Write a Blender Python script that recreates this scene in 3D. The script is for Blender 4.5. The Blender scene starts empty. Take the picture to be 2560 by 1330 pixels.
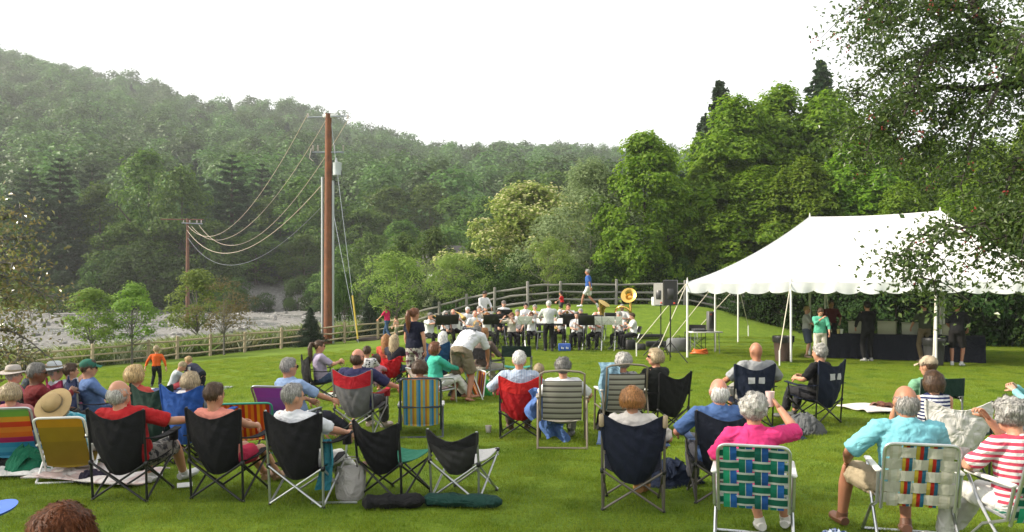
import bpy, math, random
import numpy as np
from mathutils import Vector, Matrix, noise as mnoise
SC = bpy.context.scene
COL = SC.collection
R = math.radians

# ------------------------------------------------------------------ camera
F = 2000.0          # focal length in photo pixels (photo 2560 wide)
CAMZ = 1.9          # lens height
HOR = 739.0         # photo row of the level horizon
cd = bpy.data.cameras.new('camera'); cam = bpy.data.objects.new('camera', cd); COL.objects.link(cam)
cam.location = (0, 0, CAMZ); cam.rotation_euler = (R(90), 0, 0)
cd.sensor_width = 36.0; cd.lens = 36.0 * F / 2560.0
cd.shift_y = (HOR - 665.0) / 2560.0
cd.clip_start = 0.1; cd.clip_end = 3000
SC.camera = cam
SC.render.resolution_x, SC.render.resolution_y = 1024, 532

# ------------------------------------------------------------------ sky, sun, exposure
SUN_AZ, SUN_EL = 93.0, 31.0          # degrees left of straight ahead, above the horizon
w = bpy.data.worlds.new('World'); SC.world = w; w.use_nodes = True
nt = w.node_tree; nt.nodes.clear()
sky = nt.nodes.new('ShaderNodeTexSky'); sky.sky_type = 'NISHITA'; sky.sun_disc = False
sky.sun_elevation = R(SUN_EL); sky.sun_rotation = R(-SUN_AZ)
sky.air_density = 1.0; sky.dust_density = 6.0; sky.ozone_density = 0.6; sky.altitude = 200
hs = nt.nodes.new('ShaderNodeHueSaturation'); hs.inputs['Saturation'].default_value = 0.22; hs.inputs['Value'].default_value = 1.0
mxw = nt.nodes.new('ShaderNodeMix'); mxw.data_type = 'RGBA'; mxw.inputs[0].default_value = 0.6
mxw.inputs[7].default_value = (10.5, 10.6, 10.4, 1)     # thin even overcast over the clear sky
bg = nt.nodes.new('ShaderNodeBackground'); bg.inputs['Strength'].default_value = 0.1
wo = nt.nodes.new('ShaderNodeOutputWorld')
nt.links.new(sky.outputs[0], hs.inputs['Color']); nt.links.new(hs.outputs[0], mxw.inputs[6])
nt.links.new(mxw.outputs[2], bg.inputs['Color']); nt.links.new(bg.outputs[0], wo.inputs['Surface'])
sl = bpy.data.lights.new('sun', 'SUN'); sl.energy = 4.3; sl.angle = R(2.5); sl.color = (1.0, 0.90, 0.74)
so = bpy.data.objects.new('sun', sl); COL.objects.link(so)
sd = Vector((-math.sin(R(SUN_AZ)) * math.cos(R(SUN_EL)), math.cos(R(SUN_AZ)) * math.cos(R(SUN_EL)), math.sin(R(SUN_EL))))
so.rotation_euler = sd.to_track_quat('Z', 'Y').to_euler(); so.location = (-30, 20, 40)
vs = SC.view_settings; vs.view_transform = 'Standard'; vs.look = 'None'; vs.gamma = 1; vs.exposure = 0.98; vs.use_curve_mapping = False
SC.render.engine = 'CYCLES'
cy = SC.cycles; cy.use_denoising = True; cy.max_bounces = 6; cy.diffuse_bounces = 3; cy.glossy_bounces = 2
cy.transmission_bounces = 4; cy.transparent_max_bounces = 6; cy.volume_bounces = 0; cy.use_adaptive_sampling = True
cy.caustics_reflective = False; cy.caustics_refractive = False

# ------------------------------------------------------------------ helpers
def lin(c):
    if isinstance(c, str):
        c = c.lstrip('#'); c = [int(c[i:i+2], 16) / 255 for i in (0, 2, 4)]
        c = [x / 12.92 if x <= .04045 else ((x + .055) / 1.055) ** 2.4 for x in c]
    return (c[0], c[1], c[2], 1)

class NT:
    def __init__(s, mat):
        mat.use_nodes = True; s.t = mat.node_tree; s.t.nodes.clear()
        s.out = s.n('ShaderNodeOutputMaterial')
    def n(s, ty, **kw):
        o = s.t.nodes.new(ty)
        for k, v in kw.items(): setattr(o, k, v)
        return o
    def l(s, a, b): s.t.links.new(a, b)
    def noise(s, vec, scale, detail=4, rough=.6):
        o = s.n('ShaderNodeTexNoise'); o.inputs['Scale'].default_value = scale; o.inputs['Detail'].default_value = detail; o.inputs['Roughness'].default_value = rough
        if vec is not None: s.l(vec, o.inputs['Vector'])
        return o.outputs[0]
    def ramp(s, fac, stops, interp='LINEAR'):
        o = s.n('ShaderNodeValToRGB'); e = o.color_ramp; e.interpolation = interp
        while len(e.elements) > 1: e.elements.remove(e.elements[-1])
        e.elements[0].position = stops[0][0]; e.elements[0].color = lin(stops[0][1])
        for p, c in stops[1:]:
            x = e.elements.new(p); x.color = lin(c)
        s.l(fac, o.inputs[0]); return o.outputs[0]
    def mix(s, fac, a, b, blend='MIX'):
        o = s.n('ShaderNodeMix', data_type='RGBA', blend_type=blend)
        for i, v in ((0, fac), (6, a), (7, b)):
            if hasattr(v, 'is_output'): s.l(v, o.inputs[i])
            elif i == 0: o.inputs[0].default_value = v
            else: o.inputs[i].default_value = lin(v)
        return o.outputs[2]
    def math(s, op, a, b=0.0):
        o = s.n('ShaderNodeMath', operation=op)
        for i, v in ((0, a), (1, b)):
            if hasattr(v, 'is_output'): s.l(v, o.inputs[i])
            else: o.inputs[i].default_value = v
        return o.outputs[0]
    def bump(s, h, strength, dist):
        o = s.n('ShaderNodeBump'); o.inputs['Strength'].default_value = strength; o.inputs['Distance'].default_value = dist
        s.l(h, o.inputs['Height']); return o.outputs[0]
    def prin(s, col, rough=.7, metal=0, normal=None, spec=.5, trans=0.0):
        o = s.n('ShaderNodeBsdfPrincipled')
        if hasattr(col, 'is_output'): s.l(col, o.inputs['Base Color'])
        else: o.inputs['Base Color'].default_value = lin(col)
        if hasattr(rough, 'is_output'): s.l(rough, o.inputs['Roughness'])
        else: o.inputs['Roughness'].default_value = rough
        o.inputs['Metallic'].default_value = metal; o.inputs['Specular IOR Level'].default_value = spec
        if normal is not None: s.l(normal, o.inputs['Normal'])
        if trans > 0:
            t = s.n('ShaderNodeBsdfTranslucent')
            if hasattr(col, 'is_output'): s.l(col, t.inputs[0])
            else: t.inputs[0].default_value = lin(col)
            m = s.n('ShaderNodeMixShader'); m.inputs[0].default_value = trans
            s.l(o.outputs[0], m.inputs[1]); s.l(t.outputs[0], m.inputs[2]); s.l(m.outputs[0], s.out.inputs[0])
        else: s.l(o.outputs[0], s.out.inputs[0])
        return o

MC = {}
def mcached(key, fn):
    if key not in MC: MC[key] = fn()
    return MC[key]

def plain(col, rough=.6, metal=0, var=.12, scale=9, bump=0.0, trans=0.0, spec=.5):
    """one-colour procedural surface with blotchy wear"""
    def f():
        m = bpy.data.materials.new('surface'); t = NT(m)
        tc = t.n('ShaderNodeTexCoord').outputs['Object']
        n = t.noise(tc, scale, 5)
        c = t.mix(t.math('MULTIPLY', n, 2 * var), col, (0, 0, 0)) if var else col
        nm = t.bump(t.noise(tc, scale * 14, 3), bump, .01) if bump else None
        t.prin(c, rough, metal, nm, spec, trans); return m
    return mcached(('plain', col, rough, metal, var, scale, bump, trans, spec), f)

def cloth(col, trans=0.12, fold=.5, rough=.85, col2=None, pat=None, scale=1.0, axis='Z'):
    """woven cloth: soft folds, weave, optional stripes / checks / dots"""
    def f():
        m = bpy.data.materials.new('cloth'); t = NT(m)
        tc = t.n('ShaderNodeTexCoord').outputs['Object']
        n1 = t.noise(tc, 6.5, 2, .5); n1.node.inputs['Distortion'].default_value = 1.6; n2 = t.noise(tc, 110, 2)
        c = col
        if pat == 'stripe':
            sx = t.n('ShaderNodeSeparateXYZ'); t.l(tc, sx.inputs[0])
            v = t.math('FRACT', t.math('MULTIPLY', sx.outputs[axis], scale))
            c = t.ramp(v, [(0, col), (.5, col2)], 'CONSTANT')
        elif pat == 'dots':
            vo = t.n('ShaderNodeTexVoronoi'); vo.inputs['Scale'].default_value = scale; t.l(tc, vo.inputs['Vector'])
            c = t.ramp(vo.outputs['Distance'], [(0, col2), (.28, col)], 'CONSTANT')
        elif pat == 'floral':
            c = t.mix(t.ramp(t.noise(tc, scale, 2), [(.44, (0, 0, 0)), (.56, (1, 1, 1))]), col, col2)
        c = t.mix(t.math('MULTIPLY', n1, .28), c, (0, 0, 0))
        h = t.math('ADD', t.math('MULTIPLY', n1, 1.0), t.math('MULTIPLY', n2, .05))
        t.prin(c, rough, 0, t.bump(h, min(1, fold), .05), .2, trans); return m
    return mcached(('cloth', col, trans, fold, rough, col2, pat, scale, axis), f)

def stripes(stops, axis, lo, hi, trans=.3, rough=.75):
    """fabric with a run of colour bands along one local axis of the object, between lo and hi"""
    key = ('str', tuple(stops), axis, lo, hi, trans)
    def f():
        m = bpy.data.materials.new('striped_fabric'); t = NT(m)
        tc = t.n('ShaderNodeTexCoord').outputs['Object']
        sx = t.n('ShaderNodeSeparateXYZ'); t.l(tc, sx.inputs[0])
        mr = t.n('ShaderNodeMapRange'); mr.inputs[1].default_value = lo; mr.inputs[2].default_value = hi
        t.l(sx.outputs[axis], mr.inputs[0])
        c = t.ramp(mr.outputs[0], stops, 'CONSTANT')
        n = t.noise(tc, 7, 4)
        c = t.mix(t.math('MULTIPLY', n, .25), c, (0, 0, 0))
        t.prin(c, rough, 0, t.bump(t.noise(tc, 160, 2), .25, .004), .3, trans); return m
    return mcached(key, f)

def metal(col='#b9bcc0', rough=.32):
    return plain(col, rough, .85, .15, 14)

def link(o, parent=None):
    COL.objects.link(o)
    if parent is not None: o.parent = parent
    return o
def tag(o, label=None, cat=None, group=None, kind=None):
    for k, v in (('label', label), ('category', cat), ('group', group), ('kind', kind)):
        if v: o[k] = v
    return o
def thing(name, label, cat, loc=(0, 0, 0), rz=0, group=None):
    o = bpy.data.objects.new(name, None); o.empty_display_size = .2
    link(o); o.location = loc; o.rotation_euler = (0, 0, rz)
    return tag(o, label, cat, group)
def mesh_obj(name, me, mat, parent=None):
    o = bpy.data.objects.new(name, me)
    if mat is not None and len(me.materials) == 0:
        for mm in (mat if isinstance(mat, (list, tuple)) else [mat]): me.materials.append(mm)
    return link(o, parent)

def V(*a): return np.array(a, float)
def nrm(v):
    v = np.asarray(v, float); l = np.linalg.norm(v); return v / l if l > 1e-9 else v

class MB:
    """collects shapes, then becomes ONE mesh object"""
    def __init__(s): s.v = []; s.f = []; s.mi = []
    def add(s, vs, fs, mi=0):
        b = len(s.v); s.v.extend([tuple(map(float, p)) for p in vs]); s.f.extend([tuple(i + b for i in f) for f in fs]); s.mi.extend([mi] * len(fs)); return s
    def loft(s, rings, closed=True, cap=True, mi=0):
        n = len(rings[0]); vs = [p for r in rings for p in r]; fs = []
        for i in range(len(rings) - 1):
            for j in range(n if closed else n - 1):
                a = i * n + j; b = i * n + (j + 1) % n; fs.append((a, b, b + n, a + n))
        if cap and closed:
            fs.append(tuple(range(n - 1, -1, -1))); m = (len(rings) - 1) * n; fs.append(tuple(m + j for j in range(n)))
        return s.add(vs, fs, mi)
    def tube(s, path, rad, seg=8, mi=0, round_ends=False, flat=1.0, up=None):
        path = [np.asarray(p, float) for p in path]
        if not hasattr(rad, '__len__'): rad = [rad] * len(path)
        rad = list(rad)
        if round_ends:
            d0 = nrm(path[0] - path[1]); d1 = nrm(path[-1] - path[-2]); r0, r1 = rad[0], rad[-1]
            path = [path[0] + d0 * r0 * .95, path[0] + d0 * r0 * .7] + path + [path[-1] + d1 * r1 * .7, path[-1] + d1 * r1 * .95]
            rad = [r0 * .3, r0 * .72] + rad + [r1 * .72, r1 * .3]
        n = None; rings = []
        for i, p in enumerate(path):
            t = nrm(path[min(i + 1, len(path) - 1)] - path[max(i - 1, 0)])
            if n is None:
                a = np.asarray(up, float) if up is not None else (V(0, 0, 1) if abs(t[2]) < .9 else V(1, 0, 0))
                n = nrm(a - t * np.dot(a, t))
            else: n = nrm(n - t * np.dot(n, t))
            b = np.cross(t, n)
            rings.append([p + rad[i] * (math.cos(q) * n * flat + math.sin(q) * b) for q in (2 * math.pi * j / seg for j in range(seg))])
        return s.loft(rings, mi=mi)
    def ell(s, c, ax, nu=10, nv=8, mi=0):
        """ellipsoid; ax = 3 axis vectors (or 3 radii)"""
        if not hasattr(ax[0], '__len__'): ax = [V(ax[0], 0, 0), V(0, ax[1], 0), V(0, 0, ax[2])]
        c = np.asarray(c, float); rings = []
        for i in range(nv):
            a = math.pi * (i + .35) / (nv - .3); z = -math.cos(a); r = math.sin(a)
            rings.append([c + ax[2] * z + r * (ax[0] * math.cos(q) + ax[1] * math.sin(q)) for q in (2 * math.pi * j / nu for j in range(nu))])
        return s.loft(rings, mi=mi)
    def box(s, c, size, rot=None, mi=0, bev=0.0):
        c = np.asarray(c, float); h = np.asarray(size, float) / 2; M = np.array(rot) if rot is not None else np.eye(3)
        if bev <= 0:
            vs = [c + M @ (h * V(x, y, z)) for z in (-1, 1) for y in (-1, 1) for x in (-1, 1)]
            return s.add(vs, [(0, 2, 3, 1), (4, 5, 7, 6), (0, 1, 5, 4), (2, 6, 7, 3), (0, 4, 6, 2), (1, 3, 7, 5)], mi)
        def ring(z, k):
            x, y = h[0] - k, h[1] - k
            return [c + M @ V(*p) for p in ((-x, -y + bev, z), (-x + bev, -y, z), (x - bev, -y, z), (x, -y + bev, z), (x, y - bev, z), (x - bev, y, z), (-x + bev, y, z), (-x, y - bev, z))]
        return s.loft([ring(-h[2], bev * .6), ring(-h[2] + bev, 0), ring(h[2] - bev, 0), ring(h[2], bev * .6)], mi=mi)
    def sheet(s, fn, nu, nv, th=.006, mi=0):
        """thin closed shell over fn(u,v), u,v in 0..1"""
        P = np.array([[fn(i / nu, j / nv) for j in range(nv + 1)] for i in range(nu + 1)], float)
        du = np.gradient(P, axis=0); dv = np.gradient(P, axis=1); N = np.cross(du, dv); N /= np.maximum(np.linalg.norm(N, axis=2, keepdims=True), 1e-9)
        A = (P + N * th / 2).reshape(-1, 3); B = (P - N * th / 2).reshape(-1, 3); m = nv + 1; o = len(A); fs = []
        for i in range(nu):
            for j in range(nv):
                a = i * m + j; fs.append((a, a + m, a + m + 1, a + 1)); fs.append((o + a, o + a + 1, o + a + m + 1, o + a + m))
        bd = [i * m for i in range(nu + 1)] + [nu * m + j for j in range(1, nv + 1)] + [i * m + nv for i in range(nu - 1, -1, -1)] + [j for j in range(nv - 1, 0, -1)]
        for k in range(len(bd)):
            a, b = bd[k], bd[(k + 1) % len(bd)]; fs.append((b, a, o + a, o + b))
        return s.add(np.vstack([A, B]), fs, mi)
    def mesh(s, name='mesh', smooth=True):
        me = bpy.data.meshes.new(name); me.from_pydata(s.v, [], s.f)
        if any(s.mi): me.polygons.foreach_set('material_index', s.mi)
        if smooth:
            me.polygons.foreach_set('use_smooth', [True] * len(me.polygons))
            try: me.set_sharp_from_angle(angle=R(42))
            except Exception: pass
        me.update(); return me
    def build(s, name, mat, parent=None, smooth=True):
        return mesh_obj(name, s.mesh(name, smooth), mat, parent)

def ss(a, b, t):
    t = np.clip((np.asarray(t, float) - a) / (b - a), 0, 1); return t * t * (3 - 2 * t)

# ------------------------------------------------------------------ lie of the land
RIDGE = [(-900, 20), (-300, 60), (0, 124), (200, 168), (350, 206), (500, 240), (600, 254), (700, 264), (850, 292), (950, 322), (1050, 348), (1150, 358), (1300, 356), (1400, 356), (1520, 374), (1750, 385), (2100, 400), (2700, 430), (3400, 450)]
YC = 430.0
def lawn_edge(x): return np.clip(40 + .85 * (np.asarray(x, float) + 10), 13, 62)
def river_z(x, y): return np.clip(-2.0 + .031 * (np.asarray(y, float) - 40), -2.4, .1)
def wav(x, y, s, k=0.0): return np.sin(x / s + 1.3 * np.sin(y / s * .7 + k)) * np.cos(y / s * 1.1 + 1.7 * np.sin(x / s * .6 + k))
def zg(x, y):
    x = np.asarray(x, float); y = np.asarray(y, float)
    lawn = -.072 * np.clip(-x - 2.5, 0, 30) * ss(6, 14, y) + 1.45 * ss(28, 38, y) * ss(-7, 2, x) * (1 - .75 * ss(8, 14, x)) + .015 * wav(x, y, 2.3) * ss(5, 12, y)
    e = lawn_edge(x); s = ss(.5, 17, y - e)
    rz = river_z(x, y) + (.22 * wav(x, y, 2.1, 1) + .12 * wav(x, y, .8, 2)) * ss(8, 16, y - e)
    z = lawn * (1 - s) + rz * s
    fb = ss(100, 117, y + 2.5 * wav(x, y * 0, 9))
    z = z * (1 - fb) + (4.0 + .3 * wav(x, y, 14)) * fb
    u = x / np.maximum(y, 1.0); px = 1280 + F * u
    rp = np.interp(px, [a for a, b in RIDGE], [b for a, b in RIDGE])
    H = CAMZ + (HOR - rp) / F * YC - 17.0
    t = np.clip((y - 135) / (YC - 135), 0, 1)
    hill = (H - 4) * t ** 1.18 - np.clip(y - YC, 0, 1e4) * .22
    return z + np.where(y > 135, hill + 2.5 * wav(x, y, 23, .5) * ss(140, 220, y), 0)
def Z(x, y): return float(zg(x, y))
def at(px, d):
    """point on the ground seen in photo column px at distance d"""
    x = (px - 1280) / F * d; return (x, d, Z(x, d))
# ------------------------------------------------------------------ ground
def ground_mat():
    m = bpy.data.materials.new('ground'); t = NT(m)
    tc = t.n('ShaderNodeTexCoord').outputs['Object']
    def attr(n):
        a = t.n('ShaderNodeAttribute', attribute_name=n); return a.outputs['Fac']
    n1 = t.noise(tc, .28, 4); n2 = t.noise(tc, 3.5, 5, .65); n3 = t.noise(tc, 26, 3, .7)
    lawn = t.ramp(n2, [(.28, (.062, .115, .008)), (.5, (.100, .165, .010)), (.72, (.150, .215, .018))])
    lawn = t.mix(t.math('MULTIPLY', n1, .55), lawn, (.15, .215, .016))
    lawn = t.mix(t.ramp(n3, [(.3, (.5, .5, .5)), (.62, (0, 0, 0))]), lawn, (.018, .035, .006))
    vo = t.n('ShaderNodeTexVoronoi'); vo.inputs['Scale'].default_value = 2.6; t.l(tc, vo.inputs['Vector'])
    gv = t.ramp(t.noise(tc, 4.2, 6, .7), [(.3, (.11, .108, .105)), (.5, (.21, .205, .20)), (.68, (.36, .355, .345))])
    gv = t.mix(t.ramp(vo.outputs['Distance'], [(.0, (0, 0, 0)), (.75, (.75, .75, .75))]), gv, (.12, .115, .105))
    fl = t.ramp(n2, [(.3, (.020, .035, .012)), (.7, (.060, .080, .025))])
    c = t.mix(attr('gravel'), lawn, gv); c = t.mix(attr('forest'), c, fl)
    h = t.math('ADD', n3, t.math('MULTIPLY', n2, 2.0))
    t.prin(c, .95, 0, t.bump(h, .5, .05), .15); return m
def axis(lo, hi, step, far_lo, far_hi, g=1.09):
    a = list(np.arange(lo, hi, step)); s = step; x = lo
    while x > far_lo: s *= g; x -= s; a.insert(0, x)
    s = step; x = a[-1]
    while x < far_hi: s *= g; x += s; a.append(x)
    return np.array(a)
xs = axis(-46, 30, .8, -1000, 1000); ys = axis(-4, 122, .8, -90, 1100, 1.06)
X, Y = np.meshgrid(xs, ys, indexing='ij'); ZZ = zg(X, Y)
nx, ny = X.shape
me = bpy.data.meshes.new('ground'); idx = np.arange(nx * ny).reshape(nx, ny)
fa = np.stack([idx[:-1, :-1], idx[1:, :-1], idx[1:, 1:], idx[:-1, 1:]], -1).reshape(-1, 4)
def np_mesh(me, verts, faces, smooth=True):
    """fast mesh of quads or triangles from arrays"""
    n, k = faces.shape
    me.vertices.add(len(verts)); me.vertices.foreach_set('co', np.asarray(verts, np.float32).ravel())
    me.loops.add(n * k); me.loops.foreach_set('vertex_index', faces.astype(np.int32).ravel())
    me.polygons.add(n); me.polygons.foreach_set('loop_start', np.arange(0, n * k, k, dtype=np.int32))
    me.polygons.foreach_set('use_smooth', np.full(n, smooth)); me.update(calc_edges=True); return me
np_mesh(me, np.stack([X, Y, ZZ], -1).reshape(-1, 3), fa)
e = lawn_edge(X)
gravel = ss(4.5, 11, Y - e + 1.6 * wav(X, Y, 1.9)) * (1 - ss(98, 104, Y + 2.5 * wav(X, Y * 0, 9)))
# the bare rock fill on the far bank
gravel = np.maximum(gravel, ss(7.5, 4.5, np.abs(X + 33) + 0 * Y) * ss(98, 100, Y) * ss(118, 114, Y))
forest = np.maximum(ss(112, 120, Y) * (1 - ss(-44, -52, X) * ss(128, 121, Y)), ss(40, 43, Y) * ss(-14, -8, X) * ss(100, 96, Y))
for nm, arr in (('gravel', gravel), ('forest', forest)):
    at_ = me.attributes.new(nm, 'FLOAT', 'POINT'); at_.data.foreach_set('value', arr.astype(np.float32).ravel())
g = mesh_obj('ground', me, ground_mat()); tag(g, 'mown sunlit park lawn falling towards the stony river', 'lawn', kind='structure')

# river: shallow riffles over the stones
def water_mat():
    m = bpy.data.materials.new('water'); t = NT(m); tc = t.n('ShaderNodeTexCoord').outputs['Object']
    n = t.noise(tc, 2.2, 5, .65)
    c = t.ramp(t.noise(tc, .8, 5, .7), [(.35, (.07, .075, .065)), (.6, (.15, .15, .14)), (.74, (.40, .41, .40))])
    t.prin(c, .22, 0, t.bump(n, .9, .25), .5); return m
xs2 = np.arange(-75, 12, 1.5); ys2 = np.arange(20, 112, 1.5); X2, Y2 = np.meshgrid(xs2, ys2, indexing='ij')
i2 = np.arange(X2.size).reshape(X2.shape); keep = (Y2 > lawn_edge(X2) + 10)[:-1, :-1]
f2 = np.stack([i2[:-1, :-1], i2[1:, :-1], i2[1:, 1:], i2[:-1, 1:]], -1)[keep]
rv = mesh_obj('river', np_mesh(bpy.data.meshes.new('river'), np.stack([X2, Y2, river_z(X2, Y2) - .02], -1).reshape(-1, 3), f2), water_mat())
tag(rv, 'shallow river running over pale stones beyond the fence', 'river', kind='structure')

# ------------------------------------------------------------------ scattering through geometry nodes (only for stuff)
PROTO = {}
def proto_collection(name, meshes_mats):
    c = bpy.data.collections.new(name)
    for me_, mt in meshes_mats:
        o = bpy.data.objects.new('source', me_)
        if len(me_.materials) == 0:
            for mm in (mt if isinstance(mt, (list, tuple)) else [mt]): me_.materials.append(mm)
        c.objects.link(o)
    return c
def scatter(name, pts, scl, coll, label, cat, seed=0, tilt=0.0):
    """one 'stuff' object whose points carry copies picked from a collection"""
    me_ = bpy.data.meshes.new(name); me_.vertices.add(len(pts)); me_.vertices.foreach_set('co', np.asarray(pts, np.float32).ravel())
    a = me_.attributes.new('scl', 'FLOAT', 'POINT'); a.data.foreach_set('value', np.asarray(scl, np.float32)); me_.update()
    o = mesh_obj(name, me_, None); tag(o, label, cat, kind='stuff')
    ng = bpy.data.node_groups.new(name + '_nodes', 'GeometryNodeTree')
    ng.interface.new_socket('Geometry', in_out='INPUT', socket_type='NodeSocketGeometry'); ng.interface.new_socket('Geometry', in_out='OUTPUT', socket_type='NodeSocketGeometry')
    N = ng.nodes.new; L = ng.links.new
    gi = N('NodeGroupInput'); go = N('NodeGroupOutput'); ip = N('GeometryNodeInstanceOnPoints'); ci = N('GeometryNodeCollectionInfo')
    ci.inputs['Collection'].default_value = coll; ci.inputs['Separate Children'].default_value = True; ci.inputs['Reset Children'].default_value = True
    rv_ = N('FunctionNodeRandomValue'); rv_.data_type = 'FLOAT_VECTOR'
    rv_.inputs[0].default_value = (-tilt, -tilt, 0); rv_.inputs[1].default_value = (tilt, tilt, 6.283); rv_.inputs['Seed'].default_value = seed
    na = N('GeometryNodeInputNamedAttribute'); na.data_type = 'FLOAT'; na.inputs['Name'].default_value = 'scl'
    ip.inputs['Pick Instance'].default_value = True
    L(gi.outputs[0], ip.inputs['Points']); L(ci.outputs[0], ip.inputs['Instance']); L(rv_.outputs[0], ip.inputs['Rotation'])
    L(na.outputs[0], ip.inputs['Scale']); L(ip.outputs[0], go.inputs[0])
    md = o.modifiers.new('scatter', 'NODES'); md.node_group = ng
    return o

# ------------------------------------------------------------------ leaves
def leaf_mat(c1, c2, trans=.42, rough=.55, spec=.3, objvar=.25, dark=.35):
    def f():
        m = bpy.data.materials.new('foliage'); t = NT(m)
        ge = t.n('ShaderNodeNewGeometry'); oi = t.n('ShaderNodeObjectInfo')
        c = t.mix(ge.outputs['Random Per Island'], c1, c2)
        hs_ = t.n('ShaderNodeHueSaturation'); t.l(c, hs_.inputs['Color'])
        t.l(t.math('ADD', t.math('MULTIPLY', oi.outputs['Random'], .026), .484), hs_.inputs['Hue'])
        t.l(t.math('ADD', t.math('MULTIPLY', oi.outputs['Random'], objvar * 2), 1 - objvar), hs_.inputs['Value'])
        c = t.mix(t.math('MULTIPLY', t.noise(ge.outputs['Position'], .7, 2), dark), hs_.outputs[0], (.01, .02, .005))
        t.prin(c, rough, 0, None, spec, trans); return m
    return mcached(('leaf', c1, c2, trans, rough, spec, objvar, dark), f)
def leaf_arrays(P, N, L, aspect, rng):
    n = len(P); N = N / np.maximum(np.linalg.norm(N, axis=1, keepdims=True), 1e-9)
    a = rng.normal(size=(n, 3)); T = a - N * np.sum(a * N, 1, keepdims=True); T /= np.maximum(np.linalg.norm(T, axis=1, keepdims=True), 1e-9)
    B = np.cross(N, T); L = np.broadcast_to(np.asarray(L, float).reshape(-1, 1), (n, 1)); W = L / aspect
    fold = N * W * .25
    q = np.stack([P - T * L / 2, P + B * W / 2 + fold, P + T * L / 2, P - B * W / 2 + fold], 1).reshape(-1, 3)
    return q, np.arange(4 * n).reshape(n, 4)
def leaf_mesh(name, P, N, L, aspect=1.7, rng=None):
    q, f = leaf_arrays(P, N, L, aspect, rng); return np_mesh(bpy.data.meshes.new(name), q, f, False)
def unit(rng, n):
    d = rng.normal(size=(n, 3)); return d / np.linalg.norm(d, axis=1, keepdims=True)

def broad_crown(rng, H, Rad, base, nc, per, ls, top=.62, clump=.30, flat=.8, droop=0.0, lo=.5, rnd=0.0):
    """leaf clumps spread through an uneven crown; returns P, N, L and the clump centres"""
    cs = []; tries = 0
    ph = rng.uniform(0, 6.28, 6)
    while len(cs) < nc and tries < 4000:
        tries += 1
        t = rng.uniform(0, 1); az = rng.uniform(0, 6.283)
        wdt = max(0.0, math.sin(math.pi * min(1, max(0, t)) ** top)) ** .55
        wob = 1 + .22 * math.sin(2 * az + ph[0] + 4 * t) + .16 * math.sin(3 * az + ph[1] - 5 * t)
        r = Rad * wdt * wob * rng.uniform(lo, .92) if rng.random() > .18 else Rad * wdt * rng.uniform(.1, .5)
        c = V(r * math.cos(az), r * math.sin(az), base + t * (H - base) * .93)
        cs.append((c, Rad * clump * rng.uniform(.65, 1.35)))
    P, N, L = [], [], []
    for c, rc in cs:
        n = int(per * (rc / (Rad * clump)) ** 1.5) + 8
        d = unit(rng, n); out = nrm(V(c[0], c[1], max(0.2, (c[2] - base) * .5) + .6)); flip = (d @ out < -.25) & (rng.random(n) < .75); d[flip] *= -1
        rad = rc * rng.uniform(.45, 1.08, (n, 1)) ** .6 * (1 + .25 * np.sin(d[:, :1] * 5 + c[0] * 3) * np.cos(d[:, 1:2] * 6 + c[2]))
        p = c + d * rad * np.array([1, 1, flat]); p[:, 2] -= droop * np.linalg.norm(d[:, :2], axis=1) ** 2 * rc
        P.append(p); N.append(d * .8 + rng.normal(size=(n, 3)) * (.45 - .15 * rnd) + np.array([0, 0, .45]) + rnd * (p - np.array([0, 0, base + (H - base) * .45])) / np.array([Rad, Rad, (H - base) * .55])); L.append(ls * rng.uniform(.6, 1.3, n))
    return np.vstack(P), np.vstack(N), np.concatenate(L), cs
def limbs(rng, H, base, cs, r0, n=14, lean=(0, 0)):
    mb = MB(); top = base + (H - base) * .72
    tp = [V(0, 0, -.3), V(0, 0, base * .5) + V(lean[0], lean[1], 0) * .2, V(lean[0] * .6, lean[1] * .6, base), V(lean[0], lean[1], top)]
    mb.tube(tp, [r0 * 1.25, r0, r0 * .8, r0 * .25], 8)
    for c, rc in sorted(cs, key=lambda q: -np.linalg.norm(q[0][:2]))[:n]:
        z0 = min(max(base * .8, c[2] * rng.uniform(.45, .7)), top); s = V(lean[0] * z0 / top, lean[1] * z0 / top, z0)
        mid = (s + c) / 2 + V(*rng.normal(size=3)) * .06 * H + V(0, 0, .04 * H)
        mb.tube([s, mid, c], [r0 * .38, r0 * .22, r0 * .07], 5)
    return mb
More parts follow.
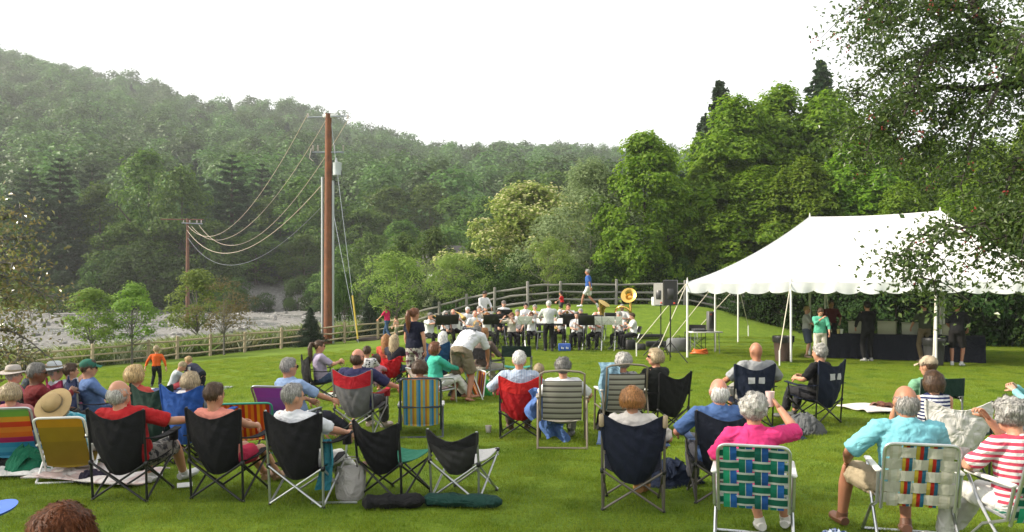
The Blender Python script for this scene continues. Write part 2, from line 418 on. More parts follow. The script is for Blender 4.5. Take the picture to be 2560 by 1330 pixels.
def pine_crown(rng, H, Rad, base, ls, layers=11, per=300, spruce=False):
    P, N, L = [], [], []; mb = MB(); mb.tube([V(0, 0, -.3), V(0, 0, H * .5), V(0, 0, H * .97)], [H * .018, H * .011, H * .002], 7)
    for i in range(layers):
        t = i / (layers - 1); z = base + (H - base) * t * .97; Ln = Rad * ((1 - t) ** (.9 if spruce else .65) + .06) * rng.uniform(.8, 1.15)
        nb = max(4, int(7 - 3 * t)) + (3 if spruce else 0)
        for b in range(nb):
            az = 6.283 * b / nb + rng.uniform(-.4, .4) + i; l = Ln * rng.uniform(.6, 1.15); d = V(math.cos(az), math.sin(az), 0); sd_ = V(-d[1], d[0], 0)
            n = int(per * l / Rad) + (6 if not spruce else 16); s = rng.uniform(.12, 1, n) ** .8
            rise = (-.30 * s + .18 * s ** 2) if spruce else (-.05 * s + .22 * s ** 2)
            wd = l * (.34 if not spruce else .26) * (1 - .65 * s) * rng.uniform(-1, 1, n)
            p = np.outer(s * l, d) + np.outer(wd, sd_); p[:, 2] += z + rise * l + (rng.normal(size=n) * l * .045 if not spruce else rng.uniform(-.75, .75, n) * (H - base) / layers + rng.normal(size=n) * l * .05)
            P.append(p); N.append(np.array([0, 0, 1]) + rng.normal(size=(n, 3)) * (.45 if not spruce else .7)); L.append(ls * rng.uniform(.6, 1.3, n))
            if b % 2 == 0: mb.tube([V(0, 0, z), V(0, 0, z) + d * l * .7 + V(0, 0, l * (.05 if not spruce else -.12))], [H * .004, H * .0015], 4)
    return np.vstack(P), np.vstack(N), np.concatenate(L), mb

BARK = plain((.105, .080, .060), .9, 0, .35, 6, .6)
BARK_GREY = plain((.17, .155, .135), .9, 0, .35, 6, .6)
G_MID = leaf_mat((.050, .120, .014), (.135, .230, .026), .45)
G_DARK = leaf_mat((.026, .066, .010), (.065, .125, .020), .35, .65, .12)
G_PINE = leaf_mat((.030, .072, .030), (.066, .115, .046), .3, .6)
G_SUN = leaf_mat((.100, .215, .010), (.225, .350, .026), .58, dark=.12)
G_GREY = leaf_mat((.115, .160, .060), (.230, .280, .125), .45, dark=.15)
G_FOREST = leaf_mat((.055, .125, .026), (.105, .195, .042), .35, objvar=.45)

def mk_proto(kind, seed, H, Rad, base, **k):
    rng = np.random.default_rng(seed)
    if kind in ('pine', 'spruce'):
        P, N, L, mb = pine_crown(rng, H, Rad, base, k['ls'], k.get('layers', 11), k.get('per', 300), kind == 'spruce')
        return leaf_mesh('crown', P, N, L, k.get('aspect', 2.2), rng), mb.mesh('trunk')
    P, N, L, cs = broad_crown(rng, H, Rad, base, k['nc'], k['per'], k['ls'], k.get('top', .62), k.get('clump', .30), k.get('flat', .8), k.get('droop', 0), k.get('lo', .5), k.get('rnd', .5))
    return leaf_mesh('crown', P, N, L, k.get('aspect', 1.6), rng), limbs(rng, H, max(base, H * .12), cs, k.get('r0', H * .018), k.get('nl', 14)).mesh('trunk')

def plant_tree(name, proto, mat, loc, sc=1.0, rz=0.0, label='', group=None, bark=None, cat='tree', zs=None):
    t = thing(name, label, cat, loc, rz, group); t.scale = (sc, sc, zs or sc)
    cr, tr = proto
    o = bpy.data.objects.new('crown', cr); link(o, t)
    if len(cr.materials) == 0: cr.materials.append(mat)
    o2 = bpy.data.objects.new('trunk', tr); link(o2, t)
    if len(tr.materials) == 0: tr.materials.append(bark or BARK)
    return t

# ------------------------------------------------------------------ the wooded hill (one far mass)
rng = np.random.default_rng(5)
fp = []
for k in range(7):
    if k < 6:
        P_, N_, L_, cs_ = broad_crown(np.random.default_rng(20 + k), 15, 5.6, 1.0, 36, 34, .80, .75, .36, .8, rnd=1.3); q = leaf_mesh('crown', P_, N_, L_, 1.4, rng)
        fp.append((q, G_FOREST))
    else:
        q, _ = mk_proto('spruce', 30 + k, 13, 4.2, 1, ls=.9, layers=16, per=24); fp.append((q, leaf_mat((.018, .046, .020), (.042, .080, .034), .25, objvar=.35)))
FOREST = proto_collection('forest_sources', fp)
pts, scl = [], []
yy = 138.0
while yy < 455:
    stp = 6.0 + (yy - 138) * .003
    for xx in np.arange(-.80 * yy - 15, .55 * yy + 15, stp):
        x_, y_ = xx + rng.uniform(-2.4, 2.4), yy + rng.uniform(-2.4, 2.4)
        pts.append((x_, y_, Z(x_, y_) - .6)); scl.append(rng.uniform(.75, 1.45))
    yy += stp * .95
scatter('forest', pts, scl, FOREST, 'far wooded hillside, mixed leafy and pine crowns under haze', 'forest', 3)
# ------------------------------------------------------------------ trees one can tell apart
PB = [mk_proto('broad', 101 + k, 14, 4.6, .6, nc=60, per=95, ls=.42, clump=.27, lo=.45) for k in range(3)]
PBU = [mk_proto('broad', 121 + k, 4.0, 2.6, .1, nc=40, per=95, ls=.24, clump=.30, top=.8) for k in range(2)]
PP = [mk_proto('pine', 131 + k, 20, 5.2, 2.0, ls=.58, layers=19, per=300, aspect=2.2) for k in range(2)]
PS = [mk_proto('spruce', 141, 16, 3.4, .6, ls=.42, layers=30, per=130, aspect=2.2)]
def far_tree(px, d, top_py, width_px, kind, label, group, rz=0, name='tree', base_py=None):
    """tree standing on the ground at distance d, as tall and wide as it shows"""
    x, y, z = at(px, d); H = CAMZ + (HOR - top_py) / F * d - z; Wd = width_px / F * d / 2
    pr, mt, h0, r0 = {'b0': (PB[0], G_MID, 14, 4.6), 'b1': (PB[1], G_MID, 14, 4.6), 'b2': (PB[2], G_MID, 14, 4.6), 'p0': (PP[0], G_PINE, 20, 5.2), 'p1': (PP[1], G_PINE, 20, 5.2),
                      's': (PS[0], G_PINE, 16, 3.4), 'u0': (PBU[0], G_DARK, 4, 2.6), 'u1': (PBU[1], G_DARK, 4, 2.6)}[kind]
    return plant_tree(name, pr, mt, (x, y, z - .1), 1.22 * Wd / r0, rz, label, group, zs=1.06 * H / h0, cat='bush' if kind[0] == 'u' else 'tree')
LB = 'leafy green tree in the wood across the river'; GB = 'leafy trees across the river'
LP_ = 'dark layered pine in the wood across the river'; GP = 'pines across the river'
LU = 'dark rounded bush on the far river bank'; GU = 'bushes along the far river bank'
rr = random.Random(4)
OWN = {372: 'tall double-crowned leafy tree beside the layered pine across the river', 455: 'leafy tree directly behind the distant utility pole', 745: 'leafy tree behind the overhead wires near the tall pole', 830: 'leafy tree whose crown shows right behind the tall utility pole', 980: 'rounded leafy tree across the river above the airy young tree', 1150: 'leafy tree across the river beside the blossoming tree'}
for px, d, tp, wd, kd in [
    (372, 108, 392, 175, 'b0'), (250, 112, 470, 150, 'b2'), (455, 106, 430, 150, 'b1'), (30, 124, 520, 170, 'b1'), (-60, 118, 470, 200, 'b0'),
    (670, 128, 505, 150, 'b2'), (745, 122, 455, 165, 'b0'), (830, 120, 500, 150, 'b1'), (905, 118, 530, 140, 'b2'), (980, 128, 478, 180, 'b0'),
    (1075, 132, 468, 150, 'b1'), (1150, 122, 500, 170, 'b2'), (1210, 112, 500, 150, 'b1'), (1010, 105, 560, 150, 'b0'), (925, 92, 590, 120, 'b1'), (1120, 100, 580, 150, 'b2'),
    (1290, 135, 445, 160, 'b0'), (1390, 128, 440, 170, 'b1'), (1480, 140, 430, 170, 'b2'), (640, 112, 585, 130, 'b1'), (540, 116, 560, 130, 'b2'), (860, 98, 620, 120, 'b0'),
    (320, 104, 560, 160, 'b1'), (410, 103, 570, 150, 'b2'), (760, 110, 590, 110, 'b1')]:
    far_tree(px, d, tp, wd, kd, OWN.get(px, LB), None if px in OWN else GB, rr.uniform(0, 6))
for px, d, tp, wd, kd in [(150, 108, 408, 205, 'p0'), (580, 122, 398, 190, 'p1'), (75, 122, 430, 170, 'p1'), (230, 128, 420, 140, 'p0'), (655, 136, 420, 130, 'p0'), (500, 132, 440, 130, 'p1'),
    (830, 145, 410, 120, 'p0'), (-40, 108, 560, 150, 'p1'), (700, 118, 540, 120, 'p1'), (480, 112, 520, 130, 'p0')]:
    far_tree(px, d, tp, wd, kd, LP_, GP, rr.uniform(0, 6), 'pine_tree')
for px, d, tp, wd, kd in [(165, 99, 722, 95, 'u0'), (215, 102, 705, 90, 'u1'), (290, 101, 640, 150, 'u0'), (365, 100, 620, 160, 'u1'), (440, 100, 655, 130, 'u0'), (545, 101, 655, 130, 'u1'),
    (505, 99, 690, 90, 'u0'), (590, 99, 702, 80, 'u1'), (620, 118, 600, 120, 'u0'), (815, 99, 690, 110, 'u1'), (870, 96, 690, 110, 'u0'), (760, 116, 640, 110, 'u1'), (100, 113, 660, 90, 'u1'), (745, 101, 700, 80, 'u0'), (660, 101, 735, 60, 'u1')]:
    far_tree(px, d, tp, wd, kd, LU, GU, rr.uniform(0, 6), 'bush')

# near side of the river, right of the pole: mixed scrub behind the split-rail fence
P_WIL = mk_proto('broad', 151, 10, 3.2, .3, nc=120, per=170, ls=.19, clump=.23, aspect=2.4, droop=.5, r0=.08)
x, y, z = at(1478, 46); plant_tree('willow_tree', P_WIL, G_GREY, (x, y, z), 1.15, 1, 'grey-green willow between the blossoming tree and the bright maple', bark=BARK_GREY, zs=.86)
x, y, z = at(1120, 47); plant_tree('willow_tree', P_WIL, G_GREY, (x, y, z), .62, 2, 'low grey-green willow scrub behind the young crab apple by the fence', zs=.40)
P_CAT = mk_proto('broad', 152, 8.8, 3.9, .4, nc=105, per=150, ls=.27, clump=.25, flat=.65, r0=.12)
for px, d, sc_, zs_, lb in [(1085, 62, .8, .62, 'loose leafy tree screening the gable of the white house'), (1185, 60, .75, .52, 'leafy tree screening the wall of the white house'), (1010, 66, .8, .6, 'leafy tree behind the airy young tree')]:
    x, y, z = at(px, d); plant_tree('tree', PB[1], G_MID, (x, y, z), sc_ * .6, px, lb, zs=zs_)
x, y, z = at(1325, 55); ct = plant_tree('blossoming_tree', P_CAT, leaf_mat((.15, .22, .03), (.28, .34, .07), .5, dark=.1), (x, y, z), 1.28, .6, 'broad tree covered with cream blossom behind the band', zs=1.0)
rb = np.random.default_rng(152); Pb, Nb, Lb, cb = broad_crown(rb, 8.8, 3.9, .4, 105, 150, .20, .62, .25, .65)
kp = (Nb[:, 2] > .35) & (rb.random(len(Nb)) < .42); Pb, Nb, Lb = Pb[kp], Nb[kp], Lb[kp]; Pb[:, 2] += .14
blo = mesh_obj('blossom', leaf_mesh('blossom', Pb, Nb, Lb, 1.3, rb), leaf_mat((.44, .44, .18), (.62, .60, .32), .45, dark=.1), ct)
P_MAP = mk_proto('broad', 153, 8.8, 2.35, .35, nc=165, per=190, ls=.19, clump=.24, top=.72, r0=.15)
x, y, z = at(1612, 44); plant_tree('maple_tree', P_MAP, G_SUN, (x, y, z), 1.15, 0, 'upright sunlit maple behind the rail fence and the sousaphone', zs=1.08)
P_BOX = [mk_proto('broad', 154 + k, 12.5, 3.4, .3, nc=165, per=185, ls=.25, clump=.22, flat=.7, droop=.6, top=.7, r0=.18) for k in range(2)]
GBX = 'box elders behind the tent'
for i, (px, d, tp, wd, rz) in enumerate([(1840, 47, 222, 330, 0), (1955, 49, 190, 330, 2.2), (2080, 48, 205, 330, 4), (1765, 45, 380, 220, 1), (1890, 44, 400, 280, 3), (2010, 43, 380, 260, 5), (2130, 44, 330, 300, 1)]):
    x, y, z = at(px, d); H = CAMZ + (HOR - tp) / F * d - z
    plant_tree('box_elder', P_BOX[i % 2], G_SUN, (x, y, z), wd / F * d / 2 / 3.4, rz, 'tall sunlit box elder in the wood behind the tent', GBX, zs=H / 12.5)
for px, d, tp, wd in [(1800, 62, 200, 330), (2052, 66, 150, 380), (1762, 66, 290, 300)]:
    x, y, z = at(px, d); H = CAMZ + (HOR - tp) / F * d - z
    plant_tree('spruce_tree', PS[0], G_PINE, (x, y, z), wd / F * d / 2 / 3.4, px, 'dark spruce tip rising over the box elders', 'spruces over the box elders', zs=H / 16)
for i, (px, d, tp, wd) in enumerate([(2190, 46, 300, 260), (2330, 44, 330, 260), (2470, 42, 330, 260), (2600, 40, 250, 280), (2260, 40, 440, 230), (2420, 38, 450, 240), (2560, 36, 470, 240), (2720, 34, 300, 300), (2820, 30, 420, 300)]):
    x, y, z = at(px, d); H = CAMZ + (HOR - tp) / F * d - z
    plant_tree('shade_tree', P_BOX[i % 2], leaf_mat((.050, .115, .014), (.125, .215, .028), .5), (x, y, z), wd / F * d / 2 / 3.4, i, 'deep green shade tree in the thicket behind the tent', 'shade trees behind the tent', zs=H / 12.5)
PBT = [mk_proto('broad', 125 + k, 4.0, 2.6, .1, nc=40, per=95, ls=.24, clump=.30, top=.8) for k in range(2)]
G_SHADE = leaf_mat((.012, .034, .008), (.032, .068, .014), .2, .7, .1)  # leaf green darkened to paint in the deep shade behind the tent
LUT = 'dark leafy shrub in the shade behind the tent'
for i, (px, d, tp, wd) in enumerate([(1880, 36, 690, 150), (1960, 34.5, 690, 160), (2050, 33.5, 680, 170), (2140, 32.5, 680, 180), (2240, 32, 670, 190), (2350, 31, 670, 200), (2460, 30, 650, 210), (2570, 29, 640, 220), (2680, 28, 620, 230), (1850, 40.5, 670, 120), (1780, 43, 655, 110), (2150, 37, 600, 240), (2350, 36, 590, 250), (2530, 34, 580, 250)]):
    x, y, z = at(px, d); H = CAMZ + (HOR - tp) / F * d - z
    plant_tree('shrub', PBT[i % 2], G_SHADE, (x, y, z), wd / F * d / 2 / 2.4, i, LUT, 'shrubs behind the tent', zs=H / 3.9, cat='bush')
LUF = 'green shrub crowding the far side of the grey rail fence'
for i, (px, d, tp, wd) in enumerate([(1150, 45, 700, 110), (1240, 44, 705, 120), (1330, 43, 690, 110), (1420, 43, 655, 120), (1520, 43, 660, 120), (1640, 43.5, 640, 110), (1700, 43, 650, 100), (1080, 46, 715, 110), (1200, 48, 655, 150), (1300, 48, 640, 150), (860, 45, 690, 80), (1560, 46, 560, 150), (1030, 50, 690, 120), (960, 47, 700, 110)]):
    x, y, z = at(px, d); H = CAMZ + (HOR - tp) / F * d - z
    plant_tree('shrub', PBU[i % 2], G_MID, (x, y, z), wd / F * d / 2 / 2.4, i * 2, LUF, 'shrubs beyond the rail fence', zs=H / 3.9, cat='bush')

# young trees on the lawn edge
P_SAP = [mk_proto('broad', 160 + k, 3.0, .92, .95, nc=46, per=95, ls=.085, clump=.30, top=.75, r0=.035, nl=20) for k in range(2)]
def sapling(px, d, tp, wd, k, mat, label, rz=0, name='young_tree', proto=None, h0=3.0, r0=.92):
    x, y, z = at(px, d); H = CAMZ + (HOR - tp) / F * d - z
    return plant_tree(name, proto or P_SAP[k], mat, (x, y, z), 1.2 * wd / F * d / 2 / r0, rz, label, zs=1.05 * H / h0, bark=BARK_GREY)
sapling(230, 33.5, 733, 118, 0, leaf_mat((.13, .23, .03), (.24, .34, .06), .5, dark=.1), 'young round-headed tree nearest the stony river', 0)
sapling(330, 33.5, 722, 112, 1, leaf_mat((.11, .22, .024), (.22, .33, .05), .5, dark=.1), 'young pointed lollipop tree beside the end of the fence', 1)
sapling(492, 40, 688, 128, 0, leaf_mat((.12, .22, .024), (.23, .33, .05), .5, dark=.1), 'dense young green tree behind the brownish crab apple', 2)
P_SP2 = mk_proto('broad', 165, 3.2, 1.3, 1.1, nc=34, per=48, ls=.085, clump=.22, top=.7, r0=.035, nl=26)
sapling(560, 35.5, 706, 150, 0, leaf_mat((.11, .085, .03), (.20, .17, .06), .45), 'sparse bronze-leaved crab apple in front of the fence', 1, 'crab_apple', P_SP2, 3.2, 1.3)
P_SP3 = mk_proto('broad', 166, 4.0, 1.65, 1.3, nc=60, per=70, ls=.10, clump=.22, top=.72, r0=.04, nl=26)
sapling(992, 37, 638, 178, 0, leaf_mat((.13, .22, .035), (.25, .34, .07), .5, dark=.1), 'airy young tree beside the walking woman in magenta', 0, 'young_tree', P_SP3, 4.0, 1.65)
sapling(1140, 42, 640, 150, 0, leaf_mat((.075, .085, .045), (.14, .145, .075), .4), 'twiggy grey-brown young tree behind the left of the band', 2, 'young_tree', P_SP3, 4.0, 1.65)
sapling(1370, 39.2, 600, 130, 0, leaf_mat((.10, .085, .05), (.17, .15, .08), .4), 'purplish brown young tree at the bend of the grey fence', 4, 'young_tree', P_SP3, 4.0, 1.65)
P_SPR = mk_proto('spruce', 170, 1.75, .78, .03, ls=.075, layers=24, per=120, aspect=3)
for px, d, tp, wd, lb in [(776, 38.3, 768, 84, 'small dense dark spruce at the foot of the utility pole'), (925, 42, 728, 78, 'dark young spruce on a mulch ring behind the walking woman'), (1088, 43.5, 745, 62, 'dark young spruce behind the trombone players')]:
    x, y, z = at(px, d); H = CAMZ + (HOR - tp) / F * d - z
    plant_tree('spruce', P_SPR, leaf_mat((.012, .034, .014), (.030, .062, .026), .15), (x, y, z), wd / F * d / 2 / .72, px, lb, zs=H / 1.75)
x, y, z = at(938, 40); tag(MB().ell((x, y, z), (1.0, .9, .16), 16, 6).build('mulch_bed', plain((.05, .03, .02), .95, 0, .4, 20, .8)), 'dark brown mulch ring round the young spruce', 'mulch')

# ------------------------------------------------------------------ crab apple hanging in from the right, bronze tree on the left edge
def near_tree(name, label, base, mains, mat, seed, nleaf, ls, bark, berries=None, spread=.32, twig=.55):
    """limbs given as point lists; twigs and leaves grow off them"""
    rng = np.random.default_rng(seed); t = thing(name, label, 'tree', base); b = np.array(base)
    mb = MB(); P, N, L, BP = [], [], [], []
    for pts_, r0, r1, dens in mains:
        q = [np.array(p, float) - b for p in pts_]
        # smooth the limb
        s = []
        for i in range(len(q) - 1):
            for k in range(4):
                f = k / 4; p0, p1, p2, p3 = q[max(i - 1, 0)], q[i], q[i + 1], q[min(i + 2, len(q) - 1)]
                s.append(.5 * ((2 * p1) + (p2 - p0) * f + (2 * p0 - 5 * p1 + 4 * p2 - p3) * f ** 2 + (-p0 + 3 * p1 - 3 * p2 + p3) * f ** 3))
        s.append(q[-1]); n = len(s)
        mb.tube(s, [r0 + (r1 - r0) * i / (n - 1) for i in range(n)], 7)
        if dens <= 0: continue
        ln = sum(np.linalg.norm(s[i + 1] - s[i]) for i in range(n - 1))
        for k in range(int(ln * dens)):
            f = rng.uniform(.08, 1) * (n - 1); i = min(int(f), n - 2); p = s[i] + (s[i + 1] - s[i]) * (f - i)
            d = unit(rng, 1)[0]; d[2] = d[2] * .6 - .25; tl = twig * rng.uniform(.4, 1.3); e = p + d * tl + V(0, 0, -.2 * tl); m_ = (p + e) / 2 + V(0, 0, .06)
            mb.tube([p, m_, e], [.010, .006, .003], 4)
            m = int(nleaf * tl / twig); u = rng.uniform(.2, 1.05, (m, 1)); lp = p + (e - p) * u + rng.normal(size=(m, 3)) * spread * .35 * (.4 + u)
            P.append(lp); N.append(rng.normal(size=(m, 3)) * .7 + np.array([0, 0, .5])); L.append(ls * rng.uniform(.6, 1.25, m))
            if berries and rng.random() < .22: BP.append(e + rng.normal(size=3) * .05)
    mb.build('trunk', bark, t)
    mesh_obj('crown', leaf_mesh('crown', np.vstack(P), np.vstack(N), np.concatenate(L), 1.75, rng), mat, t)
    if berries and BP:
        bm = MB()
        for p in BP:
            for j in range(4): bm.ell(p + rng.normal(size=3) * .035 + V(0, 0, -.05), (.012, .012, .012), 5, 4)
        o = bm.build('fruit', berries, t); o['kind'] = 'stuff'
    return t
def w3(px, py, d): return ((px - 1280) / F * d, d, CAMZ + (HOR - py) / F * d)
D = 10.5
mains = [
    ([(8.6, 10.9, 0), (8.4, 10.8, 1.6), (7.7, 10.7, 3.3), w3(2600, 205, D)], .22, .12, 0),
    ([w3(2600, 205, D), w3(2545, 140, D), w3(2470, 85, D), w3(2435, 10, D), w3(2400, -90, D)], .11, .04, 14),
    ([w3(2470, 88, D), w3(2390, 95, D - .3), w3(2320, 130, D - .5), w3(2285, 210, D - .7), w3(2260, 290, D - .8)], .055, .012, 14),
    ([w3(2465, 95, D), w3(2380, 110, D + .2), w3(2310, 180, D + .5), w3(2290, 260, D + .6)], .05, .012, 14),
    ([w3(2600, 205, D), w3(2500, 215, D + .2), w3(2430, 225, D + .3), w3(2350, 220, D + .5), w3(2270, 270, D + .8), w3(2190, 330, D + 1)], .075, .012, 14),
    ([w3(2500, 216, D), w3(2440, 320, D - .5), w3(2420, 400, D - .7), w3(2400, 470, D - .8)], .025, .006, 10),
    ([w3(2430, 20, D), w3(2330, 10, D + .3), w3(2230, 50, D + .5), w3(2170, 60, D + .8), w3(2130, 110, D + .8)], .03, .006, 17),
    ([w3(2440, 60, D), w3(2300, -40, D - .4), w3(2210, -20, D - .6), w3(2150, 20, D - .6)], .03, .006, 15),
    ([w3(2330, 130, D), w3(2240, 150, D + .4), w3(2170, 200, D + .5), w3(2130, 250, D + .6)], .022, .005, 17),
    ([w3(2300, 230, D), w3(2220, 260, D - .2), w3(2180, 330, D - .3), w3(2165, 400, D - .4)], .018, .005, 16),
    ([w3(2430, 225, D), w3(2370, 300, D + .7), w3(2310, 360, D + 1), w3(2250, 390, D + 1)], .02, .005, 12),
    ([w3(2600, 205, D), w3(2620, 60, D - 1), w3(2580, -60, D - 1), w3(2500, -120, D - 1)], .06, .02, 12),
    ([w3(2620, 60, D - 1), w3(2560, 90, D - 2), w3(2535, 150, D - 2.2)], .02, .006, 10),
    ([w3(2650, 330, D), w3(2560, 380, D - .8), w3(2520, 460, D - 1), w3(2490, 520, D - 1.2)], .035, .008, 14),
    ([(8.4, 10.8, 1.9), w3(2700, 420, 9.6), w3(2580, 500, 9.2), w3(2500, 545, 9.0)], .05, .015, 10),
    ([w3(2580, 500, 9.2), w3(2520, 570, 8.9), w3(2520, 640, 8.8)], .02, .006, 10),
    ([w3(2620, 480, 9.2), w3(2570, 560, 8.7), w3(2560, 650, 8.6)], .02, .006, 9),
    ([w3(2500, 540, 9.0), w3(2420, 570, 8.8), w3(2350, 560, 8.7), w3(2310, 585, 8.6)], .018, .005, 7),
    ([w3(2400, 570, 8.8), w3(2330, 620, 8.6), w3(2300, 680, 8.5), w3(2285, 720, 8.5)], .012, .004, 8),
    ([w3(2350, 565, 8.7), w3(2285, 600, 8.5), w3(2260, 640, 8.4)], .012, .004, 9),
]
near_tree('crab_apple', 'large old crab apple with dark arching limbs and red fruit overhanging the tent', (8.6, 10.9, 0), mains,
          leaf_mat((.034, .070, .014), (.115, .165, .036), .45, .34, .5, .05, .15), 7, 84, .067, plain((.060, .048, .040), .9, 0, .4, 9, .7), plain((.22, .03, .02), .4), .36, .50)
D = 12.0
mains = [
    ([(-9.6, 13, -.1), (-9.5, 13, 1.2), (-9.3, 12.8, 2.6), (-9.0, 12.6, 3.6)], .11, .05, 0),
    ([(-9.3, 12.8, 2.6), w3(-60, 560, D), w3(20, 540, D), w3(60, 510, D)], .03, .005, 10),
    ([(-9.4, 12.9, 2.2), w3(-40, 610, D), w3(20, 600, D), w3(70, 590, D)], .03, .005, 9),
    ([(-9.5, 13, 1.8), w3(-60, 700, D), w3(20, 690, D), w3(80, 720, D), w3(130, 745, D)], .03, .005, 11),
    ([(-9.5, 13, 1.6), w3(-60, 760, D), w3(20, 745, D), w3(90, 770, D - .4)], .03, .005, 11),
    ([(-9.5, 13, 1.3), w3(-60, 840, D), w3(10, 825, D), w3(70, 850, D), w3(115, 890, D)], .03, .005, 12),
    ([(-9.5, 13, 1.1), w3(-60, 880, D), w3(20, 880, D), w3(60, 900, D)], .02, .005, 11),
    ([(-9.4, 12.9, 2.1), w3(-60, 650, D - .4), w3(0, 655, D - .4), w3(40, 660, D - .4)], .02, .005, 10),
    ([(-9.0, 12.6, 3.6), w3(-120, 480, D), w3(-60, 440, D)], .03, .006, 10),
]
near_tree('bronze_tree', 'bronze and red leaved small tree at the river side of the lawn', (-9.6, 13, -.1), mains,
          leaf_mat((.13, .18, .05), (.25, .19, .09), .45, .25, .6, .05, .1), 8, 20, .08, BARK_GREY, None, .4, .42)
# ------------------------------------------------------------------ split-rail fence
WOOD_NEW = plain((.46, .37, .25), .85, 0, .25, 8, .5); WOOD_OLD = plain((.28, .265, .24), .9, 0, .3, 8, .6)
def fence(name, label, pts_, mat, hp, rails, rp, rrail):
    o0 = pts_[0]; t = thing(name, label, 'fence', (o0[0], o0[1], Z(*o0))); B = V(o0[0], o0[1], Z(*o0)); r_ = random.Random(hp)
    G = [V(x, y, Z(x, y)) - B for x, y in pts_]
    for g_ in G:
        m = MB(); tl = V(r_.uniform(-.03, .03), r_.uniform(-.03, .03), hp + r_.uniform(-.05, .05))
        m.tube([g_ - V(0, 0, .15), g_ + tl * .98, g_ + tl], [rp, rp * .95, rp * .6], 7); m.build('post', mat, t)
    for a, b in zip(G[:-1], G[1:]):
        for h in rails:
            m = MB(); o = V(0, 0, 1); ja, jb = r_.uniform(-.04, .04), r_.uniform(-.04, .04)
            m.tube([a + o * (h + ja), (a + b) / 2 + o * (h + r_.uniform(-.04, .03)), b + o * (h + jb)], [rrail * .7, rrail, rrail * .7], 6, flat=1.25); m.build('rail', mat, t)
fence('rail_fence', 'pale new split-rail fence along the river edge of the lawn', [(-18.6, 30.2), (-16.9, 32.2), (-15.65, 34.4), (-14.65, 35), (-13.5, 35.8), (-12.26, 36.7), (-10.85, 37.6), (-9.35, 38.6), (-8.2, 39.2), (-6.6, 39.4), (-5.0, 39.0)], WOOD_NEW, .98, (.22, .52, .82), .068, .035)
fence('rail_fence', 'weathered grey split-rail fence climbing the bank behind the band', [(-4.8, 38.9), (-3.5, 38.4), (-2.15, 37.9), (-.83, 37.5), (.74, 37.4), (2.27, 37.8), (4.97, 38.2), (8.3, 38.5), (11.2, 38.8)], WOOD_OLD, 1.18, (.26, .62, .98), .07, .045)

# ------------------------------------------------------------------ utility poles and wires
GALV = metal('#9aa1a6', .45); PIPE = plain((.42, .45, .47), .5, .3, .12, 5); PWOOD = plain((.26, .085, .028), .8, 0, .45, 3.5, .6); PWOOD2 = plain((.22, .10, .055), .85, 0, .4, 3, .5)
px_, py_, pz_ = at(821, 39.3); PT = CAMZ + (HOR - 284) / F * 39.3 - pz_
up = thing('utility_pole', 'tall reddish wooden utility pole with grey transformer and pipes', 'utility pole', (px_, py_, pz_))
MB().tube([(0, 0, -.3), (0, 0, PT * .5), (0, 0, PT)], [.24, .20, .155], 14).build('pole', PWOOD, up)
def zpy(py): return CAMZ + (HOR - py) / F * 39.3 - pz_
for sx, top, yo in ((-.29, zpy(443), -.02), (.24, zpy(452), -.05)):
    MB().tube([(sx, yo, -.1), (sx, yo, top)], .062, 10).build('conduit', PIPE, up)
    for hh in (1.2, 3.4, 5.6): MB().box((sx * .8, yo, hh), (abs(sx) * .5, .05, .04)).build('bracket', GALV, up)
MB().box((.05, 0, PT - .12), (.62, .2, .18), bev=.03).build('pole_cap', plain((.8, .8, .78), .5), up)
def xarm(z, half, name, yaw=.0, sec=.11):
    c, s = math.cos(yaw), math.sin(yaw)
    a = MB().tube([(-half * c, -half * s - .05, z), (half * c, half * s - .05, z)], sec / 2, 6).build(name, GALV if sec < .1 else PWOOD2, up)
    return a
arm = xarm(PT - .16, 1.05, 'crossarm', -.15, .07); arm2 = xarm(zpy(381), .78, 'crossarm', 0, .08)
INS = plain((.45, .40, .36), .3)
for ax, z in ((-1.03, PT - .16), (1.0, PT - .3)):
    m = MB(); m.tube([(ax, -.05 - .15 * ax, z), (ax, -.05 - .15 * ax, z + .1), (ax, -.05 - .15 * ax, z + .2)], [.03, .05, .03], 8); m.build('insulator', INS, up)
for ax in (-.74, -.5, .3, .74):
    m = MB(); z = zpy(381)
    for k in range(4): m.tube([(ax, -.05, z + .06 + k * .07), (ax, -.05, z + .09 + k * .07), (ax, -.05, z + .12 + k * .07)], [.025, .06, .025], 8)
    m.build('cutout', INS, up)
MB().tube([(-.82, -.1, zpy(372)), (-.9, -.12, zpy(396)), (-.72, -.12, zpy(404))], .02, 5).build('fuse_holder', INS, up)
tz0, tz1 = zpy(441), zpy(408)
m = MB(); m.tube([(.46, -.1, tz0), (.46, -.1, tz0 + .04), (.46, -.1, tz1 - .04), (.46, -.1, tz1), (.46, -.1, tz1 + .03)], [.17, .215, .215, .225, .12], 16)
tr_ = m.build('transformer', plain((.42, .46, .48), .45, .1, .1, 5), up)
MB().tube([(.40, -.1, tz1), (.40, -.1, tz1 + .12), (.40, -.1, tz1 + .24)], [.07, .06, .05], 10).build('bushing', plain((.5, .52, .53), .35), tr_)
MB().tube([(.62, -.15, tz1 - .2), (.72, -.18, tz0 - .1), (.58, -.15, tz0 - .35), (.3, -.1, zpy(452))], .02, 5).build('lead', plain((.05, .05, .05), .5), tr_)
BLK = plain((.012, .012, .013), .5)
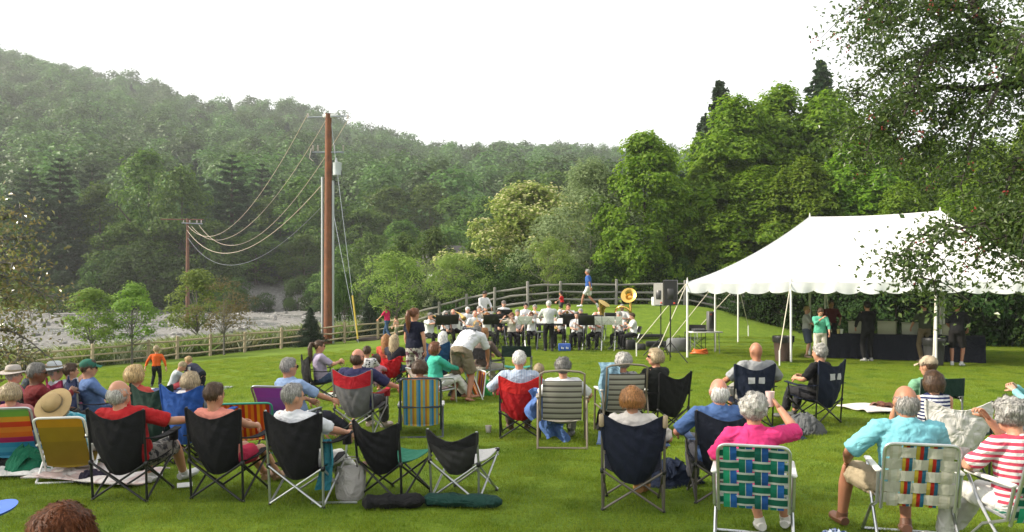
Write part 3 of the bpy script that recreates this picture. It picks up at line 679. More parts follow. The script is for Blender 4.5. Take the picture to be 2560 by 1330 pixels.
# guy wires with a yellow guard
ga = V(.15, .05, zpy(452)); gx = at(896, 38.0); gb = V(gx[0] - px_, gx[1] - py_, gx[2] - pz_)
for top in (zpy(300), zpy(500)):
    MB().tube([V(.12, 0, top), gb], .013, 5).build('guy_wire', GALV, up)
tdir = nrm(V(.12, 0, zpy(300)) - gb); MB().tube([gb + tdir * .2, gb + tdir * 2.3], .04, 6).build('guy_guard', plain((.58, .43, .06), .6), up)
fx, fy, fz = at(469, 84); FT = CAMZ + (HOR - 546) / F * 84 - fz
up2 = thing('utility_pole', 'distant brown utility pole with a grey crossarm beyond the river', 'utility pole', (fx, fy, fz))
MB().tube([(0, 0, -.3), (0, 0, FT * .5), (0, 0, FT)], [.22, .19, .14], 10).build('pole', PWOOD2, up2)
MB().tube([(-2.7, -.3, FT - .12), (1.6, .2, FT - .12)], .055, 6).build('crossarm', PWOOD2, up2)
MB().tube([(-.5, -.3, FT - .5), (1.5, .2, FT - .55)], .06, 6).build('crossarm', GALV, up2)
for ax in (-.4, .25, 1.0, 1.45): MB().tube([(ax, -.05, FT - .5), (ax, -.05, FT - .3), (ax, -.05, FT - .18)], [.04, .07, .03], 6).build('insulator', INS, up2)
U1 = V(px_, py_, pz_); U2 = V(fx, fy, fz); WIRE = plain((.55, .47, .36), .5, .2)
for i, (a, b, sag, r_, lb) in enumerate([
    ((-1.03, -.0, PT - .05), (.0, 0, FT - .75), 3.1, .017, 'tan overhead wire from the outer end of the top crossarm'),
    ((-.12, -.1, PT - .38), (.4, 0, FT - .8), 3.3, .017, 'tan overhead wire from the pole top below the white cap'),
    ((1.0, -.1, PT - .3), (1.2, 0, FT - .7), 3.9, .017, 'tan overhead wire crossing behind the pole to the inner crossarm end'),
    ((-.3, -.05, zpy(462)), (-.1, 0, FT - 1.2), 2.9, .020, 'thick tan cable strung below the crossarm wires'),
    ((-.3, -.05, zpy(516)), (0, 0, FT - 2.0), 2.9, .014, 'thin grey telephone cable, lowest line between the two poles')]):
    A_, B_ = U1 + V(*a), U2 + V(*b)
    pts_ = [A_ + (B_ - A_) * s - V(0, 0, sag * 4 * s * (1 - s)) for s in np.linspace(0, 1, 26)]
    m = MB(); m.tube([p - U1 for p in pts_], r_, 5); o = m.build('overhead_wire', WIRE if i < 4 else GALV); o.location = U1; tag(o, lb, 'wire')

# ------------------------------------------------------------------ house in the trees, stone wall across the river
hx, hy, hz_ = at(1150, 78); ho_ = thing('house', 'white clapboard house with a dark roof half hidden by trees', 'house', (hx, hy, hz_), .5)
m = MB(); m.box((0, 0, 2.4), (7, 6, 4.9)); wl = m.build('wall', plain((.62, .64, .63), .7, 0, .12, 3), ho_)
m = MB(); m.add([(-3.8, -3.5, 4.7), (3.8, -3.5, 4.7), (3.8, 3.5, 4.7), (-3.8, 3.5, 4.7), (-3.8, 0, 7.4), (3.8, 0, 7.4)], [(0, 1, 5, 4), (2, 3, 4, 5), (1, 2, 5), (3, 0, 4), (3, 2, 1, 0)]); m.build('roof', plain((.06, .055, .055), .8, 0, .2, 5), ho_, False)
for wx in (-2.2, 0, 2.2):
    f = MB().box((wx, -3.03, 2.9), (1.1, .08, 1.5)).build('window', plain((.7, .7, .68), .6), ho_); MB().box((wx, -3.08, 2.9), (.85, .04, 1.25)).build('pane', plain((.05, .06, .07), .15), f)
wx0, wy0, wz0 = at(60, 120); sw = thing('stone_wall', 'low grey stone wall along the road across the river', 'wall', (wx0, wy0, wz0))
r_ = random.Random(3); STN = [plain(c, .9, 0, .3, 4, .5) for c in ((.20, .19, .17), (.28, .265, .24), (.15, .145, .135))]
for k in range(34):
    for lv in range(2):
        m = MB(); m.box((-11 + k * .68 + lv * .33 + r_.uniform(-.05, .05), r_.uniform(-.05, .05), .32 + lv * .62), (.62, .55, .58), bev=.08); m.build('stone', STN[r_.randrange(3)], sw)
for k in range(2): m = MB(); m.box((-6 + k * 10, 0, 1.36), (9.6, .7, .16), bev=.04); m.build('coping', STN[1], sw)

# ------------------------------------------------------------------ stones in the river, weeds on its bank
rng = np.random.default_rng(11)
def stone_proto(seed):
    r2 = np.random.default_rng(seed); m = MB(); m.ell((0, 0, .1), (1, .75, .5), 7, 5)
    m.v = [tuple(np.array(p) * (1 + r2.uniform(-.2, .2))) for p in m.v]; return m.mesh('stone', False)
SP = proto_collection('stone_sources', [(stone_proto(k), plain(c, .85, 0, .3, 3)) for k, c in enumerate([(.24, .235, .22), (.32, .31, .30), (.18, .175, .165), (.42, .41, .39)])])
pts, scl = [], []
while len(pts) < 5200:
    x_, y_ = rng.uniform(-72, 6), rng.uniform(24, 108)
    if y_ < lawn_edge(x_) + 7 or (abs(x_ + 33) > 10 and y_ > 103): continue
    if rng.random() > .25 + .75 * (wav(x_, y_, 5, 2) > -.1): continue
    pts.append((x_, y_, Z(x_, y_) - .03)); scl.append(.09 + .34 * rng.random() ** 3)
scatter('river_stones', pts, scl, SP, 'pale rounded stones strewn over the river bed', 'stones', 2, .4)
def tuft_proto(seed, n, h, spread, wdt, lean=.35, flower=None):
    r2 = np.random.default_rng(seed); Vv = []; Ff = []
    for i in range(n):
        p = V(r2.normal() * spread, r2.normal() * spread, 0); a = r2.uniform(0, 6.283); s = V(math.cos(a), math.sin(a), 0) * wdt / 2
        hh = h * r2.uniform(.5, 1.15); d = V(r2.normal() * lean, r2.normal() * lean, 1) * hh; b = len(Vv)
        Vv += [p - s, p + s, p + d * .6 + s * .7 + V(0, 0, 0), p + d * V(1.25, 1.25, 1)]; Ff.append((b, b + 1, b + 2, b + 3))
    return np_mesh(bpy.data.meshes.new('tuft'), np.array(Vv), np.array(Ff), False)
WP = proto_collection('weed_sources', [(tuft_proto(k, 90, .62, .16, .016), leaf_mat(c1, c2, .45, dark=.1)) for k, (c1, c2) in enumerate([((.11, .18, .03), (.24, .30, .07)), ((.10, .19, .03), (.21, .29, .06)), ((.18, .20, .08), (.32, .33, .15)), ((.14, .20, .07), (.5, .5, .40))])])
pts, scl = [], []
while len(pts) < 5200:
    x_ = rng.uniform(-34, 2); y_ = lawn_edge(x_) + abs(rng.normal()) * 6.5 + .1
    if rng.random() > .2 + .8 * (wav(x_, y_, 3.3, 1) > -.3) or y_ > 66: continue
    pts.append((x_, y_, Z(x_, y_) - .02)); scl.append(rng.uniform(.6, 1.6))
scatter('bank_weeds', pts, scl, WP, 'tall pale weeds and grasses on the river bank behind the fence', 'weeds', 6, .1)
# mown grass blades on the near lawn
GP_ = proto_collection('blade_sources', [])
gm = bpy.data.materials.new('grass'); t = NT(gm); ge = t.n('ShaderNodeNewGeometry'); ps = ge.outputs['Position']
c = t.mix(ge.outputs['Random Per Island'], (.120, .200, .010), (.230, .300, .024))
c = t.mix(t.ramp(t.noise(ps, .45, 4, .65), [(.42, (0, 0, 0)), (.70, (.5, .5, .5))]), c, (.280, .290, .040))      # dry, trodden patches
c = t.mix(t.ramp(t.noise(ps, 1.6, 3, .6), [(.50, (0, 0, 0)), (.68, (.7, .7, .7))]), c, (.055, .130, .012))           # clover
t.prin(c, .6, 0, None, .2, .5)
for k in range(4):
    r2 = np.random.default_rng(50 + k); n = 2600
    p = np.zeros((n, 3)); p[:, :2] = r2.uniform(-.52, .52, (n, 2)); a = r2.uniform(0, 6.283, n); s = np.stack([np.cos(a), np.sin(a), 0 * a], 1) * .0032
    hgt = r2.uniform(.018, .046, n) * (1 + .35 * np.sin(p[:, 0] * 9 + k) * np.cos(p[:, 1] * 7)); d = np.stack([r2.normal(size=n) * .5, r2.normal(size=n) * .5, np.ones(n)], 1) * hgt[:, None]
    q = np.stack([p - s, p + s, p + d], 1).reshape(-1, 3); mm = np_mesh(bpy.data.meshes.new('blades'), q, np.arange(3 * n).reshape(n, 3), False); mm.materials.append(gm)
    GP_.objects.link(bpy.data.objects.new('source', mm))
pts = []
for y_ in np.arange(2.4, 31, .92):
    for x_ in np.arange(-.72 * y_ - 1.2, .72 * y_ + 1.2, .92):
        if y_ < lawn_edge(x_) - .6: pts.append((x_ + rng.uniform(-.1, .1), y_ + rng.uniform(-.1, .1), Z(x_, y_) - .004))
scatter('grass', pts, np.full(len(pts), 1.0), GP_, 'short mown green grass blades covering the lawn', 'grass', 8, .0)
# ------------------------------------------------------------------ seats (local: facing +Y, ground at z=0)
ALU = metal('#c9ccd0', .3); STEEL_BLK = plain((.012, .012, .013), .38, .2, .1, 12); STEEL_GREY = metal('#83868a', .38); WHITE_TUBE = plain((.78, .78, .76), .4)
def rod(name, pts_, r, mat, par, seg=8): return MB().tube(pts_, r, seg).build(name, mat, par)
def bez(q, n=6):
    """rounded polyline through corner points"""
    q = [np.asarray(p, float) for p in q]; out = [q[0]]
    for i in range(1, len(q) - 1):
        a, b, c = q[i - 1], q[i], q[i + 1]; r = min(.07, np.linalg.norm(a - b) * .45, np.linalg.norm(c - b) * .45)
        s, e = b + nrm(a - b) * r, b + nrm(c - b) * r
        for k in range(n + 1):
            t = k / n; out.append(s * (1 - t) ** 2 + b * 2 * t * (1 - t) + e * t * t)
    return out + [q[-1]]
def copy_tree(root, label, loc, rz, group=None):
    r = root.copy(); COL.objects.link(r); r.location = loc; r.rotation_euler = (0, 0, rz); r['label'] = label
    if group: r['group'] = group
    for ch in list(root.children):
        c = ch.copy(); COL.objects.link(c); c.parent = r
        for g_ in ch.children:
            d = g_.copy(); COL.objects.link(d); d.parent = c
    return r

def camp_chair(label, loc, rz, fab, frame=STEEL_BLK, arm=None, top=None, hb=.86, w=.27, tabs=None, arms=True, group=None, seat=None, tall_pocket=None, arm_low=0.0, corners=None):
    t = thing('camp_chair', label, 'folding chair', loc, rz, group)
    hub = .36; ya, yb = -.23, .25; r = .0105
    rear = {}
    for s in (-1, 1):
        rod('leg', [(s * w * .98, ya + .02, 0), (s * w, ya, hub), (s * w * 1.0, ya - .05, hb + .01)], r * 1.1, frame, t)
        MB().ell((s * w * .98, ya + .02, .012), (.02, .02, .014), 8, 5).build('foot', STEEL_BLK, t)
        rod('leg', [(s * w * .95, yb, hub), (s * w * 1.0, yb + .02, .60 if arms else hub + .04)], r, frame, t)
        MB().ell((s * w * .9, yb + .04, .012), (.02, .02, .014), 8, 5).build('foot', STEEL_BLK, t)
        # crossed tubes on the side
        rod('cross_tube', [(s * w * .97, ya + .02, .02), (s * w * .95, yb, hub)], r, frame, t); rod('cross_tube', [(s * w * .9, yb + .04, .02), (s * w, ya, hub)], r, frame, t)
        MB().box((s * w, ya, hub), (.035, .04, .045), bev=.008).build('hub', STEEL_BLK, t)
    for yy_, sgn in ((ya + .01, -1), (yb + .03, 1)):
        rod('cross_tube', [(-w * .95, yy_, .02), (w * .97, yy_ + sgn * .01, hub)], r, frame, t); rod('cross_tube', [(w * .95, yy_ + sgn * .012, .02), (-w * .97, yy_ + sgn * .02, hub)], r, frame, t)
    def back(u, v):
        a = 2 * u - 1; wv = w * (1.02 - .36 * v ** 2.0); bow = (1 - a * a)
        z = hb - v * (hb - .30) - .095 * bow ** 1.5 * (1 - v) ** 2 - .05 * bow * v ** 4 + (.04 * abs(a) ** 3 * v)
        wr = (.007 * math.sin(15 * (abs(a) * .9 + v * .7) + w * 90) + .005 * math.sin(26 * v - 9 * a)) * (1 - abs(a) ** 4)
        return (a * wv, ya - .05 + .05 * v - bow * (.05 + .055 * v) + .10 * v ** 5 + wr, z)
    b = MB().sheet(back, 20, 24, .007).build('backrest', fab, t)
    MB().tube([V(*back(u, 0)) + V(0, 0, .002) for u in np.linspace(0, 1, 13)], .0065, 6).build('hem', fab, b)
    for s in (0, 1):
        MB().tube([V(*back(s, v)) for v in np.linspace(0, .6, 7)], .0165, 7).build('sleeve', fab, b)
        if corners is not None: MB().box(V(*back(s, .06)) + V(0, -.004, -.02), (.045, .04, .11), bev=.01).build('corner_patch', corners, b)
    if arms:
        MB().loft([[V(w + .012 + .042 * math.cos(a), yb - .02 + .042 * math.sin(a), z) for a in (2 * math.pi * j / 12 for j in range(12))] for z in (.60 - arm_low, .50 - arm_low)], cap=False).build('cup_holder', arm or fab, t)
    if top is not None:
        MB().sheet(lambda u, v: V(*back(u, v * .36)) + V(0, -.008, .004), 12, 4, .006).build('head_panel', top, b)
    if tabs is not None:
        for s in (-1, 1):
            MB().sheet(lambda u, v, s=s: V(*back(.5 + s * (.05 + .16 * u), .20 + .17 * v + .03 * u)) + V(0, -.012, 0), 3, 3, .004).build('fabric_tab', tabs, b)
    def st(u, v):
        a = 2 * u - 1; return (a * w * .97 * (1 - .06 * (1 - v)), ya + .06 + v * (yb - ya - .02), hub + .015 + .05 * v - (1 - a * a) * (.075 - .04 * v) - .03 * math.sin(math.pi * v))
    MB().sheet(st, 10, 8, .007).build('seat', seat or fab, t)
    if arms:
        am = arm or fab
        for s in (-1, 1):
            MB().sheet(lambda u, v, s=s: (s * (w + .012 + (u - .5) * .075), ya - .03 + v * (yb - ya + .09), .60 - arm_low - .035 * math.sin(math.pi * v) + .012 * v), 3, 8, .012).build('armrest', am, t)
    else:
        for s in (-1, 1): MB().box((s * w * .97, yb + .02, hub + .05), (.04, .04, .03), bev=.006).build('cap', STEEL_BLK, t)
    return t

def ribbon(mb, P, wv, cols):
    """one webbing strap: path P, width vector, list of (fraction, material index)"""
    n = len(P); e = np.cumsum([0] + [c[0] for c in cols]); e = e / e[-1]
    for k, (_, mi) in enumerate(cols):
        for th, flip in ((.0012, False), (-.0012, True)):
            vs = []; fs = []
            for i, p in enumerate(P):
                t = nrm(P[min(i + 1, n - 1)] - P[max(i - 1, 0)]); nn = nrm(np.cross(t, wv))
                vs += [p + wv * (e[k] - .5) + nn * th, p + wv * (e[k + 1] - .5) + nn * th]
            for i in range(n - 1): q = (2 * i, 2 * i + 1, 2 * i + 3, 2 * i + 2); fs.append(q[::-1] if flip else q)
            mb.add(vs, fs, mi)
def webbing_mat(c, tr=.35): return cloth(c, tr, .15, .6)
def web_chair(label, loc, rz, vcols, hcols, arm_mat, nv=5, nh=6, frame=ALU):
    """folding aluminium lawn chair with woven straps; vcols/hcols: strap -> list of (width, colour)"""
    t = thing('lawn_chair', label, 'lawn chair', loc, rz); w = .248; r = .0125
    zb, zt = .34, .83; yb_, yt = -.20, -.37
    def bp(u, v, off=0): # on the back panel
        n_ = nrm(V(0, -(zt - zb), -(yb_ - yt))); return V((2 * u - 1) * w, yb_ + (yt - yb_) * v, zb + (zt - zb) * v) + n_ * off
    MB().tube(bez([bp(0, -.05), bp(0, 1), bp(1, 1), bp(1, -.05)], 6), r, 8).build('back_frame', frame, t)
    def sp(u, v, off=0): return V((2 * u - 1) * w, -.20 + .46 * v, .36 + .03 * v + off)
    MB().tube(bez([sp(0, -.02), sp(0, 1), sp(1, 1), sp(1, -.02)], 6), r, 8).build('seat_frame', frame, t)
    for s in (-1, 1):
        x = s * (w + .028)
        rod('leg', [(x, -.34, 0), (x, .10, .42), (x, .22, .585)], r, frame, t); rod('leg', [(x + s * .02, .34, 0), (x, .05, .27), (x, -.20, .36), (x, -.27, .60)], r, frame, t)
        MB().box((x, -.02, .612), (.05, .52, .022), bev=.008).build('armrest', arm_mat, t)
    rod('stretcher', [(-w - .028, -.34, .012), (w + .028, -.34, .012)], r, frame, t); rod('stretcher', [(-w - .048, .34, .012), (w + .048, .34, .012)], r, frame, t)
    for panel, P_, n2, base in ((bp, 'v', nh, 0), (sp, 'v', 5, 1)):
        for i in range(nv):
            u = (i + .5) / nv * .88 + .06; path = []
            for k in range(n2 * 4 + 1):
                v = k / (n2 * 4); off = .005 * math.sin((v * n2 + i) * math.pi); path.append(panel(u, v * .985, off))
            col = vcols[i % len(vcols)]; mats = [webbing_mat(c) for _, c in col]; mb = MB(); ribbon(mb, path, V(.88 * 2 * w / nv * .86, 0, 0), [(f, k) for k, (f, _) in enumerate(col)]); mb.build('strap', mats, t, False)
        for j in range(n2):
            v = (j + .5) / n2 * .93 + .03; path = []
            for k in range(nv * 4 + 1):
                u = k / (nv * 4); off = -.005 * math.sin((u * nv + j) * math.pi); path.append(panel(u * .99 + .005, v, off))
            col = hcols[j % len(hcols)]; mats = [webbing_mat(c) for _, c in col]; wv = panel(.5, 1) - panel(.5, 0); wv = wv / n2 * .80; mb = MB(); ribbon(mb, path, wv, [(f, k) for k, (f, _) in enumerate(col)]); mb.build('strap', mats, t, False)
    return t

def sling_chair(label, loc, rz, fab, frame, arm_mat, hb=.98):
    t = thing('patio_chair', label, 'patio chair', loc, rz); w = .275; r = .014
    def b(u, v, bow=0): return V((2 * u - 1) * w, -.20 - .16 * v - .03 * math.sin(math.pi * v), .33 + (hb - .33) * v)
    MB().tube([b(0, v) for v in np.linspace(0, 1, 8)][:-1] + [b(.0, 1), V(-w * .8, b(0, 1)[1], hb + .025), V(0, b(0, 1)[1], hb + .045), V(w * .8, b(0, 1)[1], hb + .025), b(1, 1)] + [b(1, v) for v in np.linspace(1, 0, 8)][1:], r, 8).build('back_frame', frame, t)
    MB().sheet(lambda u, v: b(.06 + .88 * u, .02 + v * .84) + V(0, -.035 * (1 - (2 * u - 1) ** 2), 0), 8, 10, .006).build('backrest', fab, t)
    MB().sheet(lambda u, v: ((2 * u - 1) * w * .9, -.20 + .44 * v, .34 + .05 * v - .03 * (1 - (2 * u - 1) ** 2)), 6, 6, .006).build('seat', fab, t)
    for s in (-1, 1):
        x = s * (w + .03)
        MB().tube(bez([(x, -.36, 0), (x, -.22, .60), (x, .26, .60), (x, .30, 0)]), r, 8).build('leg', frame, t)
        MB().tube([(x, -.24, .36), (x, .27, .38)], r * .8, 8).build('side_rail', frame, t)
        MB().box((x, .02, .62), (.055, .44, .022), bev=.008).build('armrest', arm_mat, t)
    rod('ground_bar', [(-w - .03, -.36, .015), (w + .03, -.36, .015)], r, frame, t)
    return t

def beach_chair(label, loc, rz, fab, frame, arm_mat=None, hb=.72, lean=.42, sz=.20, w=.27, name='beach_chair', r=.0125, cross=False):
    t = thing(name, label, 'beach chair', loc, rz); y0 = -.16
    def b(u, v): return V((2 * u - 1) * w, y0 - lean * v, sz + (hb - sz) * v)
    MB().tube(bez([b(0, -.12), b(0, 1), b(1, 1), b(1, -.12)], 6), r, 8).build('back_frame', frame, t)
    MB().sheet(lambda u, v: b(.05 + .9 * u, .0 + v * .97) + V(0, -.03 * (1 - (2 * u - 1) ** 2) * math.sin(math.pi * min(1, v + .1)), 0), 8, 10, .006).build('backrest', fab, t)
    if cross: MB().tube([b(0, .42), b(.05, .38) + V(0, -.02, 0), b(.95, .38) + V(0, -.02, 0), b(1, .42)], r, 8).build('cross_bar', frame, t)
    def s_(u, v): return V((2 * u - 1) * w, y0 + .48 * v, sz + .06 * v)
    MB().tube(bez([s_(0, 0), s_(0, 1), s_(1, 1), s_(1, 0)], 6), r, 8).build('seat_frame', frame, t)
    MB().sheet(lambda u, v: s_(.05 + .9 * u, v) + V(0, 0, -.03 * (1 - (2 * u - 1) ** 2)), 6, 6, .006).build('seat', fab, t)
    for s in (-1, 1):
        x = s * (w + .025); az = sz + .24
        MB().tube(bez([(x, y0 - lean * .45, az), (x, .26, az), (x, .30, 0)]), r, 8).build('leg', frame, t)
        MB().tube([(x, .10, az), (x, y0 - .18, 0)], r, 8).build('leg', frame, t)
        MB().box((x, .06, az + .012), (.05, .36, .02), bev=.007).build('armrest', arm_mat or frame, t)
    rod('ground_bar', [(-w - .025, y0 - .18, .012), (w + .025, y0 - .18, .012)], r, frame, t)
    return t

def director_chair(label, loc, rz, back, seat, frame=STEEL_GREY):
    t = thing('director_chair', label, 'folding chair', loc, rz); w = .29; r = .012
    for s in (-1, 1):
        x = s * w
        MB().tube(bez([(x, -.22, 0), (x, -.22, .62), (x, .24, .62), (x, .24, 0)]), r, 8).build('leg', frame, t)
        MB().tube([(x, -.22, .45), (x, .24, .45)], r, 8).build('side_rail', frame, t); MB().tube([(x, -.26, .02), (x, .28, .02)], r, 8).build('side_rail', frame, t)
        MB().tube([(x, -.22, .58), (x, -.25, .88)], r, 8).build('back_post', frame, t); MB().box((x, .01, .637), (.045, .44, .022), bev=.008).build('armrest', STEEL_BLK, t)
    for yy_ in (-.20, .22):
        rod('cross_tube', [(-w, yy_, .03), (w, yy_ + .015, .45)], r * .9, frame, t); rod('cross_tube', [(w, yy_ + .03, .03), (-w, yy_ - .01, .45)], r * .9, frame, t)
    MB().sheet(lambda u, v: ((2 * u - 1) * (w + .01), -.235 - .03 * (1 - (2 * u - 1) ** 2) - .02 * v, .66 + .22 * v), 8, 4, .008).build('backrest', back, t)
    MB().sheet(lambda u, v: ((2 * u - 1) * w, -.20 + .42 * v, .455 - .03 * (1 - (2 * u - 1) ** 2)), 6, 5, .007).build('seat', seat, t)
    return t

def band_chair_proto():
    t = thing('stacking_chair', 'black metal folding chair under a band player', 'chair', (0, 0, 0), 0, 'chairs of the seated band'); w = .21; r = .012
    for s in (-1, 1):
        MB().tube([(s * w, .22, 0), (s * w, -.10, .45), (s * w, -.24, .82)], r, 6).build('leg', STEEL_GREY, t); MB().tube([(s * w * 1.05, -.24, 0), (s * w * 1.05, .12, .43)], r, 6).build('leg', STEEL_GREY, t)
    MB().box((0, .0, .445), (.42, .40, .03), bev=.01).build('seat', STEEL_BLK, t)
    MB().sheet(lambda u, v: ((2 * u - 1) * w, -.17 - .07 * v - .03 * (1 - (2 * u - 1) ** 2), .60 + .22 * v), 6, 4, .012).build('backrest', STEEL_BLK, t)
    return t
# ------------------------------------------------------------------ people
SKIN = {'pale': (.55, .32, .23), 'mid': (.47, .255, .165), 'tan': (.36, .175, .105), 'red': (.52, .25, .175), 'brown': (.14, .065, .035)}
def skin_mat(k):
    def f():
        m = bpy.data.materials.new('skin'); t = NT(m); tc = t.n('ShaderNodeTexCoord').outputs['Object']
        c = t.mix(t.noise(tc, 14, 4), SKIN[k], tuple(v * f for v, f in zip(SKIN[k], (.86, .72, .68))))
        o = t.prin(c, .5, 0, t.bump(t.noise(tc, 130, 2), .12, .004), .35)
        o.inputs['Subsurface Weight'].default_value = .12; o.inputs['Subsurface Radius'].default_value = (.02, .008, .004); o.inputs['Subsurface Scale'].default_value = .6
        return m
    return mcached(('skin', k), f)
def hair_mat(c, gloss=.42):
    def f():
        m = bpy.data.materials.new('hair'); t = NT(m); tc = t.n('ShaderNodeTexCoord').outputs['Object']
        mp = t.n('ShaderNodeMapping'); mp.inputs['Scale'].default_value = (95, 95, 14); t.l(tc, mp.inputs[0])
        n = t.noise(mp.outputs[0], 1.0, 4, .65)
        col = t.ramp(n, [(.3, tuple(v * .25 for v in c)), (.52, c), (.70, tuple(min(1, v * 1.7 + .015) for v in c))])
        t.prin(col, gloss, 0, t.bump(n, .6, .008), .35 if c != HAIR['gloss'] else .1); return m
    return mcached(('hair', c, gloss), f)
HAIR = {'white': (.62, .61, .58), 'grey': (.26, .25, .235), 'greydark': (.15, .145, .135), 'brown': (.065, .034, .017), 'dark': (.022, .015, .011), 'auburn': (.13, .045, .015), 'ginger': (.27, .12, .035), 'blond': (.42, .29, .13), 'ash': (.36, .28, .17), 'silver': (.37, .355, .33), 'gloss': (.075, .022, .006)}
JOBS = []     # surfaces to be grown into one skin
def job(name, mb, mat, parent, vox, smooth=2, extra=None, disp=None): JOBS.append((name, mb, mat, parent, vox, smooth, extra, disp))
def ik(a, b, l1, l2, pole):
    a, b = np.asarray(a, float), np.asarray(b, float); d = b - a; L = np.linalg.norm(d); Lm = (l1 + l2) * .985
    if L > Lm: b = a + d / L * Lm; L = Lm; d = b - a
    L = max(L, abs(l1 - l2) + .02); u = d / max(np.linalg.norm(d), 1e-6); x = (l1 * l1 - l2 * l2 + L * L) / (2 * L); h = math.sqrt(max(l1 * l1 - x * x, 0))
    p = np.asarray(pole, float); p = nrm(p - u * np.dot(p, u)); return a + u * x + p * h, a + u * L
def rot_frame(yaw, pitch, roll=0.0):
    """right, forward, up for a head or trunk; yaw>0 turns left, pitch>0 looks up / leans back"""
    M = Matrix.Rotation(R(yaw), 3, 'Z') @ Matrix.Rotation(R(pitch), 3, 'X') @ Matrix.Rotation(R(roll), 3, 'Y')
    return [np.array(M.col[i]) for i in range(3)]
FAR = .034
EYE = None
def hand_geo(mb, wrist, dirv, palm_n, side, k, curl=35, thumb=None):
    """palm, four unequal bent fingers and a thumb off the side of the palm"""
    f = nrm(dirv); n = nrm(palm_n - f * np.dot(palm_n, f)); s = np.cross(f, n) * side
    L = .085 * k; rings = []
    for q, wd, th in ((-.012, .024, .019), (.02, .036, .017), (.06, .042, .015), (.085, .040, .012)):
        c = wrist + f * q * k; rings.append([c + (s * wd * math.cos(a) + n * th * math.sin(a)) * k for a in (2 * math.pi * j / 8 for j in range(8))])
    mb.loft(rings)
    for i, (o, ln) in enumerate(((-.032, .060), (-.011, .072), (.011, .068), (.031, .052))):
        p = wrist + f * L * .96 + s * o * k; path = [p - f * .02 * k, p]; a = R(curl * .5); d = f
        for seg in range(3):
            d = nrm(f * math.cos(a) + n * math.sin(a)); p = p + d * ln * k * (.42, .32, .26)[seg]; path.append(p); a += R(curl)
        mb.tube(path, [.009 * k, .0088 * k, .0082 * k, .0075 * k, .0055 * k], 6)
    tb = wrist + f * .022 * k - s * .030 * k; td = nrm(f * .6 - s * .75 + n * .35)
    mb.tube([tb, tb + td * .035 * k, tb + td * .035 * k + nrm(td + f * .6 + n * .3) * .032 * k], [.013 * k, .011 * k, .008 * k], 6)

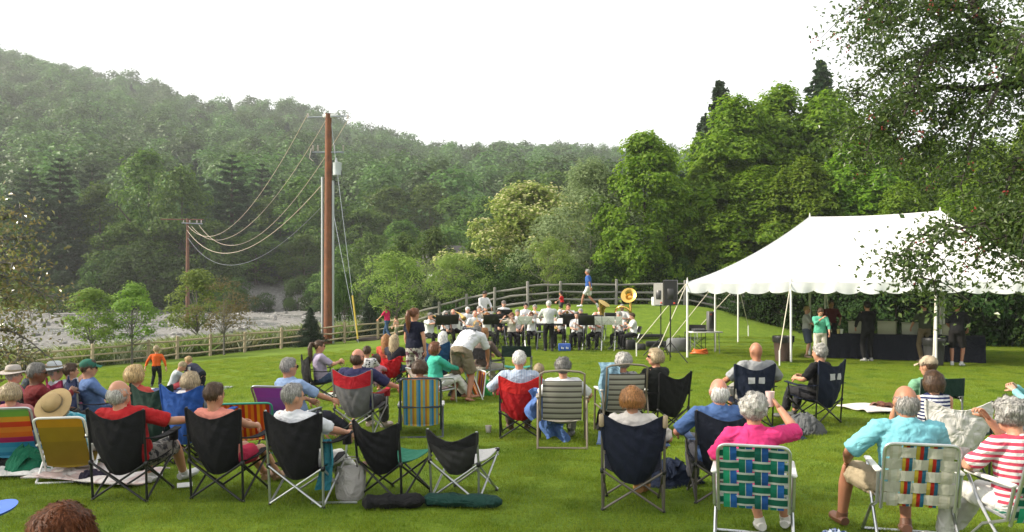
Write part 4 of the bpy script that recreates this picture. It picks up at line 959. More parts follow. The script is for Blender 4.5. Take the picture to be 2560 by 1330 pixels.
def person(label, loc, yaw, hip=.50, lean=8, lean2=None, twist=0, side=0, feet=None, hands=None, poles=None, head=(0, 0, 0), h=1.72, fat=1.0, fem=False,
           shirt=None, sleeve=.5, pants=None, leg=.97, skirt=None, hair=None, shoes=None, skin='pale', vox=.018, group=None, glasses=None, hat=None, knee=None, curl=35, eyes=True, coat=None, child=False, collar=False):
    """pelvis above loc, facing +Y before yaw (degrees, left positive); feet / hands are local targets (right, left)"""
    global EYE
    t = thing('person', label, 'person', loc, R(yaw), group); k = h / 1.72; hk = 1.07 * (k if not child else .55 + .45 * k)
    sk = skin_mat(skin); lean2 = lean if lean2 is None else lean2
    p0 = V(0, 0, hip)
    def fr(s): # spine frame
        a = lean + (lean2 - lean) * min(1, s / .5); return rot_frame(twist * min(1, s / .45), a, side * min(1, s / .4))
    pts_ = {}; prev = p0; last = 0
    S = [-.09, 0, .10, .20, .32, .41, .475, .52]
    for s in S:
        if s <= 0: pts_[s] = p0 + fr(0)[2] * s * k
        else:
            prev = prev + fr((s + last) / 2)[2] * (s - last) * k; pts_[s] = prev; last = s
    hw = .165 if fem else .155; shw = .16 if fem else .185
    A = {-.09: (.125, .105), 0: (hw, .125), .10: (hw * .93, .118 + .02 * (fat - 1)), .20: (.132 if fem else .142, .105), .32: (.145 if fem else .16, .115), .41: (.150 if fem else .175, .112), .475: (.120 if fem else .145, .085), .52: (.062, .062)}
    def torso(mb, inf, s0=-.09, s1=.52, seg=16, wid=1.0):
        rings = []
        for s in S:
            if s < s0 or s > s1: continue
            a, b = A[s]; belly = fat if s in (0, .10, .20, .32) else 1 + (fat - 1) * .5
            rr_, ff_, _ = fr(s); a = a * k * (1 + (belly - 1) * .8) * wid + inf; b = b * k * belly + inf
            bel = ff_ * (belly - 1) * .06 * k if s in (.10, .20) else 0
            rings.append([pts_[s] + bel + rr_ * a * np.sign(math.cos(q)) * abs(math.cos(q)) ** .85 + ff_ * b * np.sign(math.sin(q)) * abs(math.sin(q)) ** .85 for q in (2 * math.pi * j / seg for j in range(seg))])
        mb.loft(rings)
    rS, fS, uS = fr(.5); rP, fP, uP = fr(0)
    nb = pts_[.52]; hr, hf, hu = rot_frame(head[0], head[1], head[2] if len(head) > 2 else 0)
    hc = nb + k * .022 * uS + hk * (.112 * hu + .018 * hf)
    # joints
    sh = [pts_[.475] + rS * s * shw * k * (1 + (fat - 1) * .4) - uS * .012 * k for s in (1, -1)]
    hj = [p0 + rP * s * .09 * k - uP * .02 * k for s in (1, -1)]
    ua, fa_, th, sn = .285 * k, .245 * k, .42 * k, .42 * k
    if feet is None: feet = [(.12, .50, .075), (-.12, .50, .075)]
    if hands is None: hands = [(.14, .30, hip + .16), (-.14, .30, hip + .16)]
    poles = poles or [(.8, -.5, -.5), (-.8, -.5, -.5)]; knee = knee or [(.15, .6, 1), (-.15, .6, 1)]
    ar = [ik(sh[i], hands[i], ua, fa_, poles[i]) for i in (0, 1)]; lg = [ik(hj[i], feet[i], th, sn, knee[i]) for i in (0, 1)]
    # body: one continuous skin
    mb = MB(); torso(mb, -.012 * k if shirt else 0)
    mb.tube([nb - uS * .05 * k, nb, hc - hu * .05 * hk - hf * .02 * hk], [.062 * k, .054 * k, .052 * hk], 10)
    mb.ell(hc, [hr * .074 * hk, hf * .094 * hk, hu * .108 * hk], 14, 11); mb.ell(hc + (hf * .030 - hu * .060) * hk, [hr * .056 * hk, hf * .058 * hk, hu * .056 * hk], 12, 8)
    mb.tube([hc + (hf * .080 + hu * .012) * hk, hc + (hf * .108 - hu * .026) * hk], [.011 * hk, .016 * hk], 6, round_ends=True)
    mb.ell(hc + (hf * .083 + hu * .024) * hk, [hr * .05 * hk, hf * .014 * hk, hu * .012 * hk], 8, 6)
    for s in (1, -1): mb.ell(hc + (hr * s * .080 - hf * .008 - hu * .01) * hk, [hr * .016 * hk, hf * .022 * hk, hu * .034 * hk], 8, 6)
    for i in (0, 1):
        e, w_ = ar[i]; mb.tube([sh[i] - rS * (1, -1)[i] * .04 * k, sh[i], (sh[i] + e) / 2, e, e + (w_ - e) * .3, w_], [v * k * (1 + (fat - 1) * .5) for v in (.05, .052, .046, .039, .041, .026)], 10, round_ends=True)
        kn, an = lg[i]; mb.tube([hj[i], (hj[i] + kn) / 2, kn, kn + (an - kn) * .32, an], [v * k * (1 + (fat - 1) * .5) for v in (.083, .070, .052, .054, .034)], 10, round_ends=True)
    hm_ = MB(); toe = []
    for i in (0, 1):
        e, w_ = ar[i]; d = nrm(w_ - e); s = (1, -1)[i]; pn = nrm(-uS * .5 - rS * s * .8)
        hand_geo(hm_, w_, d, pn, s, hk, curl)
        kn, an = lg[i]; shin = nrm(an - kn); fd = V(rP[0] * 0, 1, 0) + V(s * .18, 0, 0)
        if abs(shin[2]) < .75: fd = nrm(V(shin[0] * .4, shin[1] * .4, .75)) if shin[1] > 0 else nrm(V(s * .1, -.3, -.75))
        fd = nrm(fd - shin * np.dot(fd, shin) * .3); toe.append(fd)
        if shoes is None: hm_.tube([an - fd * .05 * k + shin * .03 * k, an + fd * .04 * k + shin * .045 * k, an + fd * .15 * k + shin * .06 * k], [.036 * k, .042 * k, .028 * k], 8, round_ends=True, flat=.75)
    job('body', mb, sk, t, vox, 2, hm_)
    b_ = t
    if shoes:
        for i in (0, 1):
            kn, an = lg[i]; shin = nrm(an - kn); fd = toe[i]; m = MB(); s0_ = an + shin * .03 * k
            m.tube([s0_ - fd * .065 * k, s0_ - fd * .02 * k, s0_ + fd * .06 * k + shin * .012 * k, s0_ + fd * .15 * k + shin * .018 * k, s0_ + fd * .19 * k + shin * .02 * k], [.036 * k, .047 * k, .048 * k, .042 * k, .02 * k], 9, flat=.9)
            m.tube([an - shin * .04 * k, s0_], [.043 * k, .046 * k], 9); m.build('shoe', plain(shoes, .55, 0, .15, 20), t)
    if pants is not None:
        m = MB(); torso(m, .012 * k, -.09, .10)
        for i in (0, 1):
            kn, an = lg[i]; P_ = [hj[i] + uP * .03 * k, (hj[i] + kn) / 2, kn]; r_ = [.098, .085, .070]
            if skirt: P_ = [hj[i] + uP * .03 * k, (hj[i] + kn) / 2, kn + (kn - hj[i]) * .02]; r_ = [.11, .105, .10]
            elif leg > 1e-6 and leg <= .5: q = leg / .5; P_ = [hj[i] + uP * .03 * k, hj[i] + (kn - hj[i]) * q * .5, hj[i] + (kn - hj[i]) * q]; r_ = [.10, .096, .092]
            else: q = (leg - .5) / .5; P_ += [kn + (an - kn) * .45 * q, kn + (an - kn) * q]; r_ += [.068, .060]
            m.tube(P_, [v * k * (1 + (fat - 1) * .5) for v in r_], 10, round_ends=False)
        if skirt: m.tube([p0 + uP * .02, (lg[0][0] + lg[1][0]) / 2], [.15 * k, .13 * k], 10)
        job('skirt' if skirt else ('shorts' if leg <= .5 else 'trousers'), m, pants, t, vox, 3, None, -.008 if vox < .027 else None)
    if shirt is not None:
        m = MB(); torso(m, .016 * k, 0 if pants is not None else -.09, .52)
        for i in (0, 1):
            e, w_ = ar[i]; s = (1, -1)[i]; base = [pts_[.41] + rS * s * .08 * k, sh[i] - rS * s * .03 * k, sh[i]]; rb_ = [.07, .068, .068]
            if sleeve <= 0: P_, r_ = base, [.07, .06, .05]
            elif sleeve <= .5: q = sleeve / .5; P_ = base + [sh[i] + (e - sh[i]) * q * .5, sh[i] + (e - sh[i]) * q]; r_ = rb_ + [.064, .066]
            else: q = (sleeve - .5) / .5; P_ = base + [(sh[i] + e) / 2, e, e + (w_ - e) * q]; r_ = rb_ + [.060, .053, .040]
            m.tube(P_, [v * k * (1 + (fat - 1) * .4) for v in r_], 10)
        if collar: m.tube([nb - uS * .03 * k, nb + uS * .028 * k], [.075 * k, .066 * k], 12)
        job('shirt', m, shirt, t, vox, 3, None, -.010 if vox < .027 else None)
    # hair
    def hp(x, y, z): return hc + (hr * x + hf * y + hu * z) * hk
    def hax(a, b, c): return [hr * a * hk, hf * b * hk, hu * c * hk]
    hv = min(vox, .014) if vox < FAR else .022
    if hair:
        st, col = hair; m = MB(); rg = np.random.default_rng(abs(hash(label)) % 9999 if False else sum(map(ord, label))); hmt = hair_mat(HAIR[col])
        if st != 'fringe':
            m.ell(hp(0, -.016, .024), hax(.083, .093, .100), 16, 12); m.ell(hp(0, .03, .075), hax(.066, .052, .042), 12, 8)
            for s in (1, -1): m.ell(hp(s * .066, -.012, .028), hax(.022, .045, .048), 8, 6)
        if st == 'short': pass
        elif st == 'fringe':
            m.ell(hp(0, -.022, -.022), hax(.081, .086, .082), 16, 12)
            for s in (1, -1): m.ell(hp(s * .066, .0, .0), hax(.016, .034, .034), 8, 6)
        elif st in ('curly', 'bigcurly'):
            big = 1.0 if st == 'curly' else 1.25
            m.ell(hp(0, -.03, .02), hax(.092 * big, .088 * big, .105), 14, 10)
            for _ in range(90):
                d = unit(rg, 1)[0]
                if d[1] > .45 and d[2] < .5 or d[2] < -.55: continue
                m.ell(hp(d[0] * .092 * big, -.024 + d[1] * .090 * big, .026 + d[2] * .105), hax(*(rg.uniform(.016, .026, 3))), 6, 5)
        elif st == 'bob':
            for a in np.linspace(75, 285, 15): m.tube([hp(-.074 * math.sin(R(a)), .075 * math.cos(R(a)) - .012, .05), hp(-.088 * math.sin(R(a)), .088 * math.cos(R(a)) - .014, -.03), hp(-.082 * math.sin(R(a)), .080 * math.cos(R(a)) - .014, -.098 + .012 * math.sin(a * 7))], [.03 * hk, .030 * hk, .014 * hk], 6, round_ends=True)
        elif st in ('long', 'pony'):
            if st == 'long':
                for a in np.linspace(95, 265, 13): m.tube([hp(-.076 * math.sin(R(a)), .078 * math.cos(R(a)) - .012, .04), hp(-.086 * math.sin(R(a)), .084 * math.cos(R(a)) - .018, -.07), hp(-.08 * math.sin(R(a)), .07 * math.cos(R(a)) - .035, -.19), hp(-.06 * math.sin(R(a)), .05 * math.cos(R(a)) - .055, -.30 + .02 * math.sin(a * 5))], [.028 * hk, .028 * hk, .024 * hk, .008 * hk], 6, round_ends=True)
            else:
                m.tube([hp(0, -.09, .06), hp(0, -.15, .055), hp(.005, -.175, -.03), hp(.01, -.165, -.14), hp(0, -.15, -.26), hp(0, -.15, -.33)], [.022 * hk, .036 * hk, .046 * hk, .046 * hk, .032 * hk, .008 * hk], 10, round_ends=True)
        elif st == 'flat': m.ell(hp(0, .02, .085), hax(.07, .07, .03), 10, 6)
        elif st == 'hair_page':
            for a in np.linspace(60, 300, 18): m.tube([hp(-.07 * math.sin(R(a)), .07 * math.cos(R(a)) - .01, .06), hp(-.09 * math.sin(R(a)), .09 * math.cos(R(a)) - .012, -.01), hp(-.086 * math.sin(R(a)), .085 * math.cos(R(a)) - .012, -.06)], [.03 * hk, .032 * hk, .02 * hk], 6, round_ends=True)
        job('hair', m, hmt, t, hv, 1 if 'curly' in st else 2, None, .005 if st in ('curly', 'bigcurly') else (.007 if st == 'fringe' else (.003 if col == 'gloss' else .005)))
    if hat:
        kind, hm2 = hat; m = MB()
        if kind == 'brim':
            rings = [[hp(r_ * math.cos(q), -.012 + r_ * 1.08 * math.sin(q), z + .012 * math.sin(2 * q) * (r_ > .12)) for q in (2 * math.pi * j / 24 for j in range(24))] for r_, z in ((.175, .045), (.178, .050), (.13, .062), (.095, .062), (.092, .10), (.085, .135), (.06, .155), (.02, .158))]; m.loft(rings); o = m.build('hat', hm2, t)
            MB().loft([[hp(r_ * math.cos(q), -.012 + r_ * 1.08 * math.sin(q), z) for q in (2 * math.pi * j / 24 for j in range(24))] for r_, z in ((.097, .066), (.097, .09))], cap=False).build('hat_band', plain(tuple(v * .6 for v in (.4, .33, .2)), .8), o)
        else:
            m.ell(hp(0, -.012, .045), hax(.088, .104, .082), 16, 10); m2 = m.build('cap', hm2, t)
            MB().sheet(lambda u, v: hp((2 * u - 1) * .075 * (1 - .25 * v * v), .075 + .085 * v * (1 - .35 * (2 * u - 1) ** 2), .052 - .018 * v - .022 * (2 * u - 1) ** 2), 8, 4, .006).build('peak', hm2, m2)
    if eyes:
        if EYE is None: EYE = MB().ell((0, 0, 0), (.011, .011, .010), 8, 6).mesh('eye')
        for s in (1, -1):
            o = mesh_obj('eye', EYE, plain((.03, .022, .018), .2), t); o.location = hp(s * .030, .083, .008)
        MB().ell(hp(0, .083, -.058), hax(.022, .010, .006), 8, 5).build('mouth', plain((.28, .085, .07), .5), t)
    if glasses:
        m = MB()
        for s in (1, -1): m.ell(hp(s * .033, .094, .010), hax(.028, .006, .020), 10, 6)
        for s in (1, -1): m.tube([hp(s * .058, .088, .014), hp(s * .080, .0, .012)], .003 * hk, 4)
        m.build('sunglasses', plain((.012, .012, .014), .15), t)
    return dict(root=t, hands=[a[1] for a in ar], elbows=[a[0] for a in ar], dirs=[nrm(a[1] - a[0]) for a in ar], head=hc, hf=hf, hr=hr, hu=hu, chest=pts_[.41], tr=rS, tf=fS, tu=uS, feet=[l[1] for l in lg], k=k)

def world(pz, p):
    """person-local point to world"""
    r = pz['root']; c, s = math.cos(r.rotation_euler[2]), math.sin(r.rotation_euler[2]); p = np.asarray(p, float)
    return V(c * p[0] - s * p[1] + r.location[0], s * p[0] + c * p[1] + r.location[1], p[2] + r.location[2])
def grip(pz, i, off=.075, side=.03):
    """world point inside hand i"""
    return world(pz, pz['hands'][i] + pz['dirs'][i] * off * pz['k'] - V(0, 0, side))

def strands(co, nr, nv, curly):
    """loose locks lying on a head of hair"""
    rg = np.random.default_rng(nv); m = MB(); c = co.mean(0); n = 700
    for i in rg.integers(0, nv, n):
        p, q = co[i].astype(float), nr[i].astype(float); d = V(0, 0, -1) if not curly else unit(rg, 1)[0]
        d = d + rg.normal(size=3) * .35 + nrm(p - c) * .3 * (1 if p[2] > c[2] else 0); t = nrm(d - q * np.dot(d, q)); s = np.cross(t, q) * rg.uniform(.0012, .0032); l = rg.uniform(.02, .065)
        a, b, e = p - t * l * .5 - q * .003, p + q * rg.uniform(.003, .009), p + t * l * .5 + q * rg.uniform(-.004, .012)
        m.add([a - s, a + s, b + s, b - s, e], [(0, 1, 2, 3), (3, 2, 4)])
    return m

def grow_all():
    """turn every collected shape into one smooth surface"""
    tmp = []
    for name, mb, mat, par, vox, sm, extra, disp in JOBS:
        o = bpy.data.objects.new('grow', mb.mesh('grow', False)); COL.objects.link(o)
        m = o.modifiers.new('r', 'REMESH'); m.mode = 'VOXEL'; m.voxel_size = vox; m.adaptivity = 0
        m = o.modifiers.new('s', 'SMOOTH'); m.iterations = sm; m.factor = .5
        tmp.append(o)
    dg = bpy.context.evaluated_depsgraph_get(); dg.update()
    for o, (name, mb, mat, par, vox, sm, extra, disp) in zip(tmp, JOBS):
        ev = o.evaluated_get(dg); src = ev.to_mesh(); nv, nf = len(src.vertices), len(src.polygons)
        co = np.empty(nv * 3, np.float32); src.vertices.foreach_get('co', co); co = co.reshape(-1, 3)
        faces = [tuple(p.vertices) for p in src.polygons]
        if disp:
            for i in range(nv):
                if disp > 0: n_ = mnoise.noise_vector(Vector(co[i] * 38)); co[i] += np.array(n_) * disp
                else:
                    q_ = Vector((co[i][0] * 9, co[i][1] * 9, co[i][2] * 16)); n_ = mnoise.noise(q_ + 2.2 * mnoise.noise_vector(q_ * .5)); co[i] += np.array(src.vertices[i].normal) * (1 - abs(n_) * 2.2) * -disp * .9
        vs_ = [tuple(map(float, c)) for c in co]
        if name == 'hair' and vox < .02 and disp > .002:
            extra = strands(co, np.array([tuple(v.normal) for v in src.vertices]), nv, sm == 1)
        if extra is not None:
            b = len(vs_); vs_ += extra.v; faces += [tuple(i + b for i in f) for f in extra.f]
        ev.to_mesh_clear()
        me_ = bpy.data.meshes.new(name); me_.from_pydata(vs_, [], faces); me_.polygons.foreach_set('use_smooth', [True] * len(me_.polygons)); me_.update()
        mesh_obj(name, me_, mat, par)
    for o in tmp:
        md = o.data; bpy.data.objects.remove(o); bpy.data.meshes.remove(md)
    JOBS.clear()
# ------------------------------------------------------------------ white pole tent
TA = V(5.37, 24.5, 0); tf = V(.866, -.5, 0); tg = V(.5, .866, 0); EZ, PZ = 2.30, 4.42
tent = thing('tent', 'large white pole tent with scalloped valance and guy ropes', 'tent', (TA[0], TA[1], Z(TA[0], TA[1])))
OZ = Z(TA[0], TA[1])
def tp(a, b, z): return tf * a + tg * b + V(0, 0, z - OZ)
FS = [0, 3.05, 6.73, 9.78]; DS = [0, 3.05, 6.1]
VINYL = plain((.66, .66, .645), .45, 0, .10, 1.3, .15, .12, .4); VAL = plain((.66, .69, .70), .5, 0, .12, 3, .2, .18, .3); POLE_W = plain((.72, .71, .68), .45, 0, .1, 6); ROPE = plain((.62, .57, .45), .8)
P1, P2 = (FS[1], DS[1]), (FS[2], DS[1])
ring_ = [(FS[0], 0), (FS[1], 0), (FS[2], 0), (FS[3], 0), (FS[3], DS[1]), (FS[3], DS[2]), (FS[2], DS[2]), (FS[1], DS[2]), (FS[0], DS[2]), (FS[0], DS[1])]
tops = [(P1, P1), (P1, P2), (P2, P2), (P2, P2), (P2, P2), (P2, P2), (P2, P1), (P1, P1), (P1, P1), (P1, P1)]
cen = (FS[1] + FS[2]) / 2, DS[1]
for i in range(10):
    p, q = ring_[i], ring_[(i + 1) % 10]; r0, r1 = tops[i]
    def pan(u, v):
        b = V(*p) * (1 - u) + V(*q) * u; t_ = V(*r0) * (1 - u) + V(*r1) * u; c = b * (1 - v) + t_ * v
        z = EZ + (PZ - EZ) * v - .22 * 4 * v * (1 - v) - math.sin(math.pi * u) * (.05 * (1 - v) + .10 * 4 * v * (1 - v) + .05 * v * (r0 != r1)) + .006 * math.sin(u * 40) * (1 - v)
        return tp(c[0], c[1], z)
    cp = MB().sheet(pan, 14, 14, .012).build('canopy_panel', VINYL, tent)
    for us in (.002, .34, .67):
        MB().tube([V(*pan(us, v)) + V(0, 0, .009) for v in np.linspace(0, 1 if r0 != r1 or us < .1 else .93, 12)], .009, 5).build('seam', VAL, cp)
    L_ = math.hypot(q[0] - p[0], q[1] - p[1]); nsc = max(2, round(L_ / .62)); on = nrm(V((p[0] + q[0]) / 2 - cen[0], (p[1] + q[1]) / 2 - cen[1], 0)); on = tf * on[0] + tg * on[1]
    def val(u, v):
        b = V(*p) * (1 - u) + V(*q) * u; sc = .23 + .085 * abs(math.sin(math.pi * u * nsc)) ** .7
        z = EZ - math.sin(math.pi * u) * .05 - sc * v; return tp(b[0], b[1], z) + on * (.025 + .05 * v * math.sin(u * 23 + i) + .02 * v * math.sin(u * 61 + 2 * i))
    MB().sheet(val, nsc * 8, 4, .008).build('valance', VAL, tent)
def gz(v3): # local ground height below a local point
    return Z(v3[0] + TA[0], v3[1] + TA[1]) - OZ
for i, (a, b) in enumerate(ring_):
    p = tp(a, b, EZ); g0 = V(p[0], p[1], gz(p)); MB().tube([g0, V(p[0], p[1], p[2] + .03), V(p[0], p[1], p[2] + .16)], [.032, .032, .008], 10).build('side_pole', POLE_W, tent)
    outs = []
    if a in (FS[0], FS[3]) : outs.append(tf * (-1 if a == FS[0] else 1))
    if b in (DS[0], DS[2]): outs.append(tg * (-1 if b == DS[0] else 1))
    if len(outs) == 2 and b == DS[0]: outs = [nrm(outs[0] + outs[1] * .25), nrm(outs[1] + outs[0] * .25)]
    for o_ in outs:
        s = p + o_ * 1.55; s = V(s[0], s[1], gz(s)); up_ = V(0, 0, .38)
        MB().tube([p, s + up_ + (p - s) * .02], .013, 5).build('guy_rope', ROPE, tent); MB().tube([s - V(0, 0, .1), s + up_ * 1.12], [.018, .022], 6).build('stake', POLE_W, tent)
for (a, b) in (P1, P2):
    p = tp(a, b, PZ); MB().tube([V(p[0], p[1], gz(p)), p, p + V(0, 0, .13)], [.045, .03, .006], 10).build('center_pole', POLE_W, tent)

# ------------------------------------------------------------------ under and round the tent
def tw(a, b): # tent coordinates to world ground
    q = TA + tf * a + tg * b; return (q[0], q[1], Z(q[0], q[1]))
NAVY = cloth((.012, .014, .024), .02, .7)
YT = -math.atan2(.5, .866)
def serving_table(label, px, d, w_, rz):
    l = at(px, d); t = thing('serving_table', label, 'table', l, rz)
    MB().box((0, 0, .74), (w_, .74, .03), bev=.008).build('table_top', plain((.6, .6, .58), .6), t)
    m = MB(); pr = [(-w_ / 2 - .02, -.39), (w_ / 2 + .02, -.39), (w_ / 2 + .02, .39), (-w_ / 2 - .02, .39)]; P = []
    for i in range(4):
        a, b = V(*pr[i]), V(*pr[(i + 1) % 4])
        for k in range(14): P.append(a + (b - a) * k / 14)
    m.loft([[V(p[0] * (1 + .03 * math.sin(j * 2.3) * f), p[1] * (1 + .09 * math.sin(j * 2.1) * f), z) for j, p in enumerate(P)] for z, f in ((.02, 1), (.4, .8), (.72, .2), (.762, 0))]); m.build('tablecloth', NAVY, t)
    for sx in (-1, 1):
        for sy in (-1, 1): MB().tube([(sx * w_ * .42, sy * .3, 0), (sx * w_ * .42, sy * .3, .73)], .016, 6).build('leg', STEEL_GREY, t)
    return t
serving_table('navy draped serving table beside the woman in green', 2120, 24.4, 1.25, YT); serving_table('navy draped serving table between the two tent visitors in black', 2250, 23.6, 1.7, YT); serving_table('navy draped serving table behind the second bin', 2395, 22.9, 1.3, YT)
def food_box(label, px, d, w_, h_, c):
    x, y, z = at(px, d); t = thing('food_box', label, 'box', (x, y, z + .765), YT); MB().box((0, 0, h_ / 2), (w_, .34, h_), bev=.02).build('tub', c, t); MB().box((0, 0, h_ + .012), (w_ + .03, .37, .03), bev=.01).build('lid', c, t)
PALE = plain((.50, .50, .36), .5, 0, .1, 5, 0, .3)
food_box('pale square food tub on the table next to the paper cups', 2140, 24.3, .40, .34, PALE); food_box('large pale square tub on the middle serving table', 2218, 23.7, .50, .36, PALE); food_box('pale rounded tub next to the large square one', 2275, 23.5, .42, .32, plain((.42, .43, .33), .5)); food_box('small pale box on the table behind the second bin', 2370, 22.95, .3, .28, PALE)
def cup(label, p, c=(.8, .8, .78), r=.038, h_=.11, group=None, tilt=(0, 0), rim=None):
    t = thing('cup', label, 'cup', tuple(p), 0, group); t.rotation_euler = (tilt[0], tilt[1], 0)
    m = MB(); rg = lambda z, q: [V(q * math.cos(a), q * math.sin(a), z) for a in (2 * math.pi * j / 14 for j in range(14))]
    m.loft([rg(0, r * .72), rg(h_, r), rg(h_, r * .93), rg(.012, r * .66)]); m.build('cup_wall', plain(c, .4, 0, .05, 9, 0, .3), t)
    if rim: MB().loft([rg(h_ * .2, r * .70), rg(h_ * .78, r * .88)]).build('drink', plain(rim, .2), t)
    return t
for px, c in ((2104, 'white paper cup on the serving table next to a yellow one'), (2096, 'yellow paper cup on the serving table')):
    x, y, z = at(px, 24.1); cup(c, (x, y, z + .765), (.8, .8, .78) if 'white' in c[:6] else (.6, .5, .2), .05, .14)
def bin_(label, px, d, col):
    t = thing('trash_bin', label, 'trash bin', at(px, d)); rg = lambda z, q, wob=0: [V((q + wob * math.sin(j * 1.7)) * math.cos(a), (q + wob * math.sin(j * 2.3)) * math.sin(a), z) for j, a in enumerate(2 * math.pi * j / 24 for j in range(24))]
    MB().loft([rg(0, .22), rg(.35, .25), rg(.68, .275), rg(.70, .295), rg(.73, .295), rg(.73, .27)]).build('bin', plain(col, .55, 0, .15, 6), t)
    MB().loft([rg(.56, .297, .012), rg(.64, .302, .008), rg(.70, .31, .008), rg(.745, .30, .012), rg(.735, .24, .01), rg(.6, .2, .01)], cap=False).build('bin_liner', plain((.012, .012, .013), .3), t)
    for s in (-1, 1): MB().box((s * .285, 0, .62), (.04, .11, .03), bev=.008).build('handle', plain(col, .55), t)
bin_('brown trash bin with black liner by the tent pole and woman in green', 1958, 23.3, (.055, .030, .022)); bin_('dark trash bin with glossy liner at the second tent pole', 2335, 21.6, (.02, .02, .022))

def speaker(label, px, d, h0, w_, h_, dep, col, yaw, tilt=0, lamp=None):
    x, y, z = at(px, d); t = thing('loudspeaker', label, 'loudspeaker', (x, y, z + h0), yaw)
    MB().add([(-w_ / 2, dep / 2, 0), (w_ / 2, dep / 2, 0), (w_ * .42, -dep / 2, .0), (-w_ * .42, -dep / 2, 0), (-w_ / 2, dep / 2, h_), (w_ / 2, dep / 2, h_), (w_ * .42, -dep / 2, h_ * .97), (-w_ * .42, -dep / 2, h_ * .97)], [(3, 2, 1, 0), (4, 5, 6, 7), (0, 1, 5, 4), (1, 2, 6, 5), (2, 3, 7, 6), (3, 0, 4, 7)]).build('cabinet', col, t, False)
    MB().box((0, dep / 2 + .01, h_ / 2), (w_ * .92, .02, h_ * .92), bev=.005).build('grille', plain((.02, .02, .02), .6), t)
    MB().box((0, -dep / 2 - .008, h_ * .45), (w_ * .4, .02, h_ * .4), bev=.005).build('rear_panel', plain((.03, .03, .032), .4), t)
    if lamp: MB().box((w_ * .25, -dep / 2 - .02, .06), (.05, .02, .05), bev=.006).build('badge', plain((.55, .05, .02), .4), t)
    s = thing('speaker_stand', label.replace('loudspeaker', 'tripod stand under the loudspeaker'), 'speaker stand', (x, y, z), yaw)
    MB().tube([(0, 0, .32), (0, 0, h0 + .03)], .018, 8).build('pole', STEEL_BLK, s); MB().tube([(0, 0, .45), (0, 0, .62)], .028, 8).build('collar', STEEL_BLK, s); MB().tube([(0, 0, h0 * .72), (0, 0, h0 * .76)], .026, 8).build('clamp', STEEL_BLK, s)
    for a in (90, 210, 330):
        ca, sa = math.cos(R(a)), math.sin(R(a)); MB().tube([(0, 0, .58), (.55 * ca, .55 * sa, .01)], .016, 6).build('leg', STEEL_BLK, s); MB().tube([(0, 0, .30), (.28 * ca, .28 * sa, .29)], .009, 5).build('brace', STEEL_BLK, s)
speaker('black loudspeaker facing the lawn with a red badge on its back', 1676, 22.6, 1.62, .42, .72, .36, plain((.012, .012, .013), .45), R(-10), 0, True)
speaker('grey loudspeaker half hidden by the black one', 1652, 25.0, 1.62, .40, .68, .34, plain((.30, .29, .27), .4), R(-35), 0, True)
x, y, z = at(1762, 26.3); t = thing('folding_table', 'small white folding table with sound gear beside the tent', 'table', (x, y, z), .1)
MB().box((0, 0, .70), (1.05, .55, .04), bev=.012).build('table_top', plain((.68, .68, .66), .5), t)
for sx in (-1, 1):
    for sy in (-1, 1): MB().tube([(sx * .42, sy * .22, 0), (sx * .40, sy * .2, .69)], .014, 6).build('leg', STEEL_GREY, t)
t2 = thing('column_speaker', 'upright grey column loudspeaker standing on the folding table', 'loudspeaker', (x + .18, y, z + .722), .1); MB().box((0, 0, .33), (.2, .22, .66), bev=.02).build('cabinet', plain((.10, .10, .10), .5), t2); MB().box((0, -.115, .35), (.15, .015, .5), bev=.004).build('grille', plain((.035, .035, .035), .7), t2); MB().box((-.02, -.128, .56), (.06, .012, .05)).build('badge', plain((.5, .04, .02), .4), t2)
t2 = thing('mixing_desk', 'low black mixing desk on the white folding table', 'mixer', (x - .2, y - .05, z + .722), .1); MB().box((0, 0, .04), (.42, .3, .07), np.array(Matrix.Rotation(R(8), 3, 'X')), bev=.01).build('case', plain((.02, .02, .022), .4), t2)
for i in range(6): MB().box((-.16 + i * .064, -.02, .085), (.02, .03, .02)).build('fader', plain((.3, .3, .3), .4), t2)
m = MB()
for k in range(3): m.tube([(.26 * (1 - .12 * k) * math.cos(a) * (1 + .1 * math.sin(3 * a + k)), .18 * (1 - .12 * k) * math.sin(a), .04 + .05 * k + .02 * math.sin(2 * a + k)) for a in np.linspace(0, 6.2, 30)], .03, 6)
o = m.build('cable_coil', plain((.62, .13, .02), .5)); o.location = at(1749, 25.9); tag(o, 'coiled orange extension cable under the folding table', 'cable')
def case(label, px, d, size, col, yaw=0, name='instrument_case'):
    t = thing(name, label, 'case', at(px, d), yaw); MB().box((0, 0, size[2] * .46), (size[0], size[1], size[2] * .92), bev=min(size) * .18).build('shell', col, t); MB().tube([(-.08, 0, size[2] * .9), (-.06, 0, size[2] + .04), (.06, 0, size[2] + .04), (.08, 0, size[2] * .9)], .012, 5).build('handle', STEEL_BLK, t)
CB = plain((.014, .014, .015), .6, 0, .2, 8, .3)
case('black upright instrument case beside the clarinet player on the end chair', 1575, 27.9, (.34, .26, .40), CB, .2); case('small black case on the grass at the end of the band', 1602, 27.7, (.34, .24, .26), CB, -.2)
case('long flat black instrument case lying on the bank behind the loudspeakers', 1625, 30.8, (1.0, .35, .16), CB, .1); case('dark padded instrument bag on the grass left of the sound table', 1655, 29, (1.1, .5, .22), plain((.03, .03, .033), .8, 0, .3, 6, .5), .1)
case('grey equipment crate behind the loudspeaker stands', 1695, 27.0, (.72, .5, .5), plain((.16, .165, .17), .6), .1, 'equipment_crate')
x, y, z = at(1411, 27.3); t = thing('cooler_box', 'blue plastic box with white lettering on the grass by the conductor', 'box', (x, y, z), 0); MB().box((0, 0, .13), (.40, .28, .26), bev=.02).build('tub', plain((.03, .11, .48), .4), t)
